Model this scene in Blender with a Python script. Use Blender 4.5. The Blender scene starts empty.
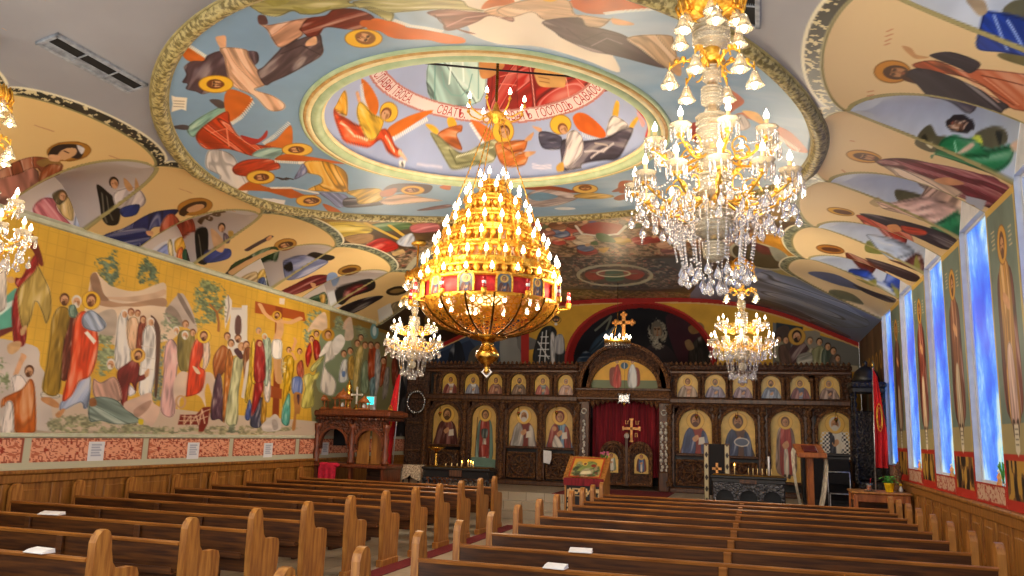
import bpy, bmesh, math, random
import numpy as np
from mathutils import Vector, Matrix
PI = math.pi
random.seed(7)
rng = np.random.default_rng(11)
SC = bpy.context.scene
COL = SC.collection

# ------------------------------------------------------------------ camera
FPX = 803.5
_a = np.array([248.0, 152.0, FPX]); _a /= np.linalg.norm(_a)
_b = -np.array([-2642.0, 63.0, FPX]); _b /= np.linalg.norm(_b)
_u = np.cross(_b, _a)
if _u[1] > 0: _u = -_u
M3 = np.stack([_b, _a, _u])          # world = M3 @ (right, down, forward)
U_, S_, V_ = np.linalg.svd(M3); M3 = U_ @ V_
EYE = 1.75
CAM = np.array([0.0, 0.0, EYE])
cam_data = bpy.data.cameras.new('camera')
cam_data.sensor_width = 36.0
cam_data.lens = FPX / 1024.0 * 36.0
cam_data.clip_start = 0.05
cam = bpy.data.objects.new('camera', cam_data)
COL.objects.link(cam)
_R = np.stack([M3[:, 0], -M3[:, 1], -M3[:, 2]], axis=1)
mw = Matrix([[*_R[0], 0.0], [*_R[1], 0.0], [*_R[2], EYE], [0, 0, 0, 1]])
cam.matrix_world = mw
SC.camera = cam

def rays(px, py):
    px = np.asarray(px, float); py = np.asarray(py, float)
    d = np.stack([px - 512, py - 288, np.full_like(px, FPX)], -1)
    return d @ M3.T
def at(px, py, Y):
    d = rays(px, py); t = Y / d[..., 1]; p = CAM + d * t
    return Vector((float(p[0]), float(p[1]), float(p[2])))
def atx(px, py, X):
    d = rays(px, py); t = X / d[0]; p = CAM + d * t
    return Vector((float(p[0]), float(p[1]), float(p[2])))
def atz(px, py, Z):
    d = rays(px, py); t = (Z - EYE) / d[2]; p = CAM + d * t
    return Vector((float(p[0]), float(p[1]), float(p[2])))

# ------------------------------------------------------------------ materials
def lin(c):
    if isinstance(c, str):
        c = c.lstrip('#'); c = [int(c[i:i + 2], 16) / 255 for i in (0, 2, 4)]
    return [x / 12.92 if x <= 0.04045 else ((x + 0.055) / 1.055) ** 2.4 for x in c]
def srgb(h):
    h = h.lstrip('#'); return np.array([int(h[i:i + 2], 16) / 255 for i in (0, 2, 4)])
MATS = {}
def new_mat(name):
    m = bpy.data.materials.new(name); m.use_nodes = True
    nt = m.node_tree; b = nt.nodes['Principled BSDF']
    MATS[name] = m
    return m, nt, b
def noise_mat(name, c1, c2, scale=8, rough=0.5, metal=0.0, stretch=(1, 1, 1), bump=0.0, detail=4, spec=0.5, bscale=None, contrast=(0.35, 0.65)):
    m, nt, b = new_mat(name)
    tc = nt.nodes.new('ShaderNodeTexCoord'); mp = nt.nodes.new('ShaderNodeMapping')
    mp.inputs['Scale'].default_value = stretch
    nt.links.new(tc.outputs['Object'], mp.inputs[0])
    n = nt.nodes.new('ShaderNodeTexNoise'); n.inputs['Scale'].default_value = scale; n.inputs['Detail'].default_value = detail
    nt.links.new(mp.outputs[0], n.inputs['Vector'])
    r = nt.nodes.new('ShaderNodeValToRGB')
    r.color_ramp.elements[0].position = contrast[0]; r.color_ramp.elements[1].position = contrast[1]
    r.color_ramp.elements[0].color = (*lin(c1), 1); r.color_ramp.elements[1].color = (*lin(c2), 1)
    nt.links.new(n.outputs[0], r.inputs[0]); nt.links.new(r.outputs[0], b.inputs['Base Color'])
    b.inputs['Roughness'].default_value = rough; b.inputs['Metallic'].default_value = metal
    b.inputs['Specular IOR Level'].default_value = spec
    if bump:
        bp = nt.nodes.new('ShaderNodeBump'); bp.inputs['Strength'].default_value = bump; bp.inputs['Distance'].default_value = 0.02
        src = n
        if bscale:
            src = nt.nodes.new('ShaderNodeTexNoise'); src.inputs['Scale'].default_value = bscale; src.inputs['Detail'].default_value = 3
            nt.links.new(tc.outputs['Object'], src.inputs['Vector'])
        nt.links.new(src.outputs[0], bp.inputs['Height']); nt.links.new(bp.outputs[0], b.inputs['Normal'])
    return m
def carved_mat(name, c1, c2, scale=26, rough=0.42):
    m, nt, b = new_mat(name)
    tc = nt.nodes.new('ShaderNodeTexCoord')
    v = nt.nodes.new('ShaderNodeTexVoronoi'); v.inputs['Scale'].default_value = scale
    n = nt.nodes.new('ShaderNodeTexNoise'); n.inputs['Scale'].default_value = scale * 0.7; n.inputs['Detail'].default_value = 3
    nt.links.new(tc.outputs['Object'], v.inputs['Vector']); nt.links.new(tc.outputs['Object'], n.inputs['Vector'])
    r = nt.nodes.new('ShaderNodeValToRGB')
    r.color_ramp.elements[0].position = 0.38; r.color_ramp.elements[1].position = 0.66
    r.color_ramp.elements[0].color = (*lin(c1), 1); r.color_ramp.elements[1].color = (*lin(c2), 1)
    nt.links.new(n.outputs[0], r.inputs[0]); nt.links.new(r.outputs[0], b.inputs['Base Color'])
    b.inputs['Roughness'].default_value = rough
    bp = nt.nodes.new('ShaderNodeBump'); bp.inputs['Strength'].default_value = 0.9; bp.inputs['Distance'].default_value = 0.03
    nt.links.new(v.outputs['Distance'], bp.inputs['Height']); nt.links.new(bp.outputs[0], b.inputs['Normal'])
    return m
def emit_mat(name, c, s):
    m, nt, b = new_mat(name)
    b.inputs['Base Color'].default_value = (*lin(c), 1)
    b.inputs['Emission Color'].default_value = (*lin(c), 1); b.inputs['Emission Strength'].default_value = s
    try: m.cycles.emission_sampling = 'NONE'
    except Exception: pass
    return m
def flat_mat(name, c, rough=0.5, metal=0.0, var=0.12, scale=14, bump=0.0):
    a = srgb(c); h = lambda q: '#%02x%02x%02x' % tuple(int(255 * min(1, max(0, x))) for x in q)
    return noise_mat(name, h(a * (1 - var)), h(a * (1 + var)), scale, rough, metal, bump=bump)

oak = noise_mat('oak', '#8a5424', '#b9803c', 5, 0.38, stretch=(6, 6, 0.7), bump=0.06)
pew_dark = noise_mat('pew_walnut', '#361a08', '#623812', 4, 0.45, stretch=(0.6, 5, 9), bump=0.05)
pew_rail = noise_mat('pew_rail', '#7e4a1c', '#a86c30', 4, 0.3, stretch=(0.6, 6, 6), bump=0.05)
wains = noise_mat('wainscot_oak', '#7a4a1c', '#a5702f', 4, 0.42, stretch=(5, 5, 0.5), bump=0.05)
carved = carved_mat('carved_walnut', '#2a160c', '#5e3a22')
carved2 = carved_mat('carved_walnut_light', '#4a2c18', '#86592f', 34)
plainwood = noise_mat('walnut', '#3c2214', '#643e22', 5, 0.4, stretch=(5, 5, 0.8), bump=0.08)
blackwood = noise_mat('ebony', '#0c0a0a', '#1d1714', 9, 0.4, bump=0.2)
gold = noise_mat('polished_gold', '#dc9626', '#ffd05a', 30, 0.3, 0.75, bump=0.35, bscale=60)
brass = noise_mat('brass', '#a8782a', '#d8ac50', 20, 0.25, 1.0, bump=0.05)
brass_dark = noise_mat('dark_brass', '#4a3010', '#7a5420', 20, 0.35, 1.0, bump=0.1)
silver = noise_mat('silver', '#8c8c8c', '#d8d8d8', 40, 0.25, 1.0, bump=0.3)
velvet = noise_mat('crimson_velvet', '#5a0a18', '#8c1626', 3, 0.85, stretch=(6, 6, 0.4), bump=0.1)
flagred = noise_mat('red_flag_cloth', '#b4101a', '#dd2028', 4, 0.75)
white_cloth = flat_mat('white_cloth', '#d8d2c4', 0.9)
black_cloth = flat_mat('black_cloth', '#120f12', 0.9)
paper = flat_mat('paper', '#e8e8ea', 0.8, var=0.03)
cream_wax = flat_mat('cream_wax', '#e6c98a', 0.6, var=0.05)
iron = flat_mat('dark_iron', '#26262a', 0.45, 0.6)
ventm = flat_mat('vent_metal', '#8c929c', 0.45, 0.2)
ventdark = flat_mat('vent_dark', '#0c0d10', 0.7)
steel = flat_mat('pale_steel', '#c8ccd0', 0.35, 0.8)
carpetm = noise_mat('red_carpet', '#5c1018', '#7e1a22', 60, 0.95, bump=0.2)
yellowm = flat_mat('yellow_glaze', '#f0c418', 0.35)
leafm = noise_mat('leaf_green', '#2a6e1e', '#5aa838', 25, 0.5)
orangem = flat_mat('orange_drink', '#e8682a', 0.3)
plaster = noise_mat('white_plaster', '#c4c6cc', '#d4d6da', 5, 0.7, bump=0.05)
tanm = noise_mat('gilt_moulding', '#6c6036', '#b8a870', 22, 0.45, bump=0.8, contrast=(0.42, 0.58))
olivem = noise_mat('olive_moulding', '#857a4e', '#a09464', 8, 0.5)
tanm2 = noise_mat('ochre_moulding', '#b48a4c', '#d0a868', 8, 0.5)
greenm = noise_mat('green_moulding', '#a8bc90', '#bccca4', 6, 0.5)
creamm = noise_mat('cream_moulding', '#e2cf98', '#f0e2b4', 6, 0.5)
palegreen = noise_mat('pale_green_cornice', '#b8bca0', '#cccfb8', 6, 0.6)
silver_white = flat_mat('white_carving', '#cfc9bd', 0.5)
crossw = flat_mat('gilt_cross', '#c88a48', 0.35, 0.3)
oakred = noise_mat('reddish_oak', '#8a4a22', '#b0662e', 5, 0.4, stretch=(5, 5, 0.8), bump=0.05)
redwood = noise_mat('red_brown_wood', '#4e2412', '#7c3e20', 6, 0.35, stretch=(5, 5, 1), bump=0.1)
carved2r = carved_mat('carved_red_brown', '#3e1c0e', '#6e3619', 22)
carveddark = carved_mat('carved_ebony', '#0e0b0a', '#2c211b', 24)
carvedgrey = carved_mat('carved_grey_black', '#1a1a1e', '#5a5a60', 30)
pinkm = flat_mat('pink_petals', '#d86a90', 0.7)
darkred = flat_mat('dark_red_leather', '#5a1c14', 0.5)
crimson = flat_mat('bright_crimson_cloth', '#c01838', 0.8)
goldthread = flat_mat('gold_thread', '#d89a28', 0.45, 0.3)
orangeglass = flat_mat('orange_glaze', '#e89a58', 0.3)
patterncloth = noise_mat('patterned_cloth', '#8a7460', '#c8b49a', 40, 0.9, contrast=(0.45, 0.55))
rubyglass = flat_mat('ruby_glass', '#b01820', 0.12)
redband = noise_mat('red_band_cloth', '#b01c24', '#d83038', 12, 0.7)
# pierced gilt basket: metal with procedural openings
filigree, nt, b = new_mat('pierced_gilt')
b.inputs['Base Color'].default_value = (*lin('#f0b440'), 1); b.inputs['Metallic'].default_value = 0.8; b.inputs['Roughness'].default_value = 0.3
tc = nt.nodes.new('ShaderNodeTexCoord'); v = nt.nodes.new('ShaderNodeTexVoronoi'); v.inputs['Scale'].default_value = 17; v.feature = 'DISTANCE_TO_EDGE'
nt.links.new(tc.outputs['Object'], v.inputs['Vector'])
g = nt.nodes.new('ShaderNodeMath'); g.operation = 'LESS_THAN'; g.inputs[1].default_value = 0.1; nt.links.new(v.outputs['Distance'], g.inputs[0]); nt.links.new(g.outputs[0], b.inputs['Alpha'])
GOLD_W, CRY_W, WORLD_S, EXPO = 24.0, 20.0, 1.4, 0.62
bulb = emit_mat('lit_bulb', '#fff4e0', 9.0)
flame = emit_mat('candle_flame', '#ffb848', 14.0)
tealglow = emit_mat('teal_screen', '#38d8d0', 1.2)
# crystal: clear glass
mcr, nt, b = new_mat('crystal')
b.inputs['Base Color'].default_value = (0.96, 0.97, 1, 1); b.inputs['Roughness'].default_value = 0.03
b.inputs['IOR'].default_value = 1.55; b.inputs['Transmission Weight'].default_value = 0.92
n = nt.nodes.new('ShaderNodeTexNoise'); n.inputs['Scale'].default_value = 40
tc = nt.nodes.new('ShaderNodeTexCoord'); nt.links.new(tc.outputs['Object'], n.inputs['Vector'])
bp = nt.nodes.new('ShaderNodeBump'); bp.inputs['Strength'].default_value = 0.12
nt.links.new(n.outputs[0], bp.inputs['Height']); nt.links.new(bp.outputs[0], b.inputs['Normal'])
crystal = mcr
# frosted cut glass of the stems and cups
mfg, nt, b = new_mat('cut_glass')
b.inputs['Base Color'].default_value = (*lin('#f6ead0'), 1); b.inputs['Roughness'].default_value = 0.12
b.inputs['Transmission Weight'].default_value = 0.72; b.inputs['IOR'].default_value = 1.45
w = nt.nodes.new('ShaderNodeTexNoise'); w.inputs['Scale'].default_value = 30
tc = nt.nodes.new('ShaderNodeTexCoord'); nt.links.new(tc.outputs['Object'], w.inputs['Vector'])
bp = nt.nodes.new('ShaderNodeBump'); bp.inputs['Strength'].default_value = 0.3
nt.links.new(w.outputs[0], bp.inputs['Height']); nt.links.new(bp.outputs[0], b.inputs['Normal'])
cutglass = mfg
# daylight behind iridescent window film
mgl, nt, b = new_mat('iridescent_glass')
tc = nt.nodes.new('ShaderNodeTexCoord'); mp = nt.nodes.new('ShaderNodeMapping')
mp.inputs['Scale'].default_value = (1, 0.9, 0.55); mp.inputs['Rotation'].default_value = (0.5, 0, 0)
nt.links.new(tc.outputs['Object'], mp.inputs[0])
n = nt.nodes.new('ShaderNodeTexNoise'); n.inputs['Scale'].default_value = 1.25; n.inputs['Detail'].default_value = 5; n.inputs['Roughness'].default_value = 0.62
nt.links.new(mp.outputs[0], n.inputs['Vector'])
r = nt.nodes.new('ShaderNodeValToRGB'); cr = r.color_ramp
stops = [(0.34, '#1f48e0'), (0.42, '#2f6cf0'), (0.49, '#5498f4'), (0.54, '#a4d0f4'), (0.585, '#dcecd4'), (0.63, '#50cce8'), (0.69, '#3f6cf0'), (0.8, '#c49af0')]
cr.elements[0].position, cr.elements[1].position = stops[0][0], stops[-1][0]
cr.elements[0].color = (*lin(stops[0][1]), 1); cr.elements[1].color = (*lin(stops[-1][1]), 1)
for p_, c_ in stops[1:-1]:
    e = cr.elements.new(p_); e.color = (*lin(c_), 1)
nt.links.new(n.outputs[0], r.inputs[0]); b.inputs['Base Color'].default_value = (.05, .08, .14, 1); nt.links.new(r.outputs[0], b.inputs['Emission Color'])
b.inputs['Emission Strength'].default_value = 0.66; b.inputs['Roughness'].default_value = 0.25
winglass = mgl
# stone floor tiles
mfl, nt, b = new_mat('stone_tile')
tc = nt.nodes.new('ShaderNodeTexCoord'); bt = nt.nodes.new('ShaderNodeTexBrick')
bt.offset = 0.0; bt.inputs['Scale'].default_value = 1.0; bt.inputs['Brick Width'].default_value = 0.4; bt.inputs['Row Height'].default_value = 0.4
bt.inputs['Mortar Size'].default_value = 0.006
bt.inputs['Color1'].default_value = (*lin('#a89a86'), 1); bt.inputs['Color2'].default_value = (*lin('#b8ac9a'), 1); bt.inputs['Mortar'].default_value = (*lin('#6c6256'), 1)
nt.links.new(tc.outputs['Object'], bt.inputs['Vector']); nt.links.new(bt.outputs[0], b.inputs['Base Color'])
b.inputs['Roughness'].default_value = 0.3
tile = mfl
# painted plaster / panels: colour comes from the painted attribute of the mesh
def paint_mat(name, rough, spec=0.4):
    m, nt, b = new_mat(name)
    a = nt.nodes.new('ShaderNodeAttribute'); a.attribute_name = 'Paint'
    nt.links.new(a.outputs['Color'], b.inputs['Base Color'])
    b.inputs['Roughness'].default_value = rough; b.inputs['Specular IOR Level'].default_value = spec
    tc = nt.nodes.new('ShaderNodeTexCoord'); n = nt.nodes.new('ShaderNodeTexNoise'); n.inputs['Scale'].default_value = 3.0
    nt.links.new(tc.outputs['Object'], n.inputs['Vector'])
    bp = nt.nodes.new('ShaderNodeBump'); bp.inputs['Strength'].default_value = 0.08; bp.inputs['Distance'].default_value = 0.02
    nt.links.new(n.outputs[0], bp.inputs['Height']); nt.links.new(bp.outputs[0], b.inputs['Normal'])
    return m
fresco = paint_mat('fresco_paint', 0.55, 0.25)
fresco_gloss = paint_mat('fresco_varnished', 0.38, 0.5)
iconpaint = paint_mat('icon_paint', 0.4, 0.4)

# ------------------------------------------------------------------ objects
def finish(o, label=None, cat=None, group=None, kind=None):
    if label: o['label'] = label
    if cat: o['category'] = cat
    if group: o['group'] = group
    if kind: o['kind'] = kind
    return o
def thing(name, label, cat, loc=(0, 0, 0), rz=0.0, group=None):
    o = bpy.data.objects.new(name, None); COL.objects.link(o)
    o.empty_display_size = 0.2
    o.location = loc; o.rotation_euler = (0, 0, rz)
    return finish(o, label, cat, group)
def dup(root, loc, rz=None, label=None, group=None):
    r = root.copy(); COL.objects.link(r); r.location = loc
    if rz is not None: r.rotation_euler = (0, 0, rz)
    if label: r['label'] = label
    if group: r['group'] = group
    for ch in list(root.children):
        c = ch.copy(); COL.objects.link(c); c.parent = r
        for g in ch.children:
            d = g.copy(); COL.objects.link(d); d.parent = c
    return r

class MB:
    """collects simple shapes with material slots and links them as one mesh"""
    def __init__(s):
        s.v = []; s.f = []; s.m = []; s.mats = []; s.smooth = []
    def mi(s, mat):
        if mat not in s.mats: s.mats.append(mat)
        return s.mats.index(mat)
    def add(s, vs, fs, mat, smooth=False):
        o = len(s.v); k = s.mi(mat)
        s.v.extend([tuple(map(float, v)) for v in vs])
        for f in fs:
            s.f.append([i + o for i in f]); s.m.append(k); s.smooth.append(smooth)
        return s
    def box(s, x0, x1, y0, y1, z0, z1, mat, bev=0.0):
        if bev <= 0:
            vs = [(x, y, z) for z in (z0, z1) for y in (y0, y1) for x in (x0, x1)]
            fs = [(0, 2, 3, 1), (4, 5, 7, 6), (0, 1, 5, 4), (2, 6, 7, 3), (0, 4, 6, 2), (1, 3, 7, 5)]
            return s.add(vs, fs, mat)
        b = min(bev, (x1 - x0) * .45, (y1 - y0) * .45, (z1 - z0) * .45)
        vs = []; idx = {}
        for zi, z in enumerate((z0, z1)):
            for yi, y in enumerate((y0, y1)):
                for xi, x in enumerate((x0, x1)):
                    sx = b if xi == 0 else -b; sy = b if yi == 0 else -b; sz = b if zi == 0 else -b
                    for a, p in enumerate(((x, y + sy, z + sz), (x + sx, y, z + sz), (x + sx, y + sy, z))):
                        idx[(xi, yi, zi, a)] = len(vs); vs.append(p)
        I = idx; fs = []
        for xi in (0, 1):
            q = [I[(xi, 0, 0, 0)], I[(xi, 1, 0, 0)], I[(xi, 1, 1, 0)], I[(xi, 0, 1, 0)]]; fs.append(q if xi else q[::-1])
            q = [I[(0, xi, 0, 1)], I[(0, xi, 1, 1)], I[(1, xi, 1, 1)], I[(1, xi, 0, 1)]]; fs.append(q if xi else q[::-1])
            q = [I[(0, 0, xi, 2)], I[(1, 0, xi, 2)], I[(1, 1, xi, 2)], I[(0, 1, xi, 2)]]; fs.append(q if xi else q[::-1])
        for i in (0, 1):
            for j in (0, 1):
                q = [I[(i, j, 0, 0)], I[(i, j, 1, 0)], I[(i, j, 1, 1)], I[(i, j, 0, 1)]]; fs.append(q if i == j else q[::-1])
                q = [I[(i, 0, j, 0)], I[(i, 0, j, 2)], I[(i, 1, j, 2)], I[(i, 1, j, 0)]]; fs.append(q if i == j else q[::-1])
                q = [I[(0, i, j, 1)], I[(1, i, j, 1)], I[(1, i, j, 2)], I[(0, i, j, 2)]]; fs.append(q if i == j else q[::-1])
        for i in (0, 1):
            for j in (0, 1):
                for k in (0, 1):
                    q = [I[(i, j, k, 0)], I[(i, j, k, 1)], I[(i, j, k, 2)]]
                    fs.append(q if (i + j + k) % 2 else q[::-1])
        return s.add(vs, fs, mat)
    def lathe(s, prof, mat, n=16, c=(0, 0, 0), squash=(1, 1), twist=0.0, flute=0.0, fn=8):
        vs = []; fs = []
        for k, (r, z) in enumerate(prof):
            for i in range(n):
                a = 2 * PI * i / n + twist * z
                rr = r * (1 + flute * math.cos(fn * (2 * PI * i / n)))
                vs.append((c[0] + rr * math.cos(a) * squash[0], c[1] + rr * math.sin(a) * squash[1], c[2] + z))
        for k in range(len(prof) - 1):
            for i in range(n):
                j = (i + 1) % n
                fs.append((k * n + i, k * n + j, (k + 1) * n + j, (k + 1) * n + i))
        if prof[0][0] > 1e-5: fs.append(tuple(range(n))[::-1])
        if prof[-1][0] > 1e-5: fs.append(tuple((len(prof) - 1) * n + i for i in range(n)))
        return s.add(vs, fs, mat, True)
    def cyl(s, c, r, h, mat, n=12, r2=None):
        return s.lathe([(r, 0), (r if r2 is None else r2, h)], mat, n, c)
    def ball(s, c, r, mat, n=8, m=5, sz=1.0):
        prof = [(max(1e-6, r * math.sin(PI * k / m)), -r * sz * math.cos(PI * k / m)) for k in range(m + 1)]
        return s.lathe(prof, mat, n, c)
    def tube(s, pts, r, mat, n=6, closed=False, r2=None):
        P = [Vector(p) for p in pts]; vs = []; fs = []; L = len(P)
        for k, p in enumerate(P):
            if closed: d = (P[(k + 1) % L] - P[k - 1])
            else: d = P[min(k + 1, L - 1)] - P[max(k - 1, 0)]
            if d.length < 1e-9: d = Vector((0, 0, 1))
            d.normalize()
            up = Vector((0, 0, 1)) if abs(d.z) < 0.9 else Vector((1, 0, 0))
            a = d.cross(up).normalized(); b_ = d.cross(a)
            rr = r if r2 is None else r + (r2 - r) * k / max(1, L - 1)
            for i in range(n):
                t = 2 * PI * i / n; vs.append(p + a * math.cos(t) * rr + b_ * math.sin(t) * rr)
        for k in range(L if closed else L - 1):
            k2 = (k + 1) % L
            for i in range(n):
                j = (i + 1) % n; fs.append((k * n + i, k * n + j, k2 * n + j, k2 * n + i))
        if not closed:
            fs.append(tuple(range(n))[::-1]); fs.append(tuple((L - 1) * n + i for i in range(n)))
        return s.add(vs, fs, mat, True)
    def prism(s, pts, axis, a0, a1, mat, smooth=False):
        """closed outline pts (2-D) extruded along axis 'x','y' or 'z' from a0 to a1"""
        n = len(pts)
        def P(p, a):
            if axis == 'x': return (a, p[0], p[1])
            if axis == 'y': return (p[0], a, p[1])
            return (p[0], p[1], a)
        vs = [P(p, a0) for p in pts] + [P(p, a1) for p in pts]
        fs = [tuple(range(n))[::-1], tuple(range(n, 2 * n))]
        for i in range(n):
            j = (i + 1) % n; fs.append((i, j, n + j, n + i))
        return s.add(vs, fs, mat, smooth)
    def archplate(s, x0, x1, z0, z1, ax0, ax1, az0, azs, y0, y1, mat, n=14):
        """rectangular plate with an arched opening (spring at azs), faces at y0 (front) and y1"""
        cx = (ax0 + ax1) / 2; r = (ax1 - ax0) / 2; rz = r
        inn = [(ax0, az0), (ax0, azs)] + [(cx - r * math.cos(PI * k / n), azs + rz * math.sin(PI * k / n)) for k in range(1, n)] + [(ax1, azs), (ax1, az0)]
        out = []
        for (px, pz) in inn:
            if pz <= azs + 1e-9: out.append((x0 if px < cx else x1, pz))
            else:
                dx, dz = px - cx, pz - azs
                t = min((x1 - cx) / abs(dx) if abs(dx) > 1e-6 else 9e9, (z1 - azs) / dz)
                out.append((cx + dx * t, azs + dz * t))
        N = len(inn); vs = []; fs = []
        for y in (y0, y1):
            vs += [(p[0], y, p[1]) for p in inn] + [(p[0], y, p[1]) for p in out]
        for i in range(N - 1):
            fs.append((i, i + 1, N + i + 1, N + i)); o = 2 * N
            fs.append((o + i + 1, o + i, o + N + i, o + N + i + 1))
            fs.append((i + 1, i, o + i, o + i + 1))
        s.add(vs, fs, mat)
        for sx in (x0, x1):   # corner fill
            c = (ax0 if sx == x0 else ax1)
        # corners of the rectangle beyond the fan
        for sx in (x0, x1):
            k = [i for i in range(N) if abs(out[i][1] - z1) > 1e-6 and abs(out[i][0] - sx) < 1e-6 and inn[i][1] > azs - 1e-9]
            m_ = [i for i in range(N) if abs(out[i][1] - z1) < 1e-6]
            if k and m_:
                i = k[-1] if sx == x0 else k[0]; j = m_[0] if sx == x0 else m_[-1]
                for y in (y0,):
                    s.add([(out[i][0], y, out[i][1]), (sx, y, z1), (out[j][0], y, out[j][1])], [(0, 1, 2)], mat)
        if az0 > z0 + 1e-6:
            s.box(x0, x1, min(y0, y1), max(y0, y1), z0, az0, mat)
        return s
    def archband(s, cx, zs, r0, r1, y0, y1, mat, n=18, a0=0.0, a1=PI, legs=0.0):
        A = [a0 + (a1 - a0) * k / n for k in range(n + 1)]
        inn = [(cx + r0 * math.cos(a), zs + r0 * math.sin(a)) for a in A]; out = [(cx + r1 * math.cos(a), zs + r1 * math.sin(a)) for a in A]
        if legs:
            inn = [(cx + r0, zs - legs)] + inn + [(cx - r0, zs - legs)]; out = [(cx + r1, zs - legs)] + out + [(cx - r1, zs - legs)]
        N = len(inn); vs = []; fs = []
        for y in (y0, y1): vs += [(p[0], y, p[1]) for p in inn] + [(p[0], y, p[1]) for p in out]
        o = 2 * N
        for i in range(N - 1):
            fs += [(i, i + 1, N + i + 1, N + i), (o + i + 1, o + i, o + N + i, o + N + i + 1), (i + 1, i, o + i, o + i + 1), (N + i, N + i + 1, o + N + i + 1, o + N + i)]
        fs += [(0, N, o + N, o), (N - 1, o + N - 1, o + 2 * N - 1, 2 * N - 1)]
        return s.add(vs, fs, mat)
    def build(s, name, parent=None, loc=None, world=False):
        if world and parent is not None:
            l = parent.location; s.v = [(a - l.x, b_ - l.y, c - l.z) for a, b_, c in s.v]
        me = bpy.data.meshes.new(name)
        me.from_pydata(s.v, [], s.f)
        for m in s.mats: me.materials.append(m)
        me.polygons.foreach_set('material_index', s.m)
        me.polygons.foreach_set('use_smooth', s.smooth)
        me.update()
        bm = bmesh.new(); bm.from_mesh(me); bmesh.ops.recalc_face_normals(bm, faces=bm.faces); bm.to_mesh(me); bm.free()
        o = bpy.data.objects.new(name, me); COL.objects.link(o)
        if parent is not None: o.parent = parent
        if loc is not None: o.location = loc
        return o
def light(name, loc, power, color=(1, 0.8, 0.55), r=0.15):
    l = bpy.data.lights.new(name, 'POINT'); l.energy = power; l.color = color; l.shadow_soft_size = r
    o = bpy.data.objects.new(name, l); COL.objects.link(o); o.location = loc
    return o
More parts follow.
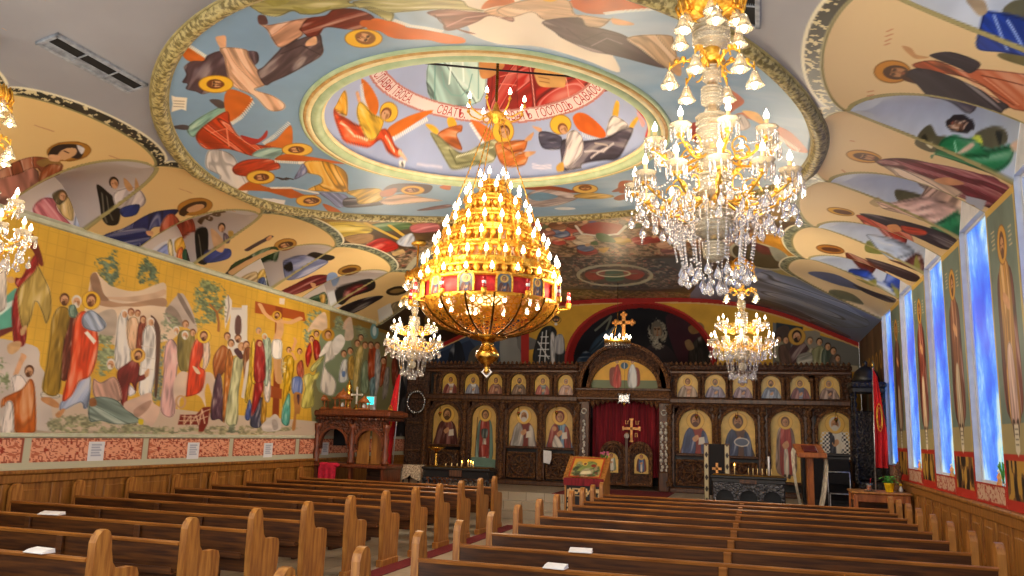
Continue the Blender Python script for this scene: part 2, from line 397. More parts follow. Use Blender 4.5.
# ------------------------------------------------------------------ the paintings of the church
ART_MURAL = '''
@ 0,0,1
Q #8a6a2c 330,240 470,330 470,470 330,470
P #7c7a52 322,345 345,325 390,335 430,350 430,436 320,436
Q #4a4030 393,290 470,300 470,470 393,470
F #2c2a2c 398,380 410,360 420,440 398,440
F #5a3a28 410,350 424,345 428,440 408,440
F #3a4450 425,360 440,355 440,440 424,440
Q #ccb8a2 -60,440 -60,398 40,392 110,400 200,412 300,420 345,424 345,440
P #c9bdb4 -40,345 32,345 40,365 47,382 46,438 -40,438
P #a89a88 -40,424 20,428 60,432 110,430 160,434 60,438 -40,438
T #8a8a68 50,420 90,416 140,425 200,430 130,436 60,434
T #98906c 180,428 240,426 300,428 240,436
@ 90,230,5.24
P #dcc6ac 0,270 30,220 60,250 130,300 250,320 385,275 400,340 395,400 430,420 430,576 0,576
P #b08a6c 15,255 50,340 100,370 200,385 380,355 398,400 320,395 250,402 180,400 110,405 40,390 0,360
P #c8a88c 60,350 200,350 330,330 390,310 385,345 250,375 120,365
P #96745c 0,250 28,222 50,262 70,330 100,368 60,370 20,330
T #4f6650 35,160 80,150 130,105 145,200 168,260 120,292 85,270 45,220
T #5a7058 45,165 75,160 110,200 120,280 90,260
T #4a6048 255,210 295,145 325,180 370,225 345,285 270,285
P #b8a898 40,440 130,420 140,540 60,560 20,500
@ 170,260,6.4
P #b9a99e -30,330 60,215 110,255 168,400 165,470 100,430 -10,420
P #7f6f66 50,240 70,222 150,372 145,400
P #8d7c70 -30,330 0,290 50,330 90,420 60,420 0,390
T #7a8468 -30,350 20,360 60,420 20,470 -40,440
Q #dcd4cc 345,260 372,222 396,258 396,330 352,440
L #8a7a74 4 372,225 378,300 360,400
Q #dad4ce 393,304 458,306 460,290 496,290 494,600 360,620
Q #c4b8b0 393,304 458,306 458,318 393,320
P #5a3a34 418,470 418,385 436,352 456,382 452,470
T #6f7e50 165,180 200,128 262,132 322,158 358,220 352,300 346,372 300,392 250,402 168,424 158,300
T #5c6c44 190,200 260,160 320,220 300,330 220,360
L #a0622a 12 255,285 300,335 312,400 310,455
L #a0622a 6 300,335 335,300
@ 90,335,5.49
T #7c8a6a 45,60 100,0 142,60 130,160 60,225 45,150
T #74806c 360,0 420,10 412,100 395,250 385,365 345,350 352,200
@ 0,325,4.8
T #7f8f66 0,165 35,200 42,285 20,315 0,315
T #84946a 470,60 530,60 530,200 490,240 465,180
# left descent scene
@ 0,210,4.8
P #6e2a1c 120,100 160,120 195,200 208,262 190,262 160,200 130,160
P #5aa590 0,440 85,375 75,500 60,560 -60,620 -60,470
P #cfe0d8 0,470 70,430 75,445 -20,520
F #e8dcd0 -40,270 25,285 32,400 25,475 -40,480
F #98221c 90,370 58,460 58,560 70,650 115,650 128,590 120,480
F #a82a22 75,325 105,320 150,235 178,215 184,285 150,335 120,365 88,372 72,352
F #c2a552 92,372 160,300 182,268 212,320 242,390 247,480 222,548 200,490 172,440 150,520 122,575 98,540 84,430
P #c9a070 30,330 60,320 70,345 45,350
Q #6a2a20 -60,590 60,560 60,580 -60,640
@ 0,325,4.8
P #c8a070 38,95 75,78 102,82 96,112 62,140 38,130
P #c8a070 100,20 128,0 120,40 100,50
P #d9a57a 62,245 98,150 104,135 128,150 112,182 82,245
F #f0e4dc 55,250 100,238 132,280 130,305 70,352 62,310
F #c8641e 105,305 145,258 167,300 174,470 160,518 75,518 58,400 22,388 4,398 10,355 60,328
F #efe2d8 28,372 55,364 66,400 62,518 4,518 18,430
H 140,222,26,10 #5a3418 - #5a3418
F #d9d0c0 205,318 282,328 280,352 200,350
P #c08858 200,348 250,352 292,390 262,396 205,368
F #6b2e1c 325,-45 375,-62 362,0 342,150 322,262 283,240 302,80
F #a8842a 250,-35 285,-88 332,-72 332,0 302,100 286,324 204,316 220,200 238,60
H 310,-122,27,0 #5a3418 - #5a3418
H 368,-112,27,0 #d8d2c8 - #d8d2c8
F #7a9a8a 330,-90 360,-95 375,-40 335,-40
F #aab8d8 392,240 436,250 426,382 402,402 386,372 302,412 284,400 300,358
P #c08858 265,430 300,402 312,408 285,445
F #e84a1a 358,-20 392,-66 432,-46 472,60 462,170 432,246 382,272 342,342 298,358 334,200 344,80
F #aebdd8 395,-40 440,-72 502,-22 507,12 470,32 402,12
Q #f0e8dc 405,38 420,28 462,76 450,92
H 438,-118,28,10 #6a3a1c #e8b830 #6a3a1c
# women, the raised man, kneeling people
@ 90,230,5.24
F #e6e2de 132,720 140,500 165,425 196,428 203,500 212,700
F #e8c09a 193,480 250,465 268,620 205,620
F #8a3a20 252,500 290,465 292,520 268,640 240,650
F #eeeae6 276,540 300,500 334,505 356,576 350,700 320,860 255,850 272,620
P #5a3a2c 318,448 352,478 370,565 352,850 338,850 345,600 340,520
H 182,440,20,0 #e6e2de
H 215,432,20,0 #7a3a1c
H 250,438,18,0 #7a3a1c
H 278,470,19,0 #6a3018
H 320,482,20,0 #e6dcd2
@ 90,335,5.49
L #d8d0c8 4 285,60 352,70
L #d8d0c8 4 280,120 350,130
L #d8d0c8 4 276,180 345,190
F #e8e6ee 200,262 255,310 212,335
F #8a2a22 148,205 200,158 250,130 272,170 272,222 312,210 302,242 262,262 252,310 222,262 202,372 172,382 160,290
P #d2a078 300,205 325,185 322,222 305,232
H 264,112,25,20 #5a2c16 #e0b050 #5a2c16
F #e4b4a0 18,240 60,260 132,228 168,290 166,362 60,352 18,330
H 114,160,26,10 #e0d8d0 - #e0d8d0
F #8fa398 -4,362 60,338 142,355 192,400 272,462 262,482 150,492 60,472 -4,472
P #8a5a34 0,350 30,350 35,385 0,390
P #d8b8a4 188,372 262,340 332,318 347,370 382,400 372,450 332,502 282,452 200,412
P #b08c7a 240,412 332,358 322,402 262,452
P #e0c828 268,462 292,465 290,490 268,488
F #e8b8b4 412,60 460,28 512,150 480,182 466,432 388,420 400,250
# entry on the donkey
@ 170,260,6.4
F #8a7a3a 50,480 120,450 160,500 150,680 60,700
H 40,452,24,0 #e0d8cc - #d8d0c4
H 100,412,24,0 #7a4a24
H 96,482,25,0 #e0dcd4 - #e0dcd4
H 146,466,22,0 #6a3a1c
@ 170,340,5.76
P #dcc4b0 28,226 70,180 130,195 232,186 268,250 282,332 258,384 242,322 218,250 200,300 206,386 176,330 130,312 62,335 50,400 20,318
R #c89a70 62,356,26,34,0,10
L #d8bca4 10 262,260 284,300
F #e6c8b4 182,-10 222,-4 232,100 202,172 168,182 190,140
F #e8481c 92,302 108,150 128,40 160,-14 188,10 192,80 172,150 204,182 182,292 100,327
P #e6c8a8 130,150 160,165 175,195 150,190
H 195,-22,26,0 #6a3a1c #e8c030 #5a2c16
Q #7a2418 45,488 60,430 150,430 190,388 232,384 218,480 192,528 165,528 165,488
L #d8b898 3 70,440 150,445 200,410 228,400
L #d8b898 3 55,465 150,465 215,440
L #e0c0a0 2 85,432 80,486 120,436 118,486 150,436 165,486 185,400 200,480
# crowd
F #a8581c 246,112 300,30 345,70 332,150 302,200 262,232
F #5a3a4a 262,222 298,216 308,452 282,455 232,442
F #c8762a 318,130 345,50 372,160 342,300 318,462 303,432
F #cfcf9e 372,100 422,108 412,200 396,300 386,484 318,470 338,300 354,200
P #4a2a30 368,60 400,48 422,98 402,108
H 330,-20,22,0 #5a2c16
H 352,20,22,0 #4a2c16
H 392,-8,22,0 #6a3a1c - #5a3018
H 412,40,24,0 #b88a5a
H 440,30,22,0 #6a3820
F #8a4a20 425,60 470,50 475,160 440,300 425,220
T #6c7660 340,500 370,480 400,520 390,545 340,545
Q #d8cec4 440,130 470,90 430,340 410,330
F #d8b030 428,342 448,200 465,50 495,30 482,200 452,352
F #4c4c62 462,492 480,400 532,330 527,492
F #5060a0 430,442 458,340 472,400 456,462
F #a02020 468,422 490,200 492,70 522,30 548,90 542,250 522,332 490,412
F #c8902a 522,462 540,250 562,190 552,460
F #a8bca0 545,10 580,0 586,160 568,220 546,150
# the crucifixion
@ 250,280,5.76
Q #a8501e 30,122 312,186 322,238 28,190
Q #8a3c1a 148,150 188,160 166,800 128,790
Q #e8d8c8 170,104 202,106 197,142 169,138
@ 250,350,6.4
Q #9a4a20 118,222 206,250 202,314 114,300
F #e2d4cc 96,150 130,130 128,320 92,310
@ 250,280,5.76
P #d8a878 156,225 188,228 194,290 178,350 184,405 128,405 134,340 150,290
L #d8a878 20 58,142 82,188 112,216 158,240
L #d8a878 20 186,240 232,246 292,220
L #cc9c6c 22 146,420 150,500 160,580
L #c4945f 22 168,420 172,500 168,590
F #f0eae6 128,350 182,350 184,432 174,455 128,442
H 155,205,17,20 #5a2c16 #d8a830 #5a2c16
H 50,294,18,0 #8c848c
F #a8c0ac 75,318 102,328 112,400 106,590 80,590 74,400
H 84,326,17,0 #c0ccbc
F #e0b828 5,380 30,350 35,576 5,576
F #a02420 30,372 60,345 80,380 90,480 84,576 24,576
H 56,366,18,0 #8a2018
F #c8b49c 180,470 200,450 205,560 185,570
F #d8a81c 188,472 222,432 248,460 252,560 246,620 200,640
T #d8c8a0 190,480 240,470 240,540 195,540
H 224,404,17,0 #5a3418
L #d8a070 12 256,335 264,352 246,402
H 286,412,17,0 #6a3a1c
@ 250,350,6.4
F #d8a81c 240,60 272,40 284,100 268,200 242,300 214,374 204,340 220,200
F #5cb0a0 206,380 242,285 258,300 252,472 204,466
L #d8a070 14 270,20 290,60
F #b8583c 302,90 335,66 348,150 328,184 300,150
F #6a80c0 272,180 332,180 332,282 272,276
P #b07840 280,280 328,280 328,330 318,405 298,415 290,505 268,505 284,400
P #4a2c3c 300,290 318,290 310,350
P #cfc4bc 120,440 160,410 190,440 200,500 160,520 90,520 75,480
P #a89c94 140,450 170,450 180,500 150,510
# resurrection scene and angels
@ 250,280,5.76
T #7f9478 312,290 340,195 402,178 412,240 352,302 332,400
P #dcc0a4 376,222 432,186 446,270 422,292 372,282 330,296
T #76906c 498,242 520,205 545,280 502,292
P #d0b098 532,262 582,212 590,340 546,332
P #7c8a6c 415,300 560,288 580,340 590,640 395,640 400,430
F #c02c22 318,432 345,358 358,420 332,505
F #b02820 362,352 398,358 404,430 374,462
H 355,340,17,0 #5a3018
H 383,312,18,0 #4a2818
@ 250,350,6.4
F #d8cf6a 342,172 380,148 402,160 444,138 432,182 402,212 408,352 336,372 328,330 350,250
F #c8c878 386,112 440,58 462,38 474,50 432,112 398,142
F #e8e0d6 478,100 540,50 560,-30 520,-60 470,-20 480,40 470,100 452,252 530,290 550,200
P #efe8e0 440,40 480,-30 520,-70 500,0 470,30
@ 250,280,5.76
P #e8e2dc 478,352 520,312 548,345 532,392 490,432
H 450,316,23,0 #6a3c1c #c09030
@ 320,290,5.236
F #dde0e0 112,380 142,368 145,470 98,478
P #6a8ac0 115,430 130,425 132,450 118,455
F #c8a048 148,360 178,350 178,462 148,455
F #d8c070 188,332 222,285 228,330 208,420 196,526 172,505
F #8aa080 222,392 252,378 254,526 212,526
F #b84a20 256,312 295,305 294,412 272,484 252,452
F #c8c8c8 290,330 314,325 314,470 286,565
F #a84820 322,392 350,345 338,472 312,505
F #a09890 342,420 366,415 352,545 326,565
F #78a0a8 262,472 288,460 284,550 262,550
F #8a3a24 375,380 400,360 410,470 380,500
E #6a9aa0 285,215,22,42
E #cfe0e0 285,215,10,26
P #cdb8a4 140,180 165,165 175,250 130,260
T #78886a 75,160 100,140 120,200 90,210
T #6c7c60 190,200 220,190 250,240 200,260
H 125,335,18,0 #5a3018
H 158,320,18,0 #4a2818
H 196,280,18,0 #5a3018
H 214,250,17,0 #4a3020
H 236,290,18,0 #6a3a1c
H 266,290,18,0 #4a2818
H 300,292,18,0 #5a3820
H 332,370,18,0 #4a2818
H 350,310,16,0 #5a3018
'''
ART_LUNETTES_L = '''
@ 0,0,1
P #cdc6cc 20,236 36,205 62,188 86,188 92,215 92,240
P #d0d0d6 128,285 140,262 158,245 170,240 190,236 200,262 200,290
P #d8d8dc 232,300 246,278 262,270 275,264 284,290
@ 0,80,3.84
F #c86a74 125,500 160,455 212,458 222,500 265,545 275,575 180,560
F #d8b878 215,470 250,440 280,480 280,540 240,520
F #6a5a3a 200,440 240,420 260,450 225,480
H 285,440,26,10 #2c1c14
H 240,445,18,0 #6a4a20
F #a8b4d4 296,505 325,478 345,530 348,590 285,575
P #2c1c14 270,430 300,425 325,470 320,500 300,470
@ 80,170,4.8
F #8a9ad4 372,385 432,350 442,425 370,410
F #e8d49a 420,350 440,335 450,420 430,425
F #e0a830 455,340 500,320 505,380 462,400
F #d86a2a 465,390 492,370 502,440 468,440
F #2c5a38 490,400 510,380 520,450 500,455
F #3a2c24 512,360 540,360 545,450 520,455
@ 230,220,5.237
F #b89a6a 60,300 140,270 140,340 80,330
F #d0a84a 145,280 180,255 190,300 150,320
F #4a5a8a 150,310 180,300 188,350 150,345
F #6a6a4a 190,285 215,275 218,350 195,345
F #2c4a2c 415,410 460,390 500,380 508,445 420,430
F #d0a040 470,395 500,390 500,430 478,435
F #5a1c24 690,490 760,470 775,530 700,515
'''
ART_RING = '''
@ 0,0,1
P #e0d4c2 420,-20 446,14 470,34 500,44 540,47 585,60 620,72 600,40 560,20 520,0 480,-20
P #9cb4c8 395,0 440,10 470,30 440,35 400,20
@ 150,0,5.236
P #c8641e 148,245 200,243 292,310 250,325 190,312
W #e8e4d0 10,-12 205,250 292,305
F #54404a 298,292 350,270 392,275 412,390 402,440 290,492 240,480 188,466 196,440 168,430 190,390 176,350 220,320 280,318
P #c8641e 438,470 532,510 522,545 430,585 388,572 400,500
W #e8e4d8 -8,12 530,512 500,560 440,590
F #54404a 495,270 560,272 568,322 530,348 508,305
P #e0a880 343,200 365,188 397,190 396,248 370,252
F #e8b490 368,250 500,258 522,300 562,360 612,420 602,447 552,470 642,500 707,545 692,577 620,577 540,500 430,450 402,380 388,300
E #a87018 345,440,92,47
E #ecb832 345,440,88,43
D 342,440,46,28,0,-175 #6e3a1c #dca878
L #4a2a1c 4 350,434 362,436
L #4a2a1c 4 350,448 362,447
@ 250,0,6.4
F #d8a080 58,150 130,158 392,112 342,180 332,232 200,304 148,262 108,192
P #5a3a38 52,100 98,102 112,152 58,152
F #5c4a50 90,422 178,330 208,300 340,240 440,213 462,270 462,352 352,422 242,482 150,522 96,545 45,460
L #2e2228 3 200,345 330,290 450,350
L #2e2228 3 230,300 300,250
F #7c2e20 318,180 370,118 482,98 540,58 682,58 795,110 745,172 652,192 492,175 442,222 380,238 328,202
P #e0ac84 366,262 420,233 424,282 358,294
P #d0661a 748,182 790,118 900,148 900,235 830,200
F #b4ac6c 15,-6 58,80 172,108 270,72 330,92 432,92 530,62 692,46 800,90 900,142 900,60 640,18 640,-10
P #96904c 88,-4 150,42 232,22 245,-6
P #96904c 270,40 330,80 440,80 520,40 400,60
E #a87018 727,246,122,61
E #ecb832 727,246,117,56
D 738,242,66,46,0,25 #8a5a2c #d8a478
L #6a4020 4 690,240 705,246
@ 370,0,7.31
P #d0661a -60,150 60,150 170,158 250,178 270,200 400,218 560,248 682,278 684,314 540,318 420,292 250,288 150,272 70,222 -60,190
W #e6e4dc 14,-14 170,155 280,195 400,212 520,236
F #b0aa70 -80,0 600,-10 725,48 845,82 700,76 500,70 250,88 130,92 0,52 -80,60
F #7c3c34 415,92 550,68 720,82 900,98 945,128 1040,120 1040,160 880,116 780,162 622,218 545,218 522,150
L #4a201c 4 470,110 560,200
L #c89890 5 560,195 700,130 860,108
P #6a3a34 620,205 700,225 775,248 700,240
P #b85a1c 815,66 880,-6 1040,-6 1040,38 930,45
F #dcae88 835,80 1040,36 1040,112 930,122
@ 500,0,5.239
P #b8541c 385,-4 940,-4 930,30 780,48 640,58 540,74 430,62
W #d8dcd8 10,10 545,66 640,54 780,44 900,32
F #d8b490 -20,50 150,-4 350,-4 392,70 440,78 570,98 592,90 532,142 448,136 408,92 238,106 168,66 58,92
P #d8a478 588,95 690,118 692,132 600,128
F #54404a 222,112 410,92 452,136 540,150 662,190 752,270 864,358 600,292 470,267 330,202 288,170
L #2c2028 4 350,150 440,220 560,280
L #2c2028 4 440,210 540,170 640,190
L #8a7a84 4 480,240 560,200 640,230
F #d8b48c 668,196 880,183 915,230 935,385 862,352 742,262
P #c89a70 900,330 940,300 950,390 920,390
E #ecb832 262,-30,60,38
@ 620,90,5.237
P #b8542a 545,-10 650,55 602,102 560,122
P #b8541c 598,130 702,118 762,178 822,188 902,228 984,324 900,312 850,262 790,222 700,160
W #e8e0d4 -8,12 770,190 850,250 940,310
F #c8b8b0 556,150 640,128 684,190 622,212
P #ecb050 640,110 720,120 760,180 700,160
P #a03020 346,200 400,168 432,200 444,260 400,284
P #a05028 0,480 90,480 80,520 0,540
@ 150,90,4.43
Q #eadfca 95,24 112,30 165,34 160,92 140,84 95,97 100,60
L #8a7a68 3 108,48 150,50
L #8a7a68 3 108,60 150,62
L #8a7a68 3 106,72 148,75
F #8ab8a8 162,175 200,133 312,73 344,85 332,112 250,152 195,208
P #4a4448 88,165 140,153 172,160 160,177
P #4a4448 263,45 310,43 337,70 310,82
P #c86420 328,42 360,-4 452,45 402,112 352,138
W #ece8dc 8,12 452,48 402,112 360,140
P #d0702a 508,242 560,218 624,156 624,255 540,260
W #ece8dc -10,-8 510,240 560,205 620,150
F #d4451c 202,205 250,150 342,93 358,150 402,210 472,240 562,255 482,297 350,262 248,262
L #f09070 3 270,190 340,170 350,250
L #8a2410 3 240,230 330,240
L #f09070 3 380,200 440,240
P #b03028 400,200 480,216 518,178 512,212 452,242
F #9cc4bc 452,292 500,258 592,260 562,302
F #ddd6d4 262,265 350,278 388,320 382,350 442,400 422,468 330,452 283,410 310,380 248,342
F #c8401e 368,340 430,308 542,308 578,345 512,362 440,382 378,372
P #c8641e 388,440 450,403 520,430 630,438 630,480 540,452 440,445
W #ece4d8 4,10 520,434 620,445
E #a87018 490,386,64,32
E #e8b840 490,386,60,28
D 494,386,34,18,0,-9 #6e3a1c #d8a078
Q #e4dcd4 500,478 600,488 592,517 498,498
L #3a3030 8 565,388 585,392 600,396 615,392
@ 270,130,5.689
E #a87018 155,112,88,38
E #ecbc48 155,112,84,34
D 150,112,46,22,0,-14 #7a4420 #d8a478
P #c8601e 28,172 80,138 200,148 430,190 320,188 160,178
W #ece8dc 2,12 30,172 160,180 200,180
F #e8a82a 198,180 330,183 432,240 444,330 430,353 218,342 292,300 280,260 208,240
F #8a90c0 188,190 212,242 138,282 160,230
L #3a3030 8 40,270 70,282 95,272 130,280
P #b85a1c -10,328 120,338 200,368 284,365 150,388 -10,350
W #e8e0d4 8,8 0,325 120,325 270,355
F #8c94c4 282,355 430,368 448,420 390,442 338,400
P #b85a1c 298,420 380,448 424,490 370,498
E #a87018 220,402,73,34
E #e4ac3c 220,402,69,30
D 235,402,48,20,0,-34 #6a3a1c #d8a478
F #3c3440 438,385 622,408 634,427 480,442 418,432
F #e0b440 438,350 622,333 634,400 510,422 488,385
P #4a3a44 636,352 700,308 880,308 925,325 882,362 740,352 640,382
P #a85a2c 630,350 720,330 700,370 640,380
F #d8b49c 628,402 740,363 886,385 984,402 860,412 680,427
E #a87018 812,342,68,27
E #dca838 812,342,64,23
D 808,342,42,15,0,-14 #6a3a1c #d0a078
F #7a4a4c 838,455 1010,423 1024,440 900,457
P #b85a1c 968,320 1024,310 1024,340 980,335
Q #e8e0dc 0,392 20,388 85,405 70,435 0,412
@ 500,140,5.689
P #8a4428 138,265 300,263 420,288 444,302 300,292 150,280
F #b8a8a8 138,320 200,288 300,283 432,310 444,332 330,372 200,382 148,362
P #6f93ae 160,322 230,297 332,322 220,347
E #8a5a20 485,278,73,27
E #d8b058 485,278,69,23
D 485,272,42,16,0,-90 #7a4a24 #c89868
F #d0a858 428,312 500,300 622,310 644,325 540,337 428,327
P #8a4428 636,292 740,243 780,243 784,272 690,292
P #8a4428 646,332 700,308 784,303 690,343
E #d8dce0 370,390,60,8
'''
ART_FAR_BG = '''
@ 0,0,1
Q #4e3a24 120,180 900,180 900,400 120,400
P #8a6a28 262,216 400,214 640,214 790,205 800,222 640,226 400,226
M #8a7458 500,214 560,212 700,214 770,222 780,258 660,256 500,258
M #6a5a44 250,218 330,224 390,250 450,240 440,300 400,290 300,260
P #55534e 490,262 560,257 640,258 700,262 720,284 640,290 500,290
M #484844 500,262 560,258 660,260 670,288 500,288
P #a8822c 430,310 500,294 600,291 700,294 770,308 770,322 640,304 520,312 440,330
M #7a6a34 540,294 640,291 720,298 720,306 640,300 540,304
P #7e92bc 690,300 740,262 800,262 850,300 890,320 890,352 820,335 760,312
F #98aed4 740,280 790,272 840,300 870,325 830,325 770,302
F #48587c 740,296 780,304 830,326 850,338 800,326 760,312
P #a89a5c 760,250 800,258 800,276 770,270
P #b07a28 745,235 790,240 800,262 770,250
@ 300,180,4.117
F #d8b830 58,190 120,173 272,178 294,215 180,237 68,202
F #c8281c 226,292 330,238 404,265 382,292 250,307
F #4a7038 298,182 440,173 454,200 330,212
L #c8a030 12 270,178 400,242
L #c8a030 12 370,188 440,238
F #c8d0e0 398,252 460,218 474,270 420,272
F #c86a70 458,187 560,178 574,210 470,217
F #a88050 180,235 290,220 300,250 230,265
P #b89a6a 380,300 420,285 430,300 390,312
R #b0aa90 640,352,215,105,-20,14
E #6a6a64 640,352,200,92,-20
E #8a8a86 640,352,165,66,-20
@ 500,190,3.657
R #a8a48c 420,312,135,38,0,8
E #54463a 420,312,122,30
P #8a3c2c 310,306 350,290 390,300 380,325 330,328
P #8a3c2c 450,298 500,292 530,308 500,328 460,322
P #46604c 385,300 415,292 450,300 448,330 390,332
L #7a6c54 4 330,300 400,310 500,305
R #b8b49a 415,305,60,12,0,5
P #b0564a 240,140 300,125 370,140 350,165 260,165
P #dcdcdc 225,145 240,165 340,168 370,140 350,170 250,178
P #4a6a38 290,170 330,165 360,200 320,195
P #5a64a0 300,120 350,115 370,140 330,135
P #d0a040 360,215 400,210 380,230
@ 740,220,4.433
E #4a4434 90,160,135,52,14
R #b0aa90 90,160,135,52,14,10
P #5a2a2c 40,100 100,110 180,150 100,150
P #8a8a7a 130,120 190,140 210,180 160,180
'''
ART_DOME1 = '''
@ 420,45,4.114
F #b4d8d2 52,40 250,40 250,232 48,232
L #6a9c94 4 62,60 60,228
L #7aaaa2 4 90,110 100,170 130,205 170,210 200,180 215,120
L #7aaaa2 3 240,70 240,220
L #e8f8f4 6 130,60 120,160
L #e8f8f4 6 175,60 180,150
F #b0241c 285,90 330,40 535,20 560,272 300,274 272,262
L #e88070 4 330,130 440,110 530,180
L #e88070 4 330,160 420,170 480,190
L #701010 4 300,110 290,260
P #c88a50 246,60 300,40 340,50 345,92 292,132 250,132
@ 520,60,4.8
F #b8241c -10,-10 45,10 232,35 440,130 300,180 60,240 -10,250
P #7a1412 40,10 75,20 75,225 62,235
L #f0a898 3 46,14 72,232
L #f0a898 3 215,50 235,180
L #f0a898 3 250,70 330,150
P #d0a060 72,42 130,30 190,40 218,62 217,122 190,132 100,127 72,82
L #8a5a2c 3 90,62 140,72
L #8a5a2c 3 90,82 140,92
L #8a5a2c 3 95,102 140,110
'''
ART_DOME2 = '''
@ 320,50,4.43
P #d8701c 183,130 205,140 242,190 260,240 247,288 213,262 193,190
W #f4f2ea -10,6 190,150 195,210 215,262
P #d8701c 298,352 380,298 502,268 410,332 328,384
W #f4f2ea 6,14 325,385 400,340 470,300
E #a87018 305,275,41,46
E #ecbc38 305,275,38,42
P #dca880 158,190 170,185 180,225 170,235
F #e8a82a 73,240 112,178 120,290 63,267
F #e8501c 63,260 90,288 160,328 210,338 202,388 290,348 332,420 362,448 347,478 300,452 268,400 210,433 120,412 88,370 63,300
F #ecbc3a 163,290 178,228 232,280 282,308 262,370 230,402 198,380
L #fbe0c0 3 90,320 150,380 210,400
L #fbe0c0 3 290,380 330,450
H 292,284,26,25 #7a4420
P #e8c09a 353,440 388,492 348,462
Q #f4f0e4 350,490 380,490 375,522 350,522
L #3a3a3a 6 362,500 368,512
L #d8d4e4 3 430,505 470,512 540,520
@ 420,45,4.114
P #d8702a 207,308 292,350 304,398 268,402
W #eef0f0 -8,4 212,320 240,365 268,405
P #e8b030 22,328 50,328 77,352 62,368
P #e8b030 112,303 136,298 152,330 120,338
F #c8682c 72,365 165,328 172,355 152,370 174,432 120,412
F #a8a878 43,368 70,368 132,420 190,440 312,388 308,472 250,492 148,514 108,482
L #e0e0b8 3 150,460 230,440 300,420
L #5a5a38 3 120,430 150,490 250,480
E #a87018 342,355,45,51
E #ecbc38 342,355,42,47
F #d0702a 308,410 345,398 432,390 444,380 432,432 392,452 444,440 432,492 370,503 328,480
L #703010 3 340,420 380,440 420,430
P #d8a070 430,390 468,358 455,392
P #d8a070 432,440 478,440 440,462
H 348,358,26,-15 #6a3418
@ 520,60,4.8
P #d8641c 253,282 280,253 332,268 412,350 382,374 290,342
W #e6eef0 4,16 300,350 345,372 385,378
P #e8b030 443,272 460,198 477,210 467,282
P #e8b030 518,332 560,273 568,285 542,327
F #e4dcd8 438,270 480,278 522,320 450,364 412,356
F #544c5c 193,400 220,378 300,388 380,378 440,360 544,328 482,462 400,482 300,502 292,522 208,533 198,470
L #d8d0d0 3 310,440 400,440 450,400
L #d8d0d0 3 340,470 420,420
L #c8b8a8 4 360,400 420,410
E #a87018 195,310,52,48
E #ecbc38 195,310,49,44
P #dca880 58,318 102,328 97,348
F #4c4a60 93,345 180,358 202,380 192,428 108,422
F #e6dad8 228,350 270,338 302,380 297,450 240,513 203,502 218,430
P #d0a040 175,510 205,490 210,530 180,535
H 207,332,26,-30 #7a4420
P #c8341c 538,205 600,238 632,290 622,352 600,372 612,310 570,252
P #e0a0a0 560,250 600,300 585,320
L #d8d4e4 3 60,500 100,510 150,505
L #d8d4e4 3 60,515 100,522 150,518
@ 0,0,1
'''
